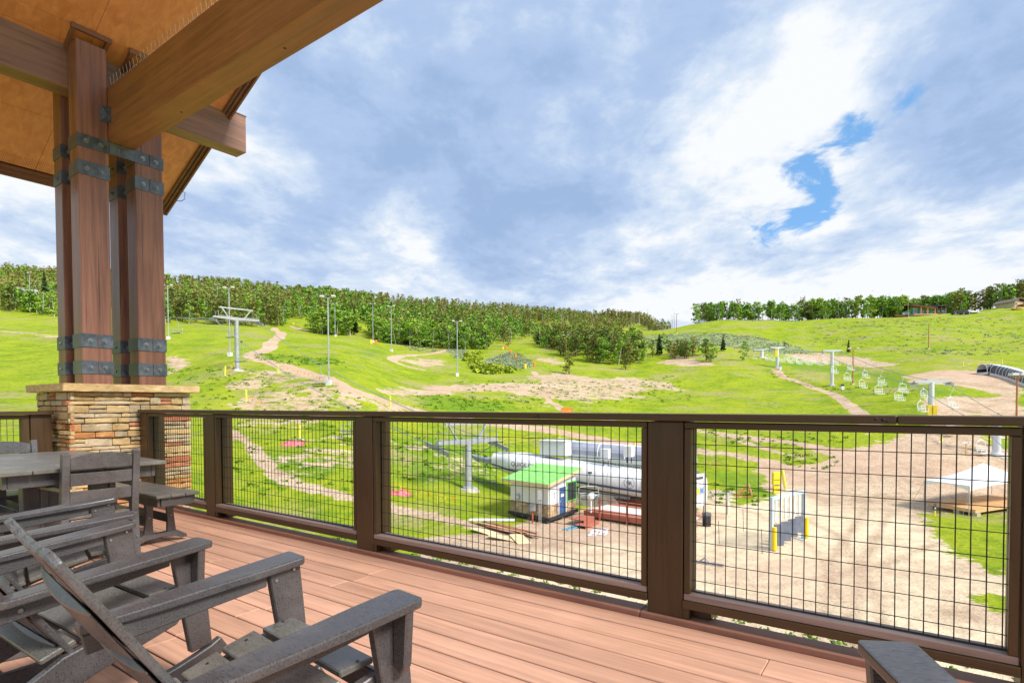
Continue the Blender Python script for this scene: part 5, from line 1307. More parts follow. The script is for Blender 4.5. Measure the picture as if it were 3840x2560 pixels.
def make_double():
    c = thing('double_chair', '', 'chairlift chair', (0, 0, 0), 0, 'white open frame chairs of the old chairlift')
    fr = cream_m; h = 3.0; w = 1.25; r = .042
    mb = MB(); mb.tube([(0, 0, .05), (0, 0, -.35), (0, .12, -.75), (0, .38, -1.05), (0, .45, -1.25), (0, .30, -1.45)], r*1.1, 6); mb.build('hanger', fr, c, smooth=True)
    mb = MB(); mb.tube([(0, .32, -1.42), (-.35, .30, -1.52), (-w/2, .28, -1.80), (-w/2-.03, .24, -2.4), (-w/2, .15, -2.85), (-w/2+.06, -.35, -2.92), (w/2-.06, -.35, -2.92), (w/2, .15, -2.85), (w/2+.03, .24, -2.4), (w/2, .28, -1.80), (.35, .30, -1.52), (0, .32, -1.42)], r, 6)
    for z in (-2.1, -2.35, -2.6): mb.tube([(-w/2, .26, z), (w/2, .26, z)], r*.7, 5)
    mb.tube([(0, .26, -2.1), (0, .22, -2.8)], r*.8, 5)
    for x in (-w/2, 0, w/2): mb.tube([(x, .22, -2.45), (x, -.32, -2.48), (x, -.34, -2.9)], r*.7, 5)
    tag(mb.build('frame', fr, c, smooth=True), kind='stuff')
    mb = MB(); mb.box(-w/2+.03, w/2-.03, -.34, .16, -2.93, -2.87); mb.build('seat', fr, c)
    MB().box(-.09, .09, -.07, .07, -.07, .10).build('grip', grey_m, c)
    return c
dch = make_double(); first = True
k5 = lambda x: 2820+x/4.48
lst = [(1, k5(60)), (1, k5(265)), (-1, k5(352)), (1, k5(505)), (-1, k5(597)), (1, k5(650)), (-1, k5(737)), (1, k5(800)), (-1, k5(885)), (1, k5(965)), (-1, k5(1045)), (1, k5(1155)), (-1, k5(1235)),
       (1, 3131), (-1, 3138), (1, 3180), (-1, 3191), (1, 3238), (-1, 3247), (1, 3300), (-1, 3310), (1, 3376), (-1, 3388), (1, 3462), (-1, 3470), (-1, 3575), (1, 3572), (1, 3688), (-1, 3745)]
ORD = ['', 'second', 'third', 'fourth', 'fifth', 'sixth', 'seventh', 'eighth', 'ninth', 'tenth', 'eleventh', 'twelfth', 'thirteenth', 'fourteenth', 'fifteenth', 'sixteenth']
cnt = {1: 0, -1: 0}
for sg_, px_ in sorted(lst, key=lambda q: q[1]):
    p = on_rope(strands[sg_], px_); o = dch if first else dup(dch, (0, 0, 0), 0); first = False
    k_ = cnt[sg_]; cnt[sg_] += 1
    place(o, p, R(random.uniform(-8, 8))+R(8), 1.0); o['label'] = 'white open frame chair, {} from the left on the {} strand of the old lift'.format(ORD[k_] if k_ else 'first', 'left' if sg_ > 0 else 'right')

# ---- floodlight poles
def light_pole(px_, yb, yt, label, rust=False, boards=False, d0=50):
    b = hit(px_, yb, d0); h = topz(px_, yt, b.y)-b.z; t_ = thing('light_pole', label, 'light pole', b, R(random.uniform(-25, 25)), 'floodlight poles on the slopes')
    m_ = rust_m if rust else silver_m; r = .13 if not rust else .16
    MB().tube([(0, 0, -.2), (0, 0, h)], [r, r*.7], 8).build('pole', m_, t_, smooth=True)
    if not boards: MB().box(-.35, .35, -.35, .35, -.3, .7 if not rust else .3).build('footing', white_m if not rust else conc_m, t_)
    for sx in (-1, 1):
        MB().bar((0, 0, h-.05), (sx*.72, 0, h+.12), .08, .08).build('arm', m_, t_)
        MB().box(sx*.85-.30, sx*.85+.30, -.35, .18, h+.04, h+.34).build('lamp_head', lamp_m, t_, bevel=.08)
    return t_
for a in ((113, 1162, 1024, 'grey light pole left of the timber posts, in front of the dark spruce'), (98, 1163, 1090, 'short grey light pole among the trees at the left edge'),
          (632, 1272, 1072, 'grey light pole just right of the timber posts by a lift chair'), (817, 1212, 1068, 'grey light pole on an orange footing at the foot of the wood'), (862, 1335, 1082, 'grey light pole standing just left of the left lift tower'),
          (1233, 1442, 1116, 'tallest grey light pole in the centre left beside the dirt track'), (1257, 1262, 1140, 'grey light pole behind the tallest one, against the aspens'), (1399, 1283, 1140, 'grey light pole at the edge of the grass clearing with yellow pads'),
          (1468, 1318, 1150, 'grey light pole at the upper end of the curved footpath'), (1715, 1410, 1207, 'grey light pole by the yellow green creek shrubs')):
    light_pole(*a)
for a in ((3198, 1442, 1310, 'rust coloured light pole among the white lift chairs'), (3482, 1308, 1217, 'rust coloured light pole alone on the open right hill'), (3405, 1190, 1127, 'rust coloured light pole in front of the green house'),
          (2860, 1198, 1140, 'rust coloured light pole against the aspen line on the right hill'), (2537, 1250, 1177, 'dark light pole on the crest above the conifer grove'), (2427, 1213, 1160, 'small light pole on the skyline in the saddle'), (2122, 1322, 1258, 'rust coloured light pole rising from the young conifers')):
    light_pole(*a, rust=True)
b = hit(3812, 1566, 50); h = topz(3812, 1415, b.y)-b.z; t_ = thing('light_pole', 'slender rust red light pole at the far right with a railed lamp platform', 'light pole', b, 0)
MB().tube([(0, 0, -.2), (0, 0, h)], [.13, .11], 8).build('pole', rust_m, t_, smooth=True)
for x in (-.62, .62): MB().box(x-.5, x+.5, -.5, .3, h+.25, h+.62).build('lamp_head', lamp_m, t_, bevel=.06)
mb = MB(); mb.box(-.7, .7, -.35, .35, h-.02, h+.04); mb.tube([(-.7, -.35, h+.2), (.7, -.35, h+.2)], .03, 4); [mb.bar((x, -.35, h), (x, -.35, h+.22), .04, .04, (1, 0, 0)) for x in (-.7, -.3, .3, .7)]; mb.build('platform', rust_m, t_)

# ---- fluorescent marker poles, pads, banner, tarps
def marker(px_, yb, yt, label, mt=None, d0=30, r=.13, feet=True):
    b = hit(px_, yb, d0); h = topz(px_, yt, b.y)-b.z; t_ = thing('marker_pole', label, 'marker pole', b, R(random.uniform(-30, 30)), 'fluorescent marker poles of the rope lines')
    MB().tube([(0, 0, 0), (random.uniform(-.1, .1), 0, h)], r, 7).build('tube', mt or lime_m, t_)
    if feet:
        for a in (R(200), R(330)): MB().bar((0, 0, .18), (1.1*math.cos(a), 1.1*math.sin(a), .02), .12, .06).build('foot', white_m, t_)
for a in ((1043, 1405, 1366, 'lime marker pole with splayed feet on the bank beside the track'), (924, 1508, 1460, 'lime marker pole standing alone on the bare bank above the rail'), (1463, 1534, 1484, 'lime marker pole with white foot just above the top rail'),
          (844, 1412, 1372, 'leaning lime marker pole left of the lift tower foot'), (3610, 1378, 1352, 'lime marker pole left of the covered conveyor'), (3758, 1368, 1344, 'lime marker pole behind the covered conveyor'),
          (1124, 1648, 1592, 'lime marker pole behind the first crumpled red tarp'), (2098, 1646, 1616, 'pair of lime marker poles left of the white machine box'), (2380, 1698, 1655, 'lime marker pole right of the terminal roof vents'),
          (3530, 1658, 1632, 'yellow marker pole on the grass at right beyond the track')): marker(*a)
for (px_, yb, yt, lab) in ((1898, 1309, 1297, 'small orange pad on the sagebrush mound, upper'), (1916, 1325, 1312, 'small orange pad on the sagebrush mound, lower'), (1934, 1342, 1326, 'small orange pad beside the gravel strip'), (1970, 1382, 1364, 'small yellow pad at the foot of the sagebrush mound'),
                            (2005, 1374, 1358, 'small orange pad at the end of the gravel strip'), (1886, 1310, 1300, 'topmost little yellow pad on the mound'), (1392, 1290, 1272, 'small yellow pad left of the clearing light pole'), (1411, 1290, 1274, 'small orange pad right of the clearing light pole'), (1100, 1217, 1210, 'tiny yellow pad where the track enters the trees')):
    b = hit(px_, yb, 60); h = topz(px_, yt, b.y)-b.z; o = MB().box(-.32, .32, -.2, .2, 0, h).build('padded_post', yellow_m if 'yellow' in lab else orange_m, None, b, R(20), bevel=.05); tag(o, lab, 'safety pad', 'padded posts on the upper slope')
b = hit(2126, 1556, 60); hb_ = topz(2126, 1528, b.y)-b.z
t_ = thing('orange_banner', 'orange mesh banner showing just above the top rail at the path end', 'banner', b, 0)
for x in (-.95, .95): MB().tube([(x, 0, 0), (x, 0, hb_)], .05, 6).build('post', silver_m, t_)
MB().box(-.94, .94, -.015, .015, hb_-1.25, hb_).build('mesh', orange_m, t_)
me = text_mesh('SLOW', .55); me.materials.append(mp('banner_print', (.95, .50, .25), rough=.6, bmp=0)); o = obj('lettering', me, t_, (-.80, -.02, hb_-.75)); o.rotation_euler = (R(90), 0, 0)
def tarp(px_, py_, w, d, label, seed):
    b = hit(px_, py_, 30); rs = random.Random(seed); n = 13; vs = []; fs = []
    for i in range(n):
        for j in range(n):
            x = (i/(n-1)-.5)*w; y = (j/(n-1)-.5)*d; e = (abs(x)/w*2)**2+(abs(y)/d*2)**2; g = ground(b.x+x, b.y+y).z-b.z
            hgt = max(0, .45*(1-e*.9))*abs(math.sin(x*2.7+seed))*rs.uniform(.55, 1.1)+.03
            vs.append((x*(1+rs.uniform(-.05, .05)), y, g+hgt))
    for i in range(n-1):
        for j in range(n-1): fs.append((i*n+j, (i+1)*n+j, (i+1)*n+j+1, i*n+j+1))
    vs += [(x, y, z-.04) for x, y, z in vs]; q = n*n; fs += [tuple(a+q for a in f[::-1]) for f in fs]
    o = MB(); o.v = vs; o.f = fs; o.mi = [0]*len(fs); o = o.build('crumpled_tarp', pink_m, None, b); tag(o, label, 'tarp')
tarp(1101, 1664, 2.2, 1.8, 'crumpled faded red tarp on the bare slope seen through the second panel', 3)
tarp(1498, 1850, 2.0, 1.3, 'crumpled faded red tarp on the grass right of the third rail post', 7)
# yellow rope lines
def rope_line(pp, label, d0=30):
    P = [hit(x, y, d0) for x, y in pp]; t_ = thing('rope_line', label, 'rope fence', P[0], 0); o0_ = P[0]
    fy = mp('yellow_rope', (.85, .66, .05), rough=.6, bmp=0) if 'yellow_rope' not in MATS else MATS['yellow_rope']
    for a, b in zip(P[:-1], P[1:]):
        a2, b2 = a-o0_, b-o0_
        MB().tube([a2+Vector((0, 0, .85)), (a2+b2)/2+Vector((0, 0, .70)), b2+Vector((0, 0, .85))], .022, 4, False).build('rope', fy, t_)
        MB().tube([a2+Vector((0, 0, .3)), b2+Vector((0, 0, .3))], .018, 4, False).build('rope', fy, t_)
        MB().tube([a2, a2+Vector((.05, 0, .98))], .035, 5).build('stake', mp('bamboo_stake', (.70, .50, .15), rough=.6, bmp=0) if 'bamboo_stake' not in MATS else MATS['bamboo_stake'], t_)
        for f_ in (.3, .6): q = a2.lerp(b2, f_)+Vector((0, 0, .78)); MB().box(q.x-.06, q.x+.06, q.y-.01, q.y+.01, q.z-.28, q.z).build('flag', orange_m if f_ > .5 else fy, t_)
rope_line([(850, 1412), (866, 1395), (878, 1378), (884, 1366)], 'yellow rope line climbing to the foot of the left lift tower')
rope_line([(1056, 1388), (1095, 1400), (1130, 1412), (1175, 1426), (1215, 1440)], 'yellow flagged rope line along the bank below the track')
rope_line([(930, 1508), (960, 1520), (995, 1534)], 'short yellow rope line by the lone marker on the bare bank')
rope_line([(1480, 1600), (1600, 1640), (1720, 1680), (1800, 1690), (1900, 1668), (2010, 1655), (2098, 1650), (2200, 1670), (2300, 1690), (2380, 1702), (2500, 1730), (2640, 1752), (2720, 1765)], 'long yellow rope line sweeping behind the white terminal')
rope_line([(1480, 1850), (1560, 1868), (1640, 1890), (1740, 1905)], 'yellow rope line on the grass below the red tarp')
rope_line([(3615, 1377), (3680, 1370), (3758, 1366), (3840, 1368), (3900, 1370)], 'orange yellow rope line behind the covered conveyor')
fb_ = hit(2790-30, 1765, 40)
sgp = hit(3623, 1705, 50); t_ = thing('arrow_sign', 'small white arrow board on a wooden post by the track at right', 'sign', sgp, R(-5))
MB().box(-.07, .07, -.05, .05, 0, 1.3).build('post', newwood_m, t_); MB().box(-.48, .48, -.07, -.03, 1.305, 1.50).build('board', white_m, t_); MB().prism([(.12, 1.36), (.34, 1.41), (.12, 1.46)], 1, -.075, -.071).build('arrow', text_m, t_)
cb_ = hit(3159, 1461, 80); t_ = thing('control_box', 'small white and black control cabinet on the grass right of a tower', 'cabinet', cb_, 0); MB().box(-.3, .3, -.2, .2, 0, .75).build('base', white_m, t_); MB().box(-.25, .25, -.2, .2, .755, 1.15).build('head', black_m, t_)
cb_ = hit(2926, 1388, 80); t_ = thing('control_box', 'small pale cabinet beside the tower with the yellow panel', 'cabinet', cb_, 0); MB().box(-.3, .3, -.2, .2, 0, .9).build('base', white_m, t_); MB().box(-.2, .2, -.2, .2, .905, 1.5).build('head', grey_m, t_)

# ---- covered conveyor (arched tunnel)
def tunnel(P, w, h, label, name='covered_conveyor', step=1.5):
    t_ = thing(name, label, 'conveyor tunnel', P[0], 0); o0_ = P[0]
    # resample
    pts = []; 
    for a, b in zip(P[:-1], P[1:]):
        n = max(1, int((b-a).length/step)); pts += [a.lerp(b, i/n) for i in range(n)]
    pts.append(P[-1]); pts = [p-o0_ for p in pts]
    secs = []
    for i, p in enumerate(pts):
        d = (pts[min(i+1, len(pts)-1)]-pts[max(0, i-1)]); d.z = 0; d.normalize(); s_ = Vector((d.y, -d.x, 0))
        wp_ = p+o0_
        if s_.x*wp_.x+s_.y*wp_.y > 0: s_ = -s_      # the side that looks down the hill
        ring = []
        for a in np.linspace(0, math.pi, 11): ring.append(p+s_*(w/2*math.copysign(abs(math.cos(a))**.8, math.cos(a)))+Vector((0, 0, .45+(h-.45)*math.sin(a)**.8)))
        secs.append((p, s_, ring))
    for i in range(len(secs)-1):
        r0, r1 = secs[i][2], secs[i+1][2]
        mb = MB(); mb.cur = 0
        for j in range(10):
            mb.cur = 1 if 4 <= j <= 8 else 0
            mb.add([r0[j], r1[j], r1[j+1], r0[j+1]], [(0, 1, 2, 3)])
        mb.build('glazing', [frost_m2, white_m], t_, smooth=True)
        p0, s0_, _ = secs[i]; p1, s1_, _ = secs[i+1]
        MB().hexa([p0+s0_*(w/2+.10), p1+s1_*(w/2+.10), p1-s1_*(w/2), p0-s0_*(w/2), *(q+Vector((0, 0, .44)) for q in (p0+s0_*(w/2+.10), p1+s1_*(w/2+.10), p1-s1_*(w/2), p0-s0_*(w/2)))]).build('side_panel', white_m, t_)
    for (p, s_, ring) in secs: MB().tube([q+(q-(p+Vector((0, 0, .45)))).normalized()*.02 for q in ring], .05, 5, False).build('rib', white_m, t_)
frost_m2 = mp('tinted_glazing', (.06, .06, .075), rough=.5, var=.2, scale=.5, bmp=0)
tunnel([hit(3682, 1404, 70), hit(3715, 1402, 70), hit(3760, 1410, 70), hit(3800, 1420, 70), hit(3840, 1434, 70), hit(3960, 1478, 70)], 2.4, 2.1, 'curved white ribbed conveyor tunnel with dark windows at the right edge', step=1.35)
q = [at(2150, 1712, 62), at(2260, 1722, 60.5), at(2360, 1731, 59), at(2480, 1742, 57.5), at(2600, 1756, 56)]
frost_m2 = mp('pale_glazing', (.28, .29, .35), rough=.4, var=.25, scale=.6, bmp=0)
tunnel(q, 3.4, 1.75, 'glazed arched chair storage shed roof behind the white terminal', 'chair_shed', step=2.2)
sh_ = bpy.data.objects.get('chair_shed')
MB().hexa([(q[0]-q[0])+Vector((0, -1.7, -3.8)), (q[-1]-q[0])+Vector((0, -1.7, -3.4)), (q[-1]-q[0])+Vector((0, 1.7, -3.4)), Vector((0, 1.7, -3.8)), Vector((0, -1.7, -.02)), (q[-1]-q[0])+Vector((0, -1.7, -.02)), (q[-1]-q[0])+Vector((0, 1.7, -.02)), Vector((0, 1.7, -.02))]).build('wall', grey_m, sh_)

# ---- houses on the right hill
hb0 = hit(3473, 1178, 180); u = hb0.y/FPX/2.922            # metres per pixel of the survey crop
hs = thing('hillside_house', 'modern half built house with green sheathing and dark sloping roofs on the hilltop', 'house', hb0, R(-12))
K = lambda x, y: ((x-272)*u, (278-y)*u)
roof_m = mp('charcoal_roof', (.05, .05, .06), rough=.7); green_w = mp('green_sheathing', (.06, .30, .12), rough=.7, var=.1); navy_w = mp('dark_grey_siding', (.11, .12, .15), rough=.7); wd_m = mp('orange_timber', (.62, .25, .10), rough=.6); pane_m = mp('sky_glass', (.35, .45, .58), rough=.08, var=.15, scale=.4, bmp=0)
def hx(x0, x1, y0, y1, yt0, yt1, d0, d1, m_, nm, par=hs):
    """wall block: crop x0..x1, bottom row, sloped top rows at both ends"""
    a, zb = K(x0, y0); b, _ = K(x1, y0); zt0 = K(0, yt0)[1]; zt1 = K(0, yt1)[1]
    return MB().hexa([(a, d0, zb), (b, d0, zb), (b, d1, zb), (a, d1, zb), (a, d0, zt0), (b, d0, zt1), (b, d1, zt1), (a, d1, zt0)]).build(nm, m_, par)
hx(45, 130, 278, 0, 236, 200, 1, 9, green_w, 'wall'); hx(132, 360, 278, 0, 170, 205, 2, 11, green_w, 'wall'); hx(362, 500, 262, 0, 192, 186, 3, 11, navy_w, 'wall')
for (x0, x1, y0, y1) in ((50, 75, 262, 236), (78, 98, 262, 236), (100, 118, 262, 236)): w_ = hx(x0, x1, y0, 0, y1, y1, .85, .98, pane_m, 'window')
for (x0, x1, y0, y1, t0) in ((160, 180, 262, 225, 0), (184, 206, 262, 225, 0), (160, 180, 220, 182, 0), (184, 206, 220, 186, 0), (228, 246, 262, 215, 0), (250, 268, 262, 215, 0), (288, 318, 240, 220, 0)): hx(x0, x1, y0, 0, y1, y1, 1.85, 1.98, pane_m, 'window')
for (x0, x1, y0, y1) in ((370, 392, 242, 222), (410, 432, 240, 220), (450, 472, 238, 218)): hx(x0, x1, y0, 0, y1, y1, 2.85, 2.98, pane_m, 'window')
def slab_(pts, th, d0, d1, m_, nm):
    (x0, y0), (x1, y1) = K(*pts[0]), K(*pts[1]); return MB().hexa([(x0, d0, y0), (x1, d0, y1), (x1, d1, y1), (x0, d1, y0), (x0, d0, y0+th), (x1, d0, y1+th), (x1, d1, y1+th), (x0, d1, y0+th)]).build(nm, m_, hs)
slab_(((80, 168), (126, 160)), .35, -.5, 11, roof_m, 'roof'); slab_(((126.5, 160), (372, 204)), .35, -1, 12, roof_m, 'roof'); slab_(((300, 178), (515, 182)), .35, .5, 12, roof_m, 'roof')
slab_(((126, 163), (370, 207)), .12, -.9, 1.9, wd_m, 'soffit')
for x in (218, 282, 354): hx(x-4, x+4, 276, 0, 178+(x-218)*.18, 178+(x-218)*.18, -.6, -.2, wd_m, 'column')
for x in (405, 445, 487): hx(x-2.5, x+2.5, 215, 0, 184, 184, 2.4, 2.8, wd_m, 'bracket')
hx(145, 402, 276, 0, 266, 266, -1.4, 1.6, mp('pale_lumber', (.75, .50, .30), rough=.7), 'terrace')
for x in (150, 222, 262, 290, 350, 395): hx(x-2, x+2, 290, 0, 276.5, 276.5, -1.3, -1.0, wd_m, 'terrace_post')
mb = MB(); mb.bar((K(380, 262)[0], -1.5, K(0, 262)[1]), (K(415, 276)[0], -2.6, K(0, 280)[1]), 1.2, .2); mb.build('stair', wd_m, hs)
b = hit(3395, 1177, 180); rs = random.Random(2); mbd = MB()
for k_ in range(60): mbd.bar((rs.gauss(0, 2.0), rs.gauss(0, 1), rs.uniform(0, 1.1)), (rs.gauss(0, 2.0), rs.gauss(0, 1), rs.uniform(0, .9)), .25, .12)
o = mbd.build('brush_pile', mp('red_brown_brush', (.36, .17, .11), rough=.9), None, b); tag(o, 'heap of reddish cut brush left of the green hilltop house', 'brush pile', kind='stuff')
h2_ = hit(3820, 1152, 180); hs2 = thing('hillside_house', 'tan house with brown gable roof and timber balcony cut by the right edge', 'house', h2_, R(8)); u2 = h2_.y/FPX
tan_m = mp('tan_siding', (.55, .45, .33), rough=.7); rb_m = mp('brown_shingle', (.22, .17, .14), rough=.8)
MB().box(-17*u2, 40*u2, 0, 9, 0, 22*u2).build('wall', tan_m, hs2)
MB().prism([(-17*u2, 22.1*u2), (8*u2, 22.1*u2), (-4*u2, 31*u2)], 1, .02, 9).build('gable', tan_m, hs2)
MB().hexa([(-22*u2, -1, 20*u2), (-4*u2, -1, 33*u2), (-4*u2, 10, 33*u2), (-22*u2, 10, 20*u2), (-22*u2, -1, 22*u2), (-4*u2, -1, 35*u2), (-4*u2, 10, 35*u2), (-22*u2, 10, 22*u2)]).build('roof', rb_m, hs2)
MB().hexa([(-3.9*u2, -1, 33*u2), (45*u2, -1, 24*u2), (45*u2, 10, 24*u2), (-3.9*u2, 10, 33*u2), (-3.9*u2, -1, 35*u2), (45*u2, -1, 26*u2), (45*u2, 10, 26*u2), (-3.9*u2, 10, 35*u2)]).build('roof', rb_m, hs2)
w_ = MB().box(-14*u2, -9*u2, -.06, -.001, 10*u2, 16*u2).build('window', glass_m, hs2)
MB().box(-6*u2, 40*u2, -2.4, -.07, 7*u2, 9*u2).build('balcony', wd_m, hs2)
for x in (8, 14, 30): MB().box((x-1)*u2, (x+1)*u2, -2.5, -2.3, -4*u2, 22*u2).build('column', wd_m, hs2)
MB().box(-6*u2, 40*u2, -2.5, -2.42, 9.1*u2, 13*u2).build('railing', roof_m, hs2)
b = hit(3818, 1160, 180); mbd = MB(); rs = random.Random(6)
for k_ in range(40): x, y = rs.uniform(-2.4, 3), rs.uniform(-.6, .6); r_ = rs.uniform(.2, .45); mbd.box(x-r_, x+r_, y-r_, y+r_, 0, rs.uniform(.3, 1.2))
o = mbd.build('firewood_stack', mp('firewood', (.62, .42, .14), rough=.9, var=.3), None, b); tag(o, 'yellowish firewood heap below the tan house at right', 'firewood', kind='stuff')
hh_ = hit(2632, 1197, 180); t_ = thing('blue_shed', 'small blue grey shed at the left end of the aspen line', 'shed', hh_, 0); MB().box(-1.2, 1.2, 0, 2, 0, 1.3).build('wall', mp('blue_grey_wall', (.30, .38, .52), rough=.6), t_); MB().box(-1.4, 1.4, -.2, 2.2, 1.302, 1.45).build('roof', grey_m, t_)

# ---- vehicles by the house
def vehicle(p, yaw, col, kind, label, ln=5.6, wd=2.0, name='pickup_truck', cat='truck'):
    t_ = thing(name, label, cat, p, yaw)
    if kind == 'pickup': side = [(-ln/2, .45), (ln/2-.05, .45), (ln/2, .95), (ln/2-1.2, 1.12), (ln/2-1.9, 1.75), (.0, 1.80), (-.35, 1.14), (-ln/2, 1.10)]
    elif kind == 'suv': side = [(-ln/2, .45), (ln/2-.05, .45), (ln/2, .95), (ln/2-1.2, 1.12), (ln/2-1.8, 1.78), (-ln/2+.35, 1.78), (-ln/2, 1.1)]
    else: side = [(-ln/2, .6), (ln/2, .6), (ln/2, 1.5), (-ln/2, 1.5)]
    MB().prism(side, 1, -wd/2, wd/2).build('body', col, t_, bevel=.06)
    if kind != 'trailer':
        for sy in (-1, 1): MB().box(ln/2-1.75 if kind == 'pickup' else -ln/2+.5, ln/2-1.9+.5 if False else (ln/2-1.95), sy*(wd/2+.012)-.01, sy*(wd/2+.012)+.01, 1.2, 1.62).build('side_window', glass_m, t_)
        MB().box(.1, ln/2-1.95, -wd/2-.015, wd/2+.015, 1.22, 1.62).build('side_window', glass_m, t_)
    for x in (-ln/2+1.05, ln/2-1.0):
        for sy in (-1, 1):
            y = sy*(wd/2-.08); w_ = MB().tube([(x, y-.12, .38), (x, y+.12, .38)], .38, 14).build('wheel', black_m, t_); MB().tube([(x, y+sy*.121, .38), (x, y+sy*.13, .38)], .2, 10).build('rim', lamp_m, w_)
dk = mp('dark_blue_paint', (.03, .035, .05), rough=.25, bmp=0)
vehicle(hit(3593, 1180, 180), R(178), dk, 'pickup', 'dark blue pickup truck parked right of the green house')
vehicle(hit(3618, 1179, 180), R(2), dk, 'suv', 'dark vehicle parked bumper to bumper between the two pickups', 4.6, name='parked_car', cat='car')
vehicle(hit(3643, 1176, 180), R(182), white_m, 'pickup', 'white pickup truck, rightmost of the three parked vehicles', 6.0)

# ---- far left: small upper terminal with parked grey machinery
b = hit(60, 1150, 120); k_ = b.y/FPX; t_ = thing('upper_terminal', 'small grey upper lift terminal among the trees at the far left edge', 'lift terminal', b, R(-8))
MB().box(-34*k_, 8*k_, 0, 3, 62*k_, 74*k_).build('canopy', silver_m, t_, bevel=.1); MB().box(52*k_-2, 52*k_+3, .5, 2.5, 40*k_, 62*k_).build('machine_box', white_m, t_)
for x in (-30, -12, 3): MB().tube([(x*k_, 1.5, 0), (x*k_, 1.5, 62*k_)], .22, 8).build('mast', silver_m, t_)
MB().bar((8*k_, 1, 66*k_), (70*k_, 1, 46*k_), .25, .25).build('rail_beam', silver_m, t_); MB().bar((10*k_, 1, 54*k_), (90*k_, 1, 40*k_), .2, .2).build('rail_beam', silver_m, t_); MB().box(52*k_, 52*k_+.3, 1, 1.3, 0, 40*k_).build('mast', silver_m, t_)
for x, z in ((14, 50), (28, 47), (42, 44), (66, 38), (80, 34)): MB().box(x*k_-.9, x*k_+.9, .4, 1.2, (z-9)*k_, (z-7)*k_).build('parked_seat', silver_m, t_); MB().bar((x*k_, .8, (z-7)*k_), (x*k_, .8, z*k_+.6), .1, .1, (1, 0, 0)).build('hanger', silver_m, t_)
# ================================================================== TREES AND SHRUBS
def leaf_mat(name, lo, hi, alt, rough=.7):
    t = newmat(name); g = t('ShaderNodeNewGeometry'); r_ = g.outputs['Random Per Island']; o_ = t('ShaderNodeObjectInfo').outputs['Random']
    n1 = t.noise(g.outputs['Position'], .35, 3, .5)
    c = t.mix(r_, lo, hi); c = t.mix(t.math('MULTIPLY', t.rng(t.math('ADD', o_, t.math('MULTIPLY', t.math('SUBTRACT', n1, .5), 1.2)), .35, .9), .75), c, alt)
    setp(t, color=c, rough=rough, spec=.2)
    try: t.b.inputs['Subsurface Weight'].default_value = 0
    except Exception: pass
    return t.m
aspen_l = leaf_mat('aspen_leaves', (.13, .27, .03), (.28, .46, .055), (.36, .48, .055)); pine_l = leaf_mat('pine_needles', (.10, .145, .03), (.22, .26, .055), (.28, .26, .065))
spruce_l = leaf_mat('spruce_needles', (.045, .09, .03), (.10, .17, .06), (.13, .18, .05)); shrub_l = leaf_mat('shrub_leaves', (.16, .25, .02), (.42, .48, .03), (.34, .42, .03)); sage_l = leaf_mat('sage_leaves', (.17, .22, .11), (.36, .40, .27), (.27, .33, .15))
tuft_l = leaf_mat('tuft_grass', (.07, .17, .015), (.19, .33, .02), (.13, .26, .015)); bark_w = mp('aspen_bark', (.55, .53, .46), rough=.8, var=.2, scale=3); bark_b = mp('pine_bark', (.22, .14, .09), rough=.9, var=.3, scale=3); bark_g = mp('dead_grey_wood', (.42, .40, .37), rough=.9, var=.15, scale=3)
def quads_at(cs, size, rng, flat=.0, dirs=None):
    """random leaf-clump quads at the given centres"""
    n = len(cs); a = rng.normal(size=(n, 3)); a /= np.linalg.norm(a, axis=1)[:, None]; b = rng.normal(size=(n, 3))
    if flat: a[:, 2] *= (1-flat); a /= np.linalg.norm(a, axis=1)[:, None]
    if dirs is not None: a = dirs
    b -= (b*a).sum(1)[:, None]*a; b /= np.linalg.norm(b, axis=1)[:, None]
    s = size*rng.uniform(.6, 1.25, (n, 1)); w = s*rng.uniform(.45, .8, (n, 1))
    return np.stack([cs-a*s-b*w*.6, cs-a*s*.3+b*w, cs+a*s+b*w*.3, cs+a*s*.2-b*w], 1)
def np_mesh(name, parts, mats):
    """parts: list of (verts (n,k,3) polygons, material)"""
    vs = []; fs = []; mi = []; o = 0
    for q, k in parts:
        n, kk = q.shape[:2]; vs.append(q.reshape(-1, 3)); f = (np.arange(n*kk).reshape(n, kk)+o); fs += f.tolist(); mi += [k]*n; o += n*kk
    me = bpy.data.meshes.new(name); me.from_pydata(np.concatenate(vs).tolist(), [], fs)
    for m_ in mats: me.materials.append(m_)
    me.polygons.foreach_set('material_index', mi); me.update(); return me
def tube_q(pts, rs_, n=5):
    pts = [np.array(p, float) for p in pts]; out = []; rings = []
    for p, r in zip(pts, rs_): rings.append([p+r*np.array([math.cos(2*math.pi*k/n), math.sin(2*math.pi*k/n), 0]) for k in range(n)])
    for a, b in zip(rings[:-1], rings[1:]):
        for k in range(n): out.append([a[k], a[(k+1) % n], b[(k+1) % n], b[k]])
    return np.array(out)
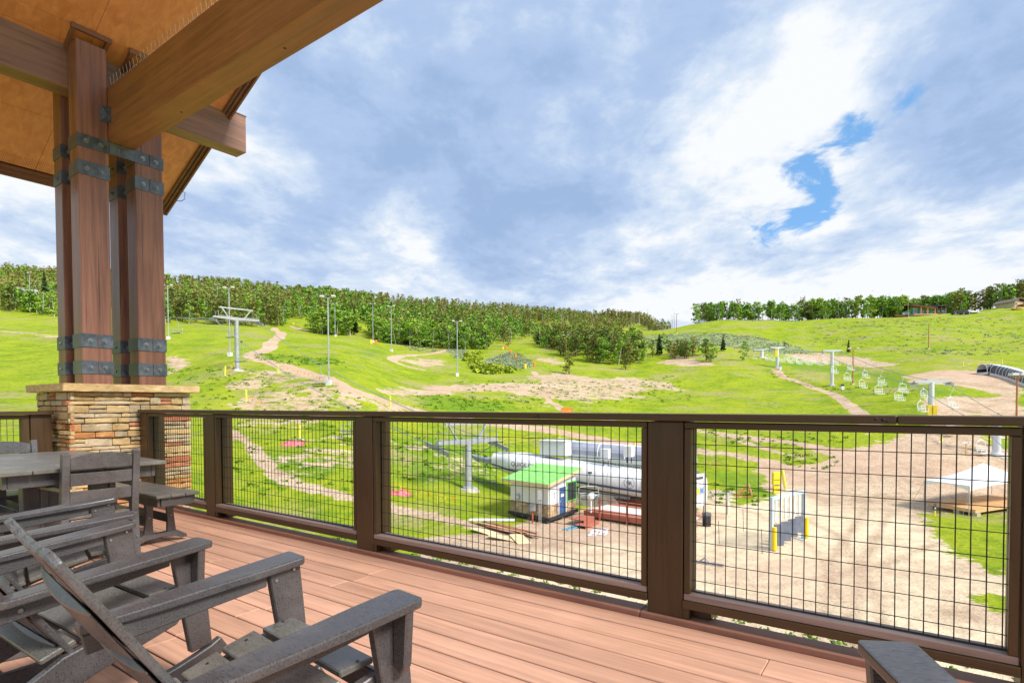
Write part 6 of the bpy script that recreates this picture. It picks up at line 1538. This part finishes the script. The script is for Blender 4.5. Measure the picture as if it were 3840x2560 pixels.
def aspen(seed, h=1., nleaf=400, low=.30, wid=.20):
    rng = np.random.default_rng(seed); tr = []; stems = 1
    cs = []
    for s in range(stems):
        lx, ly = rng.normal(0, .05, 2); bx, by = rng.normal(0, .02*stems, 2)
        P = [(bx, by, 0), (bx+lx*.4, by+ly*.4, .35*h), (bx+lx, by+ly, .75*h), (bx+lx*1.1, by+ly*1.1, .95*h)]; tr.append(tube_q(P, [.014, .011, .006, .002]))
        for k in range(5):
            z = rng.uniform(low+.05, .8)*h; a = rng.uniform(0, 2*math.pi); r = wid*.8*rng.uniform(.5, 1); tr.append(tube_q([(bx+lx*z, by+ly*z, z), (bx+lx*z+math.cos(a)*r, by+ly*z+math.sin(a)*r, z+r*.9)], [.007, .002], 3))
        ncl = 11
        for c in range(ncl):
            z = (low+(.98-low)*((c+rng.random())/ncl)); e = math.sin(math.pi*min(1, max(.0, (z-low+.10)/(1.14-low))))**.6; a = rng.uniform(0, 2*math.pi); r = wid*e*rng.uniform(.25, .95)
            ctr = np.array([bx+lx*z+math.cos(a)*r, by+ly*z+math.sin(a)*r, z*h]); m_ = int(nleaf/ncl/stems); d = rng.normal(0, 1, (m_, 3)); d /= np.linalg.norm(d, axis=1)[:, None]; cs.append(ctr+d*rng.uniform(.25, 1, (m_, 1))*np.array([.115, .115, .080]))
    cs = np.concatenate(cs); return [(quads_at(cs, .036, rng), 0), (np.concatenate(tr), 1)]
def conifer(seed, nb=150, wid=.16, low=.10, sparse=.0, top=1.):
    rng = np.random.default_rng(seed); tr = [tube_q([(0, 0, 0), (0, 0, .5), (.0, 0, .97)], [.020, .012, .002])]; z = low+(1-low)*rng.random(nb)**1.15*.98; a = rng.uniform(0, 2*math.pi, nb)
    lay = np.sin(z*70)*.5+.5; r = wid*(1.02-z)**.75*(.55+.45*rng.random(nb))*(1-sparse*lay); c, s = np.cos(a), np.sin(a); q = []
    w = .030+.032*(1-z)
    for i in range(nb):
        d = np.array([c[i], s[i], 0]); e = np.array([-s[i], c[i], 0]); p0 = np.array([0, 0, z[i]]); t_ = p0+d*r[i]+np.array([0, 0, -.20*r[i]*(1-z[i])+.02]); m_ = (p0+t_)/2+np.array([0, 0, .012])
        q.append([p0, m_-e*w[i], t_, m_+e*w[i]]); q.append([p0+d*r[i]*.4, m_+np.array([0, 0, -w[i]*1.1]), t_, m_+np.array([0, 0, w[i]*.9])])
    return [(np.array(q), 0), (np.concatenate(tr), 1)]
def pine(seed):
    rng = np.random.default_rng(seed); tr = [tube_q([(0, 0, 0), (0, 0, .5), (.01, 0, .96)], [.016, .011, .003])]; cs = []
    for c in range(16):
        z = .14+.83*((c+rng.random())/16); r = .15*(1.12-z)**.7*rng.uniform(.2, 1.); a = rng.uniform(0, 6.28); ctr = np.array([r*math.cos(a), r*math.sin(a), z]); m_ = 15; d = rng.normal(0, 1, (m_, 3)); cs.append(ctr+d*np.array([.045, .045, .035]))
    return [(quads_at(np.concatenate(cs), .035, rng, .3), 0), (np.concatenate(tr), 1)]
def dead(seed):
    rng = np.random.default_rng(seed); tr = [tube_q([(0, 0, 0), (rng.normal(0, .02), 0, .55), (rng.normal(0, .03), 0, .97)], [.013, .009, .002])]
    for k in range(9): z = rng.uniform(.3, .9); a = rng.uniform(0, 6.28); r = rng.uniform(.03, .08); tr.append(tube_q([(0, 0, z), (r*math.cos(a), r*math.sin(a), z+.03)], [.005, .002], 3))
    cs = rng.normal(0, 1, (14, 3))*np.array([.04, .04, .2])+np.array([0, 0, .72]); return [(quads_at(cs, .018, rng), 0), (np.concatenate(tr), 1)]
ASP = [aspen(100+i, low=[.14, .22, .08, .18, .30, .12, .08, .18][i], wid=[.22, .19, .26, .21, .17, .24, .28, .22][i]) for i in range(8)]
CON = [conifer(200+i, wid=[.15, .19, .13, .17][i]) for i in range(4)]; PIN = [pine(300+i) for i in range(5)]; DED = [dead(400+i) for i in range(3)]
KM = {'aspen': (ASP, [aspen_l, bark_w]), 'spruce': (CON, [spruce_l, bark_b]), 'pine': (PIN, [pine_l, bark_b]), 'dead': (DED, [pine_l, bark_g])}
TM = {k: [np_mesh(k+'_tree', p, m_) for p in v] for k, (v, m_) in KM.items()}
CATN = {'aspen': 'aspen_tree', 'spruce': 'spruce_tree', 'pine': 'pine_tree', 'dead': 'bare_tree'}
def tree_parts(kind, i, p, h, label, w=1.):
    """a tree near enough to show trunk and crown apart"""
    v, m_ = KM[kind]; q = v[i % len(v)]; r = thing(CATN[kind], label, 'tree', p, random.uniform(0, 6.28)); r.scale = (h*w, h*w, h)
    me1 = np_mesh('crown', [(q[0][0], 0)], [m_[0]]); me2 = np_mesh('trunk', [(q[1][0], 0)], [m_[1]]); obj('crown', me1, r); obj('trunk', me2, r); return r
def tree_one(kind, p, h, label, group, w=1.):
    o = obj(CATN[kind], random.choice(TM[kind]), None, p, random.uniform(0, 6.28)); s = h; w *= 1.22; o.scale = (s*w, s*w, s); tag(o, label, 'tree', group); return o
rest = []      # (kind, variant, x, y, z, h, w, rot) for the joined far wood
def sample(poly_px, n, seed, d0=60):
    P = wpoly(poly_px); rs = random.Random(seed); x0, y0 = P.min(0); x1, y1 = P.max(0); out = []; tries = 0
    while len(out) < n and tries < n*60:
        tries += 1; x, y = rs.uniform(x0, x1), rs.uniform(y0, y1)
        if inpoly(np.array([x]), np.array([y]), P)[0]: out.append((x, y))
    return out
budget = {'aspen': 290, 'pine': 290, 'spruce': 60, 'dead': 40}
cand = []
def wood_(poly, n, mix, hr, label, group, seed, w=1.):
    for (x, y) in sample(poly, n, seed):
        k = random.choices(list(mix), list(mix.values()))[0]; z = float(H(x, y)); h = random.uniform(*hr)*(1.12 if k in ('pine', 'dead') else 1)
        cand.append((h/math.hypot(x, y), k, x, y, z, h, label, group, w))
NAMES = {'aspen': 'aspen', 'pine': 'pine', 'spruce': 'spruce', 'dead': 'bare grey tree'}
# left: behind and beside the timber posts
wood_([(0, 1168), (60, 1170), (235, 1185), (235, 1172), (120, 1150), (0, 1140)], 26, {'aspen': 5, 'pine': 2}, (6, 9), '{} on the slope left of the timber posts', 'trees left of the timber posts', 1, 1.3)
wood_([(0, 1140), (240, 1150), (640, 1160), (640, 1066), (240, 1042), (0, 1014)], 800, {'aspen': 2.5, 'pine': 6, 'dead': .5}, (6, 9), '{} in the wood climbing the far left ridge', 'wood on the left ridge', 2)
# main wood left of centre
wood_([(600, 1212), (760, 1215), (900, 1224), (1085, 1222), (1080, 1196), (900, 1186), (600, 1180)], 85, {'aspen': 3, 'pine': 5}, (7.5, 11.5), '{} at the lower edge of the wood above the winding track', 'front trees of the left wood', 3)
wood_([(600, 1182), (1090, 1198), (1120, 1150), (1130, 1100), (900, 1076), (600, 1064)], 620, {'aspen': 3, 'pine': 6, 'dead': .7}, (6, 9), '{} inside the wood above the winding track', 'left wood', 4)
wood_([(1165, 1243), (1200, 1258), (1335, 1262), (1345, 1246), (1290, 1225), (1200, 1220)], 46, {'aspen': 6, 'pine': 1, 'spruce': .6}, (8, 11), '{} in the clump between the two grassy clearings', 'clump between the clearings', 5, 1.15)
wood_([(1095, 1198), (1150, 1192), (1330, 1212), (1400, 1215), (1400, 1140), (1100, 1110)], 330, {'aspen': 6, 'pine': 2}, (7, 10), '{} in the wood behind the clearings', 'wood behind the clearings', 6, 1.1)
wood_([(1400, 1272), (1440, 1285), (1520, 1298), (1600, 1306), (1700, 1312), (1790, 1318), (1830, 1310), (1800, 1285), (1600, 1270), (1400, 1250)], 200, {'aspen': 8, 'pine': 1.5, 'spruce': .4}, (6.0, 9.3), '{} along the front of the big central wood', 'front of the central wood', 7, 1.15)
wood_([(1390, 1255), (1800, 1290), (1990, 1268), (1950, 1225), (1700, 1185), (1390, 1150)], 560, {'aspen': 6, 'pine': 3, 'spruce': .3}, (6.5, 9), '{} inside the big central wood', 'central wood', 8, 1.1)
wood_([(1200, 1160), (1500, 1175), (1900, 1215), (2150, 1235), (2400, 1232), (2300, 1200), (1900, 1165), (1500, 1130), (1200, 1108)], 1150, {'aspen': 2, 'pine': 6, 'dead': 3}, (5.5, 8.5), '{} high on the central ridge', 'wood on the central ridge', 9)
wood_([(2010, 1292), (2060, 1312), (2130, 1340), (2200, 1358), (2290, 1370), (2350, 1372), (2440, 1366), (2485, 1345), (2480, 1320), (2300, 1310), (2100, 1280), (2020, 1275)], 165, {'aspen': 3, 'pine': 5, 'spruce': .8}, (4.8, 7.8), '{} in the grove at the foot of the right hill', 'grove at the foot of the right hill', 10, 1.2)
wood_([(2000, 1272), (2300, 1305), (2420, 1300), (2380, 1262), (2150, 1240), (1950, 1235)], 150, {'aspen': 3, 'pine': 4, 'dead': .4}, (4.5, 6.5), '{} in the back of the grove', 'back of the grove', 11, 1.1)
wood_([(2500, 1342), (2560, 1350), (2690, 1358), (2680, 1335), (2560, 1318), (2500, 1318)], 22, {'aspen': 3, 'pine': 3}, (3., 5.5), 'small {} straggling right from the grove', 'stragglers right of the grove', 12, 1.3)
# tree line on the right hill: rooted just behind the crest
def crest(x0, x1, n, mix, hr, back, label, group, seed, w=1.):
    rs = random.Random(seed); xs = [2605, 2700, 3000, 3200, 3400, 3560, 3700, 3800, 3900]; ys = [1201, 1200, 1194, 1188, 1173, 1162, 1160, 1152, 1145]
    for k_ in range(n):
        px_ = rs.uniform(x0, x1); b = hit(px_, float(np.interp(px_, xs, ys)), 150); d = rs.uniform(*back); f = 1+d/math.hypot(b.x, b.y); x, y = b.x*f, b.y*f
        k = random.choices(list(mix), list(mix.values()))[0]; z = float(H(x, y)); h = rs.uniform(*hr)*(1.12 if k in ('pine', 'dead') else 1); cand.append((h/math.hypot(x, y), k, x, y, z, h, label, group, w))
crest(2610, 3000, 95, {'aspen': 6, 'pine': .7, 'dead': 2.2}, (7.2, 10.4), (0, 18), '{} in the tree line on the right hill crest', 'tree line on the right hill', 13)
crest(3000, 3400, 105, {'aspen': 7, 'pine': 1, 'dead': 1.4}, (8.2, 11.5), (0, 20), '{} left of the hilltop house', 'tree line left of the hilltop house', 14)
crest(3390, 3580, 50, {'aspen': 6, 'pine': 2}, (9, 12), (26, 44), '{} behind the hilltop house', 'trees behind the hilltop house', 15)
crest(3570, 3860, 62, {'aspen': 5, 'pine': 4}, (8, 11.5), (6, 26), '{} between the two hilltop houses', 'trees between the hilltop houses', 16)
wood_([(2210, 1205), (2400, 1216), (2560, 1222), (2560, 1212), (2400, 1206), (2250, 1195)], 200, {'pine': 4, 'dead': 3}, (8, 12), '{} on the distant ridge in the saddle', 'distant ridge wood', 17)
cand.sort(key=lambda c: -c[0])
cnt_ = {}
LM = [(113, 'the leftmost light pole'), (430, 'the timber posts'), (632, 'the light pole by the posts'), (817, 'the orange footed light pole'), (890, 'the left lift tower'), (1045, 'the winding track bend'), (1233, 'the tallest light pole'), (1399, 'the clearing light pole'),
      (1600, 'the curved footpath'), (1715, 'the creek light pole'), (1900, 'the sagebrush mound'), (2134, 'the lone bushy pine'), (2345, 'the small bright pine'), (2537, 'the crest light pole'), (2712, 'the lone dark spruce'), (2860, 'the orange pole on the crest'), (3120, 'the T shaped tower'), (3405, 'the house light pole'), (3600, 'the parked trucks'), (3820, 'the tan house')]
ones = ['', 'first', 'second', 'third', 'fourth', 'fifth', 'sixth', 'seventh', 'eighth', 'ninth', 'tenth', 'eleventh', 'twelfth', 'thirteenth', 'fourteenth', 'fifteenth', 'sixteenth', 'seventeenth', 'eighteenth', 'nineteenth']
def ordw(n):
    if n < 20: return ones[n]
    t_, o_ = divmod(n, 10); return (['', '', 'twentieth', 'thirtieth', 'fortieth', 'fiftieth', 'sixtieth'][t_] if o_ == 0 else ['', '', 'twenty', 'thirty', 'forty', 'fifty', 'sixty'][t_]+' '+ones[o_])
chosen = []
for (ang, k, x, y, z, h, label, group, w) in cand:
    if cnt_.get(k, 0) < budget[k]:
        cnt_[k] = cnt_.get(k, 0)+1
        o = tree_one(k, (x, y, z-.1), h, 'tree', group+' ('+k+')', w); px_ = pix((x, y, z))[0]; lm = min(LM, key=lambda q: abs(q[0]-px_))
        chosen.append((group, k, lm, px_ < lm[0], abs(px_-lm[0]), o))
    elif False: pass
    else: rest.append((k, x, y, z-.1, h, w))
seen_ = {}
for (group, k, lm, left, d_, o) in sorted(chosen, key=lambda q: q[4]):
    key = (k, lm[1], left, group if 'crest' not in group and 'hilltop' not in group and 'tree line' not in group else 'crest'); seen_[key] = seen_.get(key, 0)+1
    g_ = group.replace('trees ', '').replace('front of the central wood', 'central wood front').replace('grove at the foot of the right hill', 'grove').replace('front left wood', 'left wood edge').replace('tree line left of the hilltop house', 'crest tree line').replace('tree line on the right hill', 'crest tree line').replace('wood on the central ridge', 'central ridge wood').replace('wood on the left ridge', 'left ridge wood').replace('wood behind the clearings', 'clearings wood').replace('clump between the clearings', 'clearings clump')
    o['label'] = ('%s %s %s of %s, %s' % (ordw(seen_[key]), NAMES[k], 'left' if left else 'right', lm[1], g_))
# the rest of the woods, far off and reading as one mass, joined by kind
for k, (vv, mats_) in KM.items():
    rr = [r for r in rest if r[0] == k]
    if not rr: continue
    V = []; F = []; MI = []; o = 0; rng = np.random.default_rng(5)
    for (_, x, y, z, h, w) in rr:
        pr_ = vv[rng.integers(len(vv))]; a = rng.uniform(0, 6.28); c, s = math.cos(a), math.sin(a); far = math.hypot(x, y) > 300
        for q, mi_ in pr_:
            if mi_ == 0: sel = rng.random(len(q)) < (.30 if far else .5); q = q[sel]; q = q.mean(1, keepdims=True)+(q-q.mean(1, keepdims=True))*(1.7 if far else 1.35)
            p = q*np.array([h*w*1.25, h*w*1.25, h]); P = np.stack([p[..., 0]*c-p[..., 1]*s+x, p[..., 0]*s+p[..., 1]*c+y, p[..., 2]+z], -1)
            n = len(P); V.append(P.reshape(-1, 3)); F.append(np.arange(n*4).reshape(n, 4)+o); MI.append(np.full(n, mi_)); o += n*4
    V = np.concatenate(V).astype(np.float32); F = np.concatenate(F).astype(np.int32); MI = np.concatenate(MI).astype(np.int32)
    me = bpy.data.meshes.new(k+'_wood'); me.vertices.add(len(V)); me.vertices.foreach_set('co', V.ravel()); me.loops.add(F.size); me.loops.foreach_set('vertex_index', F.ravel())
    me.polygons.add(len(F)); me.polygons.foreach_set('loop_start', np.arange(0, F.size, 4, dtype=np.int32)); 
    for m_ in mats_: me.materials.append(m_)
    me.polygons.foreach_set('material_index', MI); me.update(calc_edges=True)
    tag(obj(k+'_wood', me), {'aspen': 'mass of distant bright green aspens in the woods', 'pine': 'mass of distant olive green pines covering the ridges', 'spruce': 'scattered distant dark spruces in the woods', 'dead': 'mass of distant bare grey trunks on the high ridge'}[k], 'woodland', kind='stuff')
# single trees one can tell apart
for (px_, yb, yt, k, i, lab, w) in ((2134, 1402, 1316, 'pine', 1, 'lone bushy young pine beside the dirt patch in the middle', 1.9), (2712, 1316, 1252, 'spruce', 1, 'lone dark spruce on the sagebrush slope', 1.25), (2785, 1352, 1277, 'aspen', 6, 'lone rounded aspen left of the old lift top', 1.15),
        (2942, 1306, 1278, 'pine', 2, 'tiny pine behind the far lift towers', 1.6), (3182, 1322, 1272, 'spruce', 3, 'small spruce behind the row of lift chairs', 1.25), (2345, 1385, 1325, 'pine', 3, 'small bright pine in front of the grove', 2.0), (2662, 1358, 1318, 'aspen', 2, 'round leafy bush at the right end of the stragglers', 1.5),
        (168, 1142, 1015, 'spruce', 0, 'tall dark spruce left of the timber posts', 1.2), (2640, 1198, 1135, 'pine', 0, 'tall lone pine at the left end of the hill crest', 1.6), (2618, 1200, 1160, 'dead', 1, 'thin bare tree at the very left of the hill crest', 1.4),
        (40, 1168, 1060, 'pine', 4, 'reddish pine at the left edge of the picture', 1.6), (160, 1182, 1090, 'aspen', 6, 'broad aspen directly left of the timber posts', 1.25), (200, 1186, 1095, 'aspen', 2, 'aspen with white trunks touching the timber posts', 1.3),
        (1905, 1300, 1238, 'pine', 3, 'dark pine right of the central wood end', 1.5)):
    b = hit(px_, yb, 50); tree_parts(k, i, b-Vector((0, 0, .1)), (topz(px_, yt, b.y)-b.z), lab, w)
# shrubs, sage and tufts: nobody could count them
def clumps(name, label, polys, mat_, size, per, seed, cat='shrubs', hgt=.7, spread=1.):
    rng = np.random.default_rng(seed); Q = []
    for poly, n in polys:
        for (x, y) in sample(poly, n, seed+len(Q)):
            s = size*rng.uniform(.6, 1.3); z = float(H(x, y)); d = rng.normal(0, 1, (per, 3)); d /= np.linalg.norm(d, axis=1)[:, None]; d *= rng.uniform(.3, 1, (per, 1)); d[:, 2] = np.abs(d[:, 2])*hgt
            Q.append(quads_at(np.array([x, y, z])+d*s*np.array([spread, 1, 1]), s*.38, rng))
    me = np_mesh(name, [(np.concatenate(Q), 0)], [mat_]); tag(obj(name, me), label, cat, kind='stuff')
clumps('creek_shrubs', 'bright yellow green willow shrubs along the little creek', [([(1745, 1335), (1795, 1328), (1790, 1355), (1760, 1368), (1745, 1350)], 60), ([(1750, 1370), (1850, 1378), (1950, 1385), (1900, 1398), (1810, 1402), (1770, 1385)], 110)], shrub_l, 1.5, 26, 21)
clumps('sagebrush', 'grey green sagebrush on the mounds and the right hill', [([(1790, 1378), (1830, 1345), (1900, 1322), (1950, 1325), (2000, 1360), (1970, 1382), (1880, 1385)], 420), ([(1670, 1300), (1740, 1310), (1790, 1335), (1760, 1355), (1700, 1340)], 160),
        ([(2420, 1258), (2600, 1250), (2800, 1255), (3000, 1300), (3050, 1330), (2900, 1325), (2700, 1300), (2500, 1310), (2380, 1280)], 900), ([(3100, 1210), (3840, 1190), (3840, 1330), (3500, 1340), (3300, 1300), (3000, 1290)], 420), ([(1500, 1290), (1640, 1305), (1640, 1322), (1520, 1310)], 90), ([(2610, 1203), (3000, 1198), (3000, 1206), (2610, 1210)], 120)], sage_l, .55, 11, 22, hgt=.5, spread=1.8)
clumps('grass_tufts', 'dark green grass tufts scattered over the slopes', [([(960, 1320), (1300, 1360), (1300, 1380), (1100, 1370), (950, 1345)], 170), ([(640, 1500), (900, 1420), (1250, 1440), (1400, 1530), (1250, 1600), (700, 1620)], 130), ([(850, 1600), (1340, 1600), (1340, 1850), (900, 1900)], 60),
        ([(1380, 1600), (1850, 1640), (1850, 1800), (1450, 1850)], 60), ([(1700, 1430), (2540, 1400), (2600, 1500), (2300, 1530), (1800, 1500)], 240), ([(2600, 1780), (2900, 1860), (2850, 1900), (2600, 1880)], 40), ([(1560, 1470), (1980, 1500), (1990, 1535), (1550, 1530)], 150),
        ([(640, 1380), (1100, 1400), (1000, 1440), (640, 1460)], 80), ([(2880, 1380), (3500, 1450), (3480, 1500), (2900, 1420)], 60), ([(2950, 1690), (3150, 1720), (3100, 1760), (2900, 1740)], 30), ([(2600, 1590), (3200, 1640), (3100, 1700), (2600, 1650)], 60)], tuft_l, .34, 12, 23, 'grass', .55, 1.5)
clumps('foot_turf', 'thin turf and weeds on the dirt below the deck', [([(1250, 1990), (2300, 2200), (3800, 2520), (3840, 2560), (3000, 2560), (1250, 2060)], 420)], tuft_l, .22, 10, 24, 'grass', .5, 1.2)
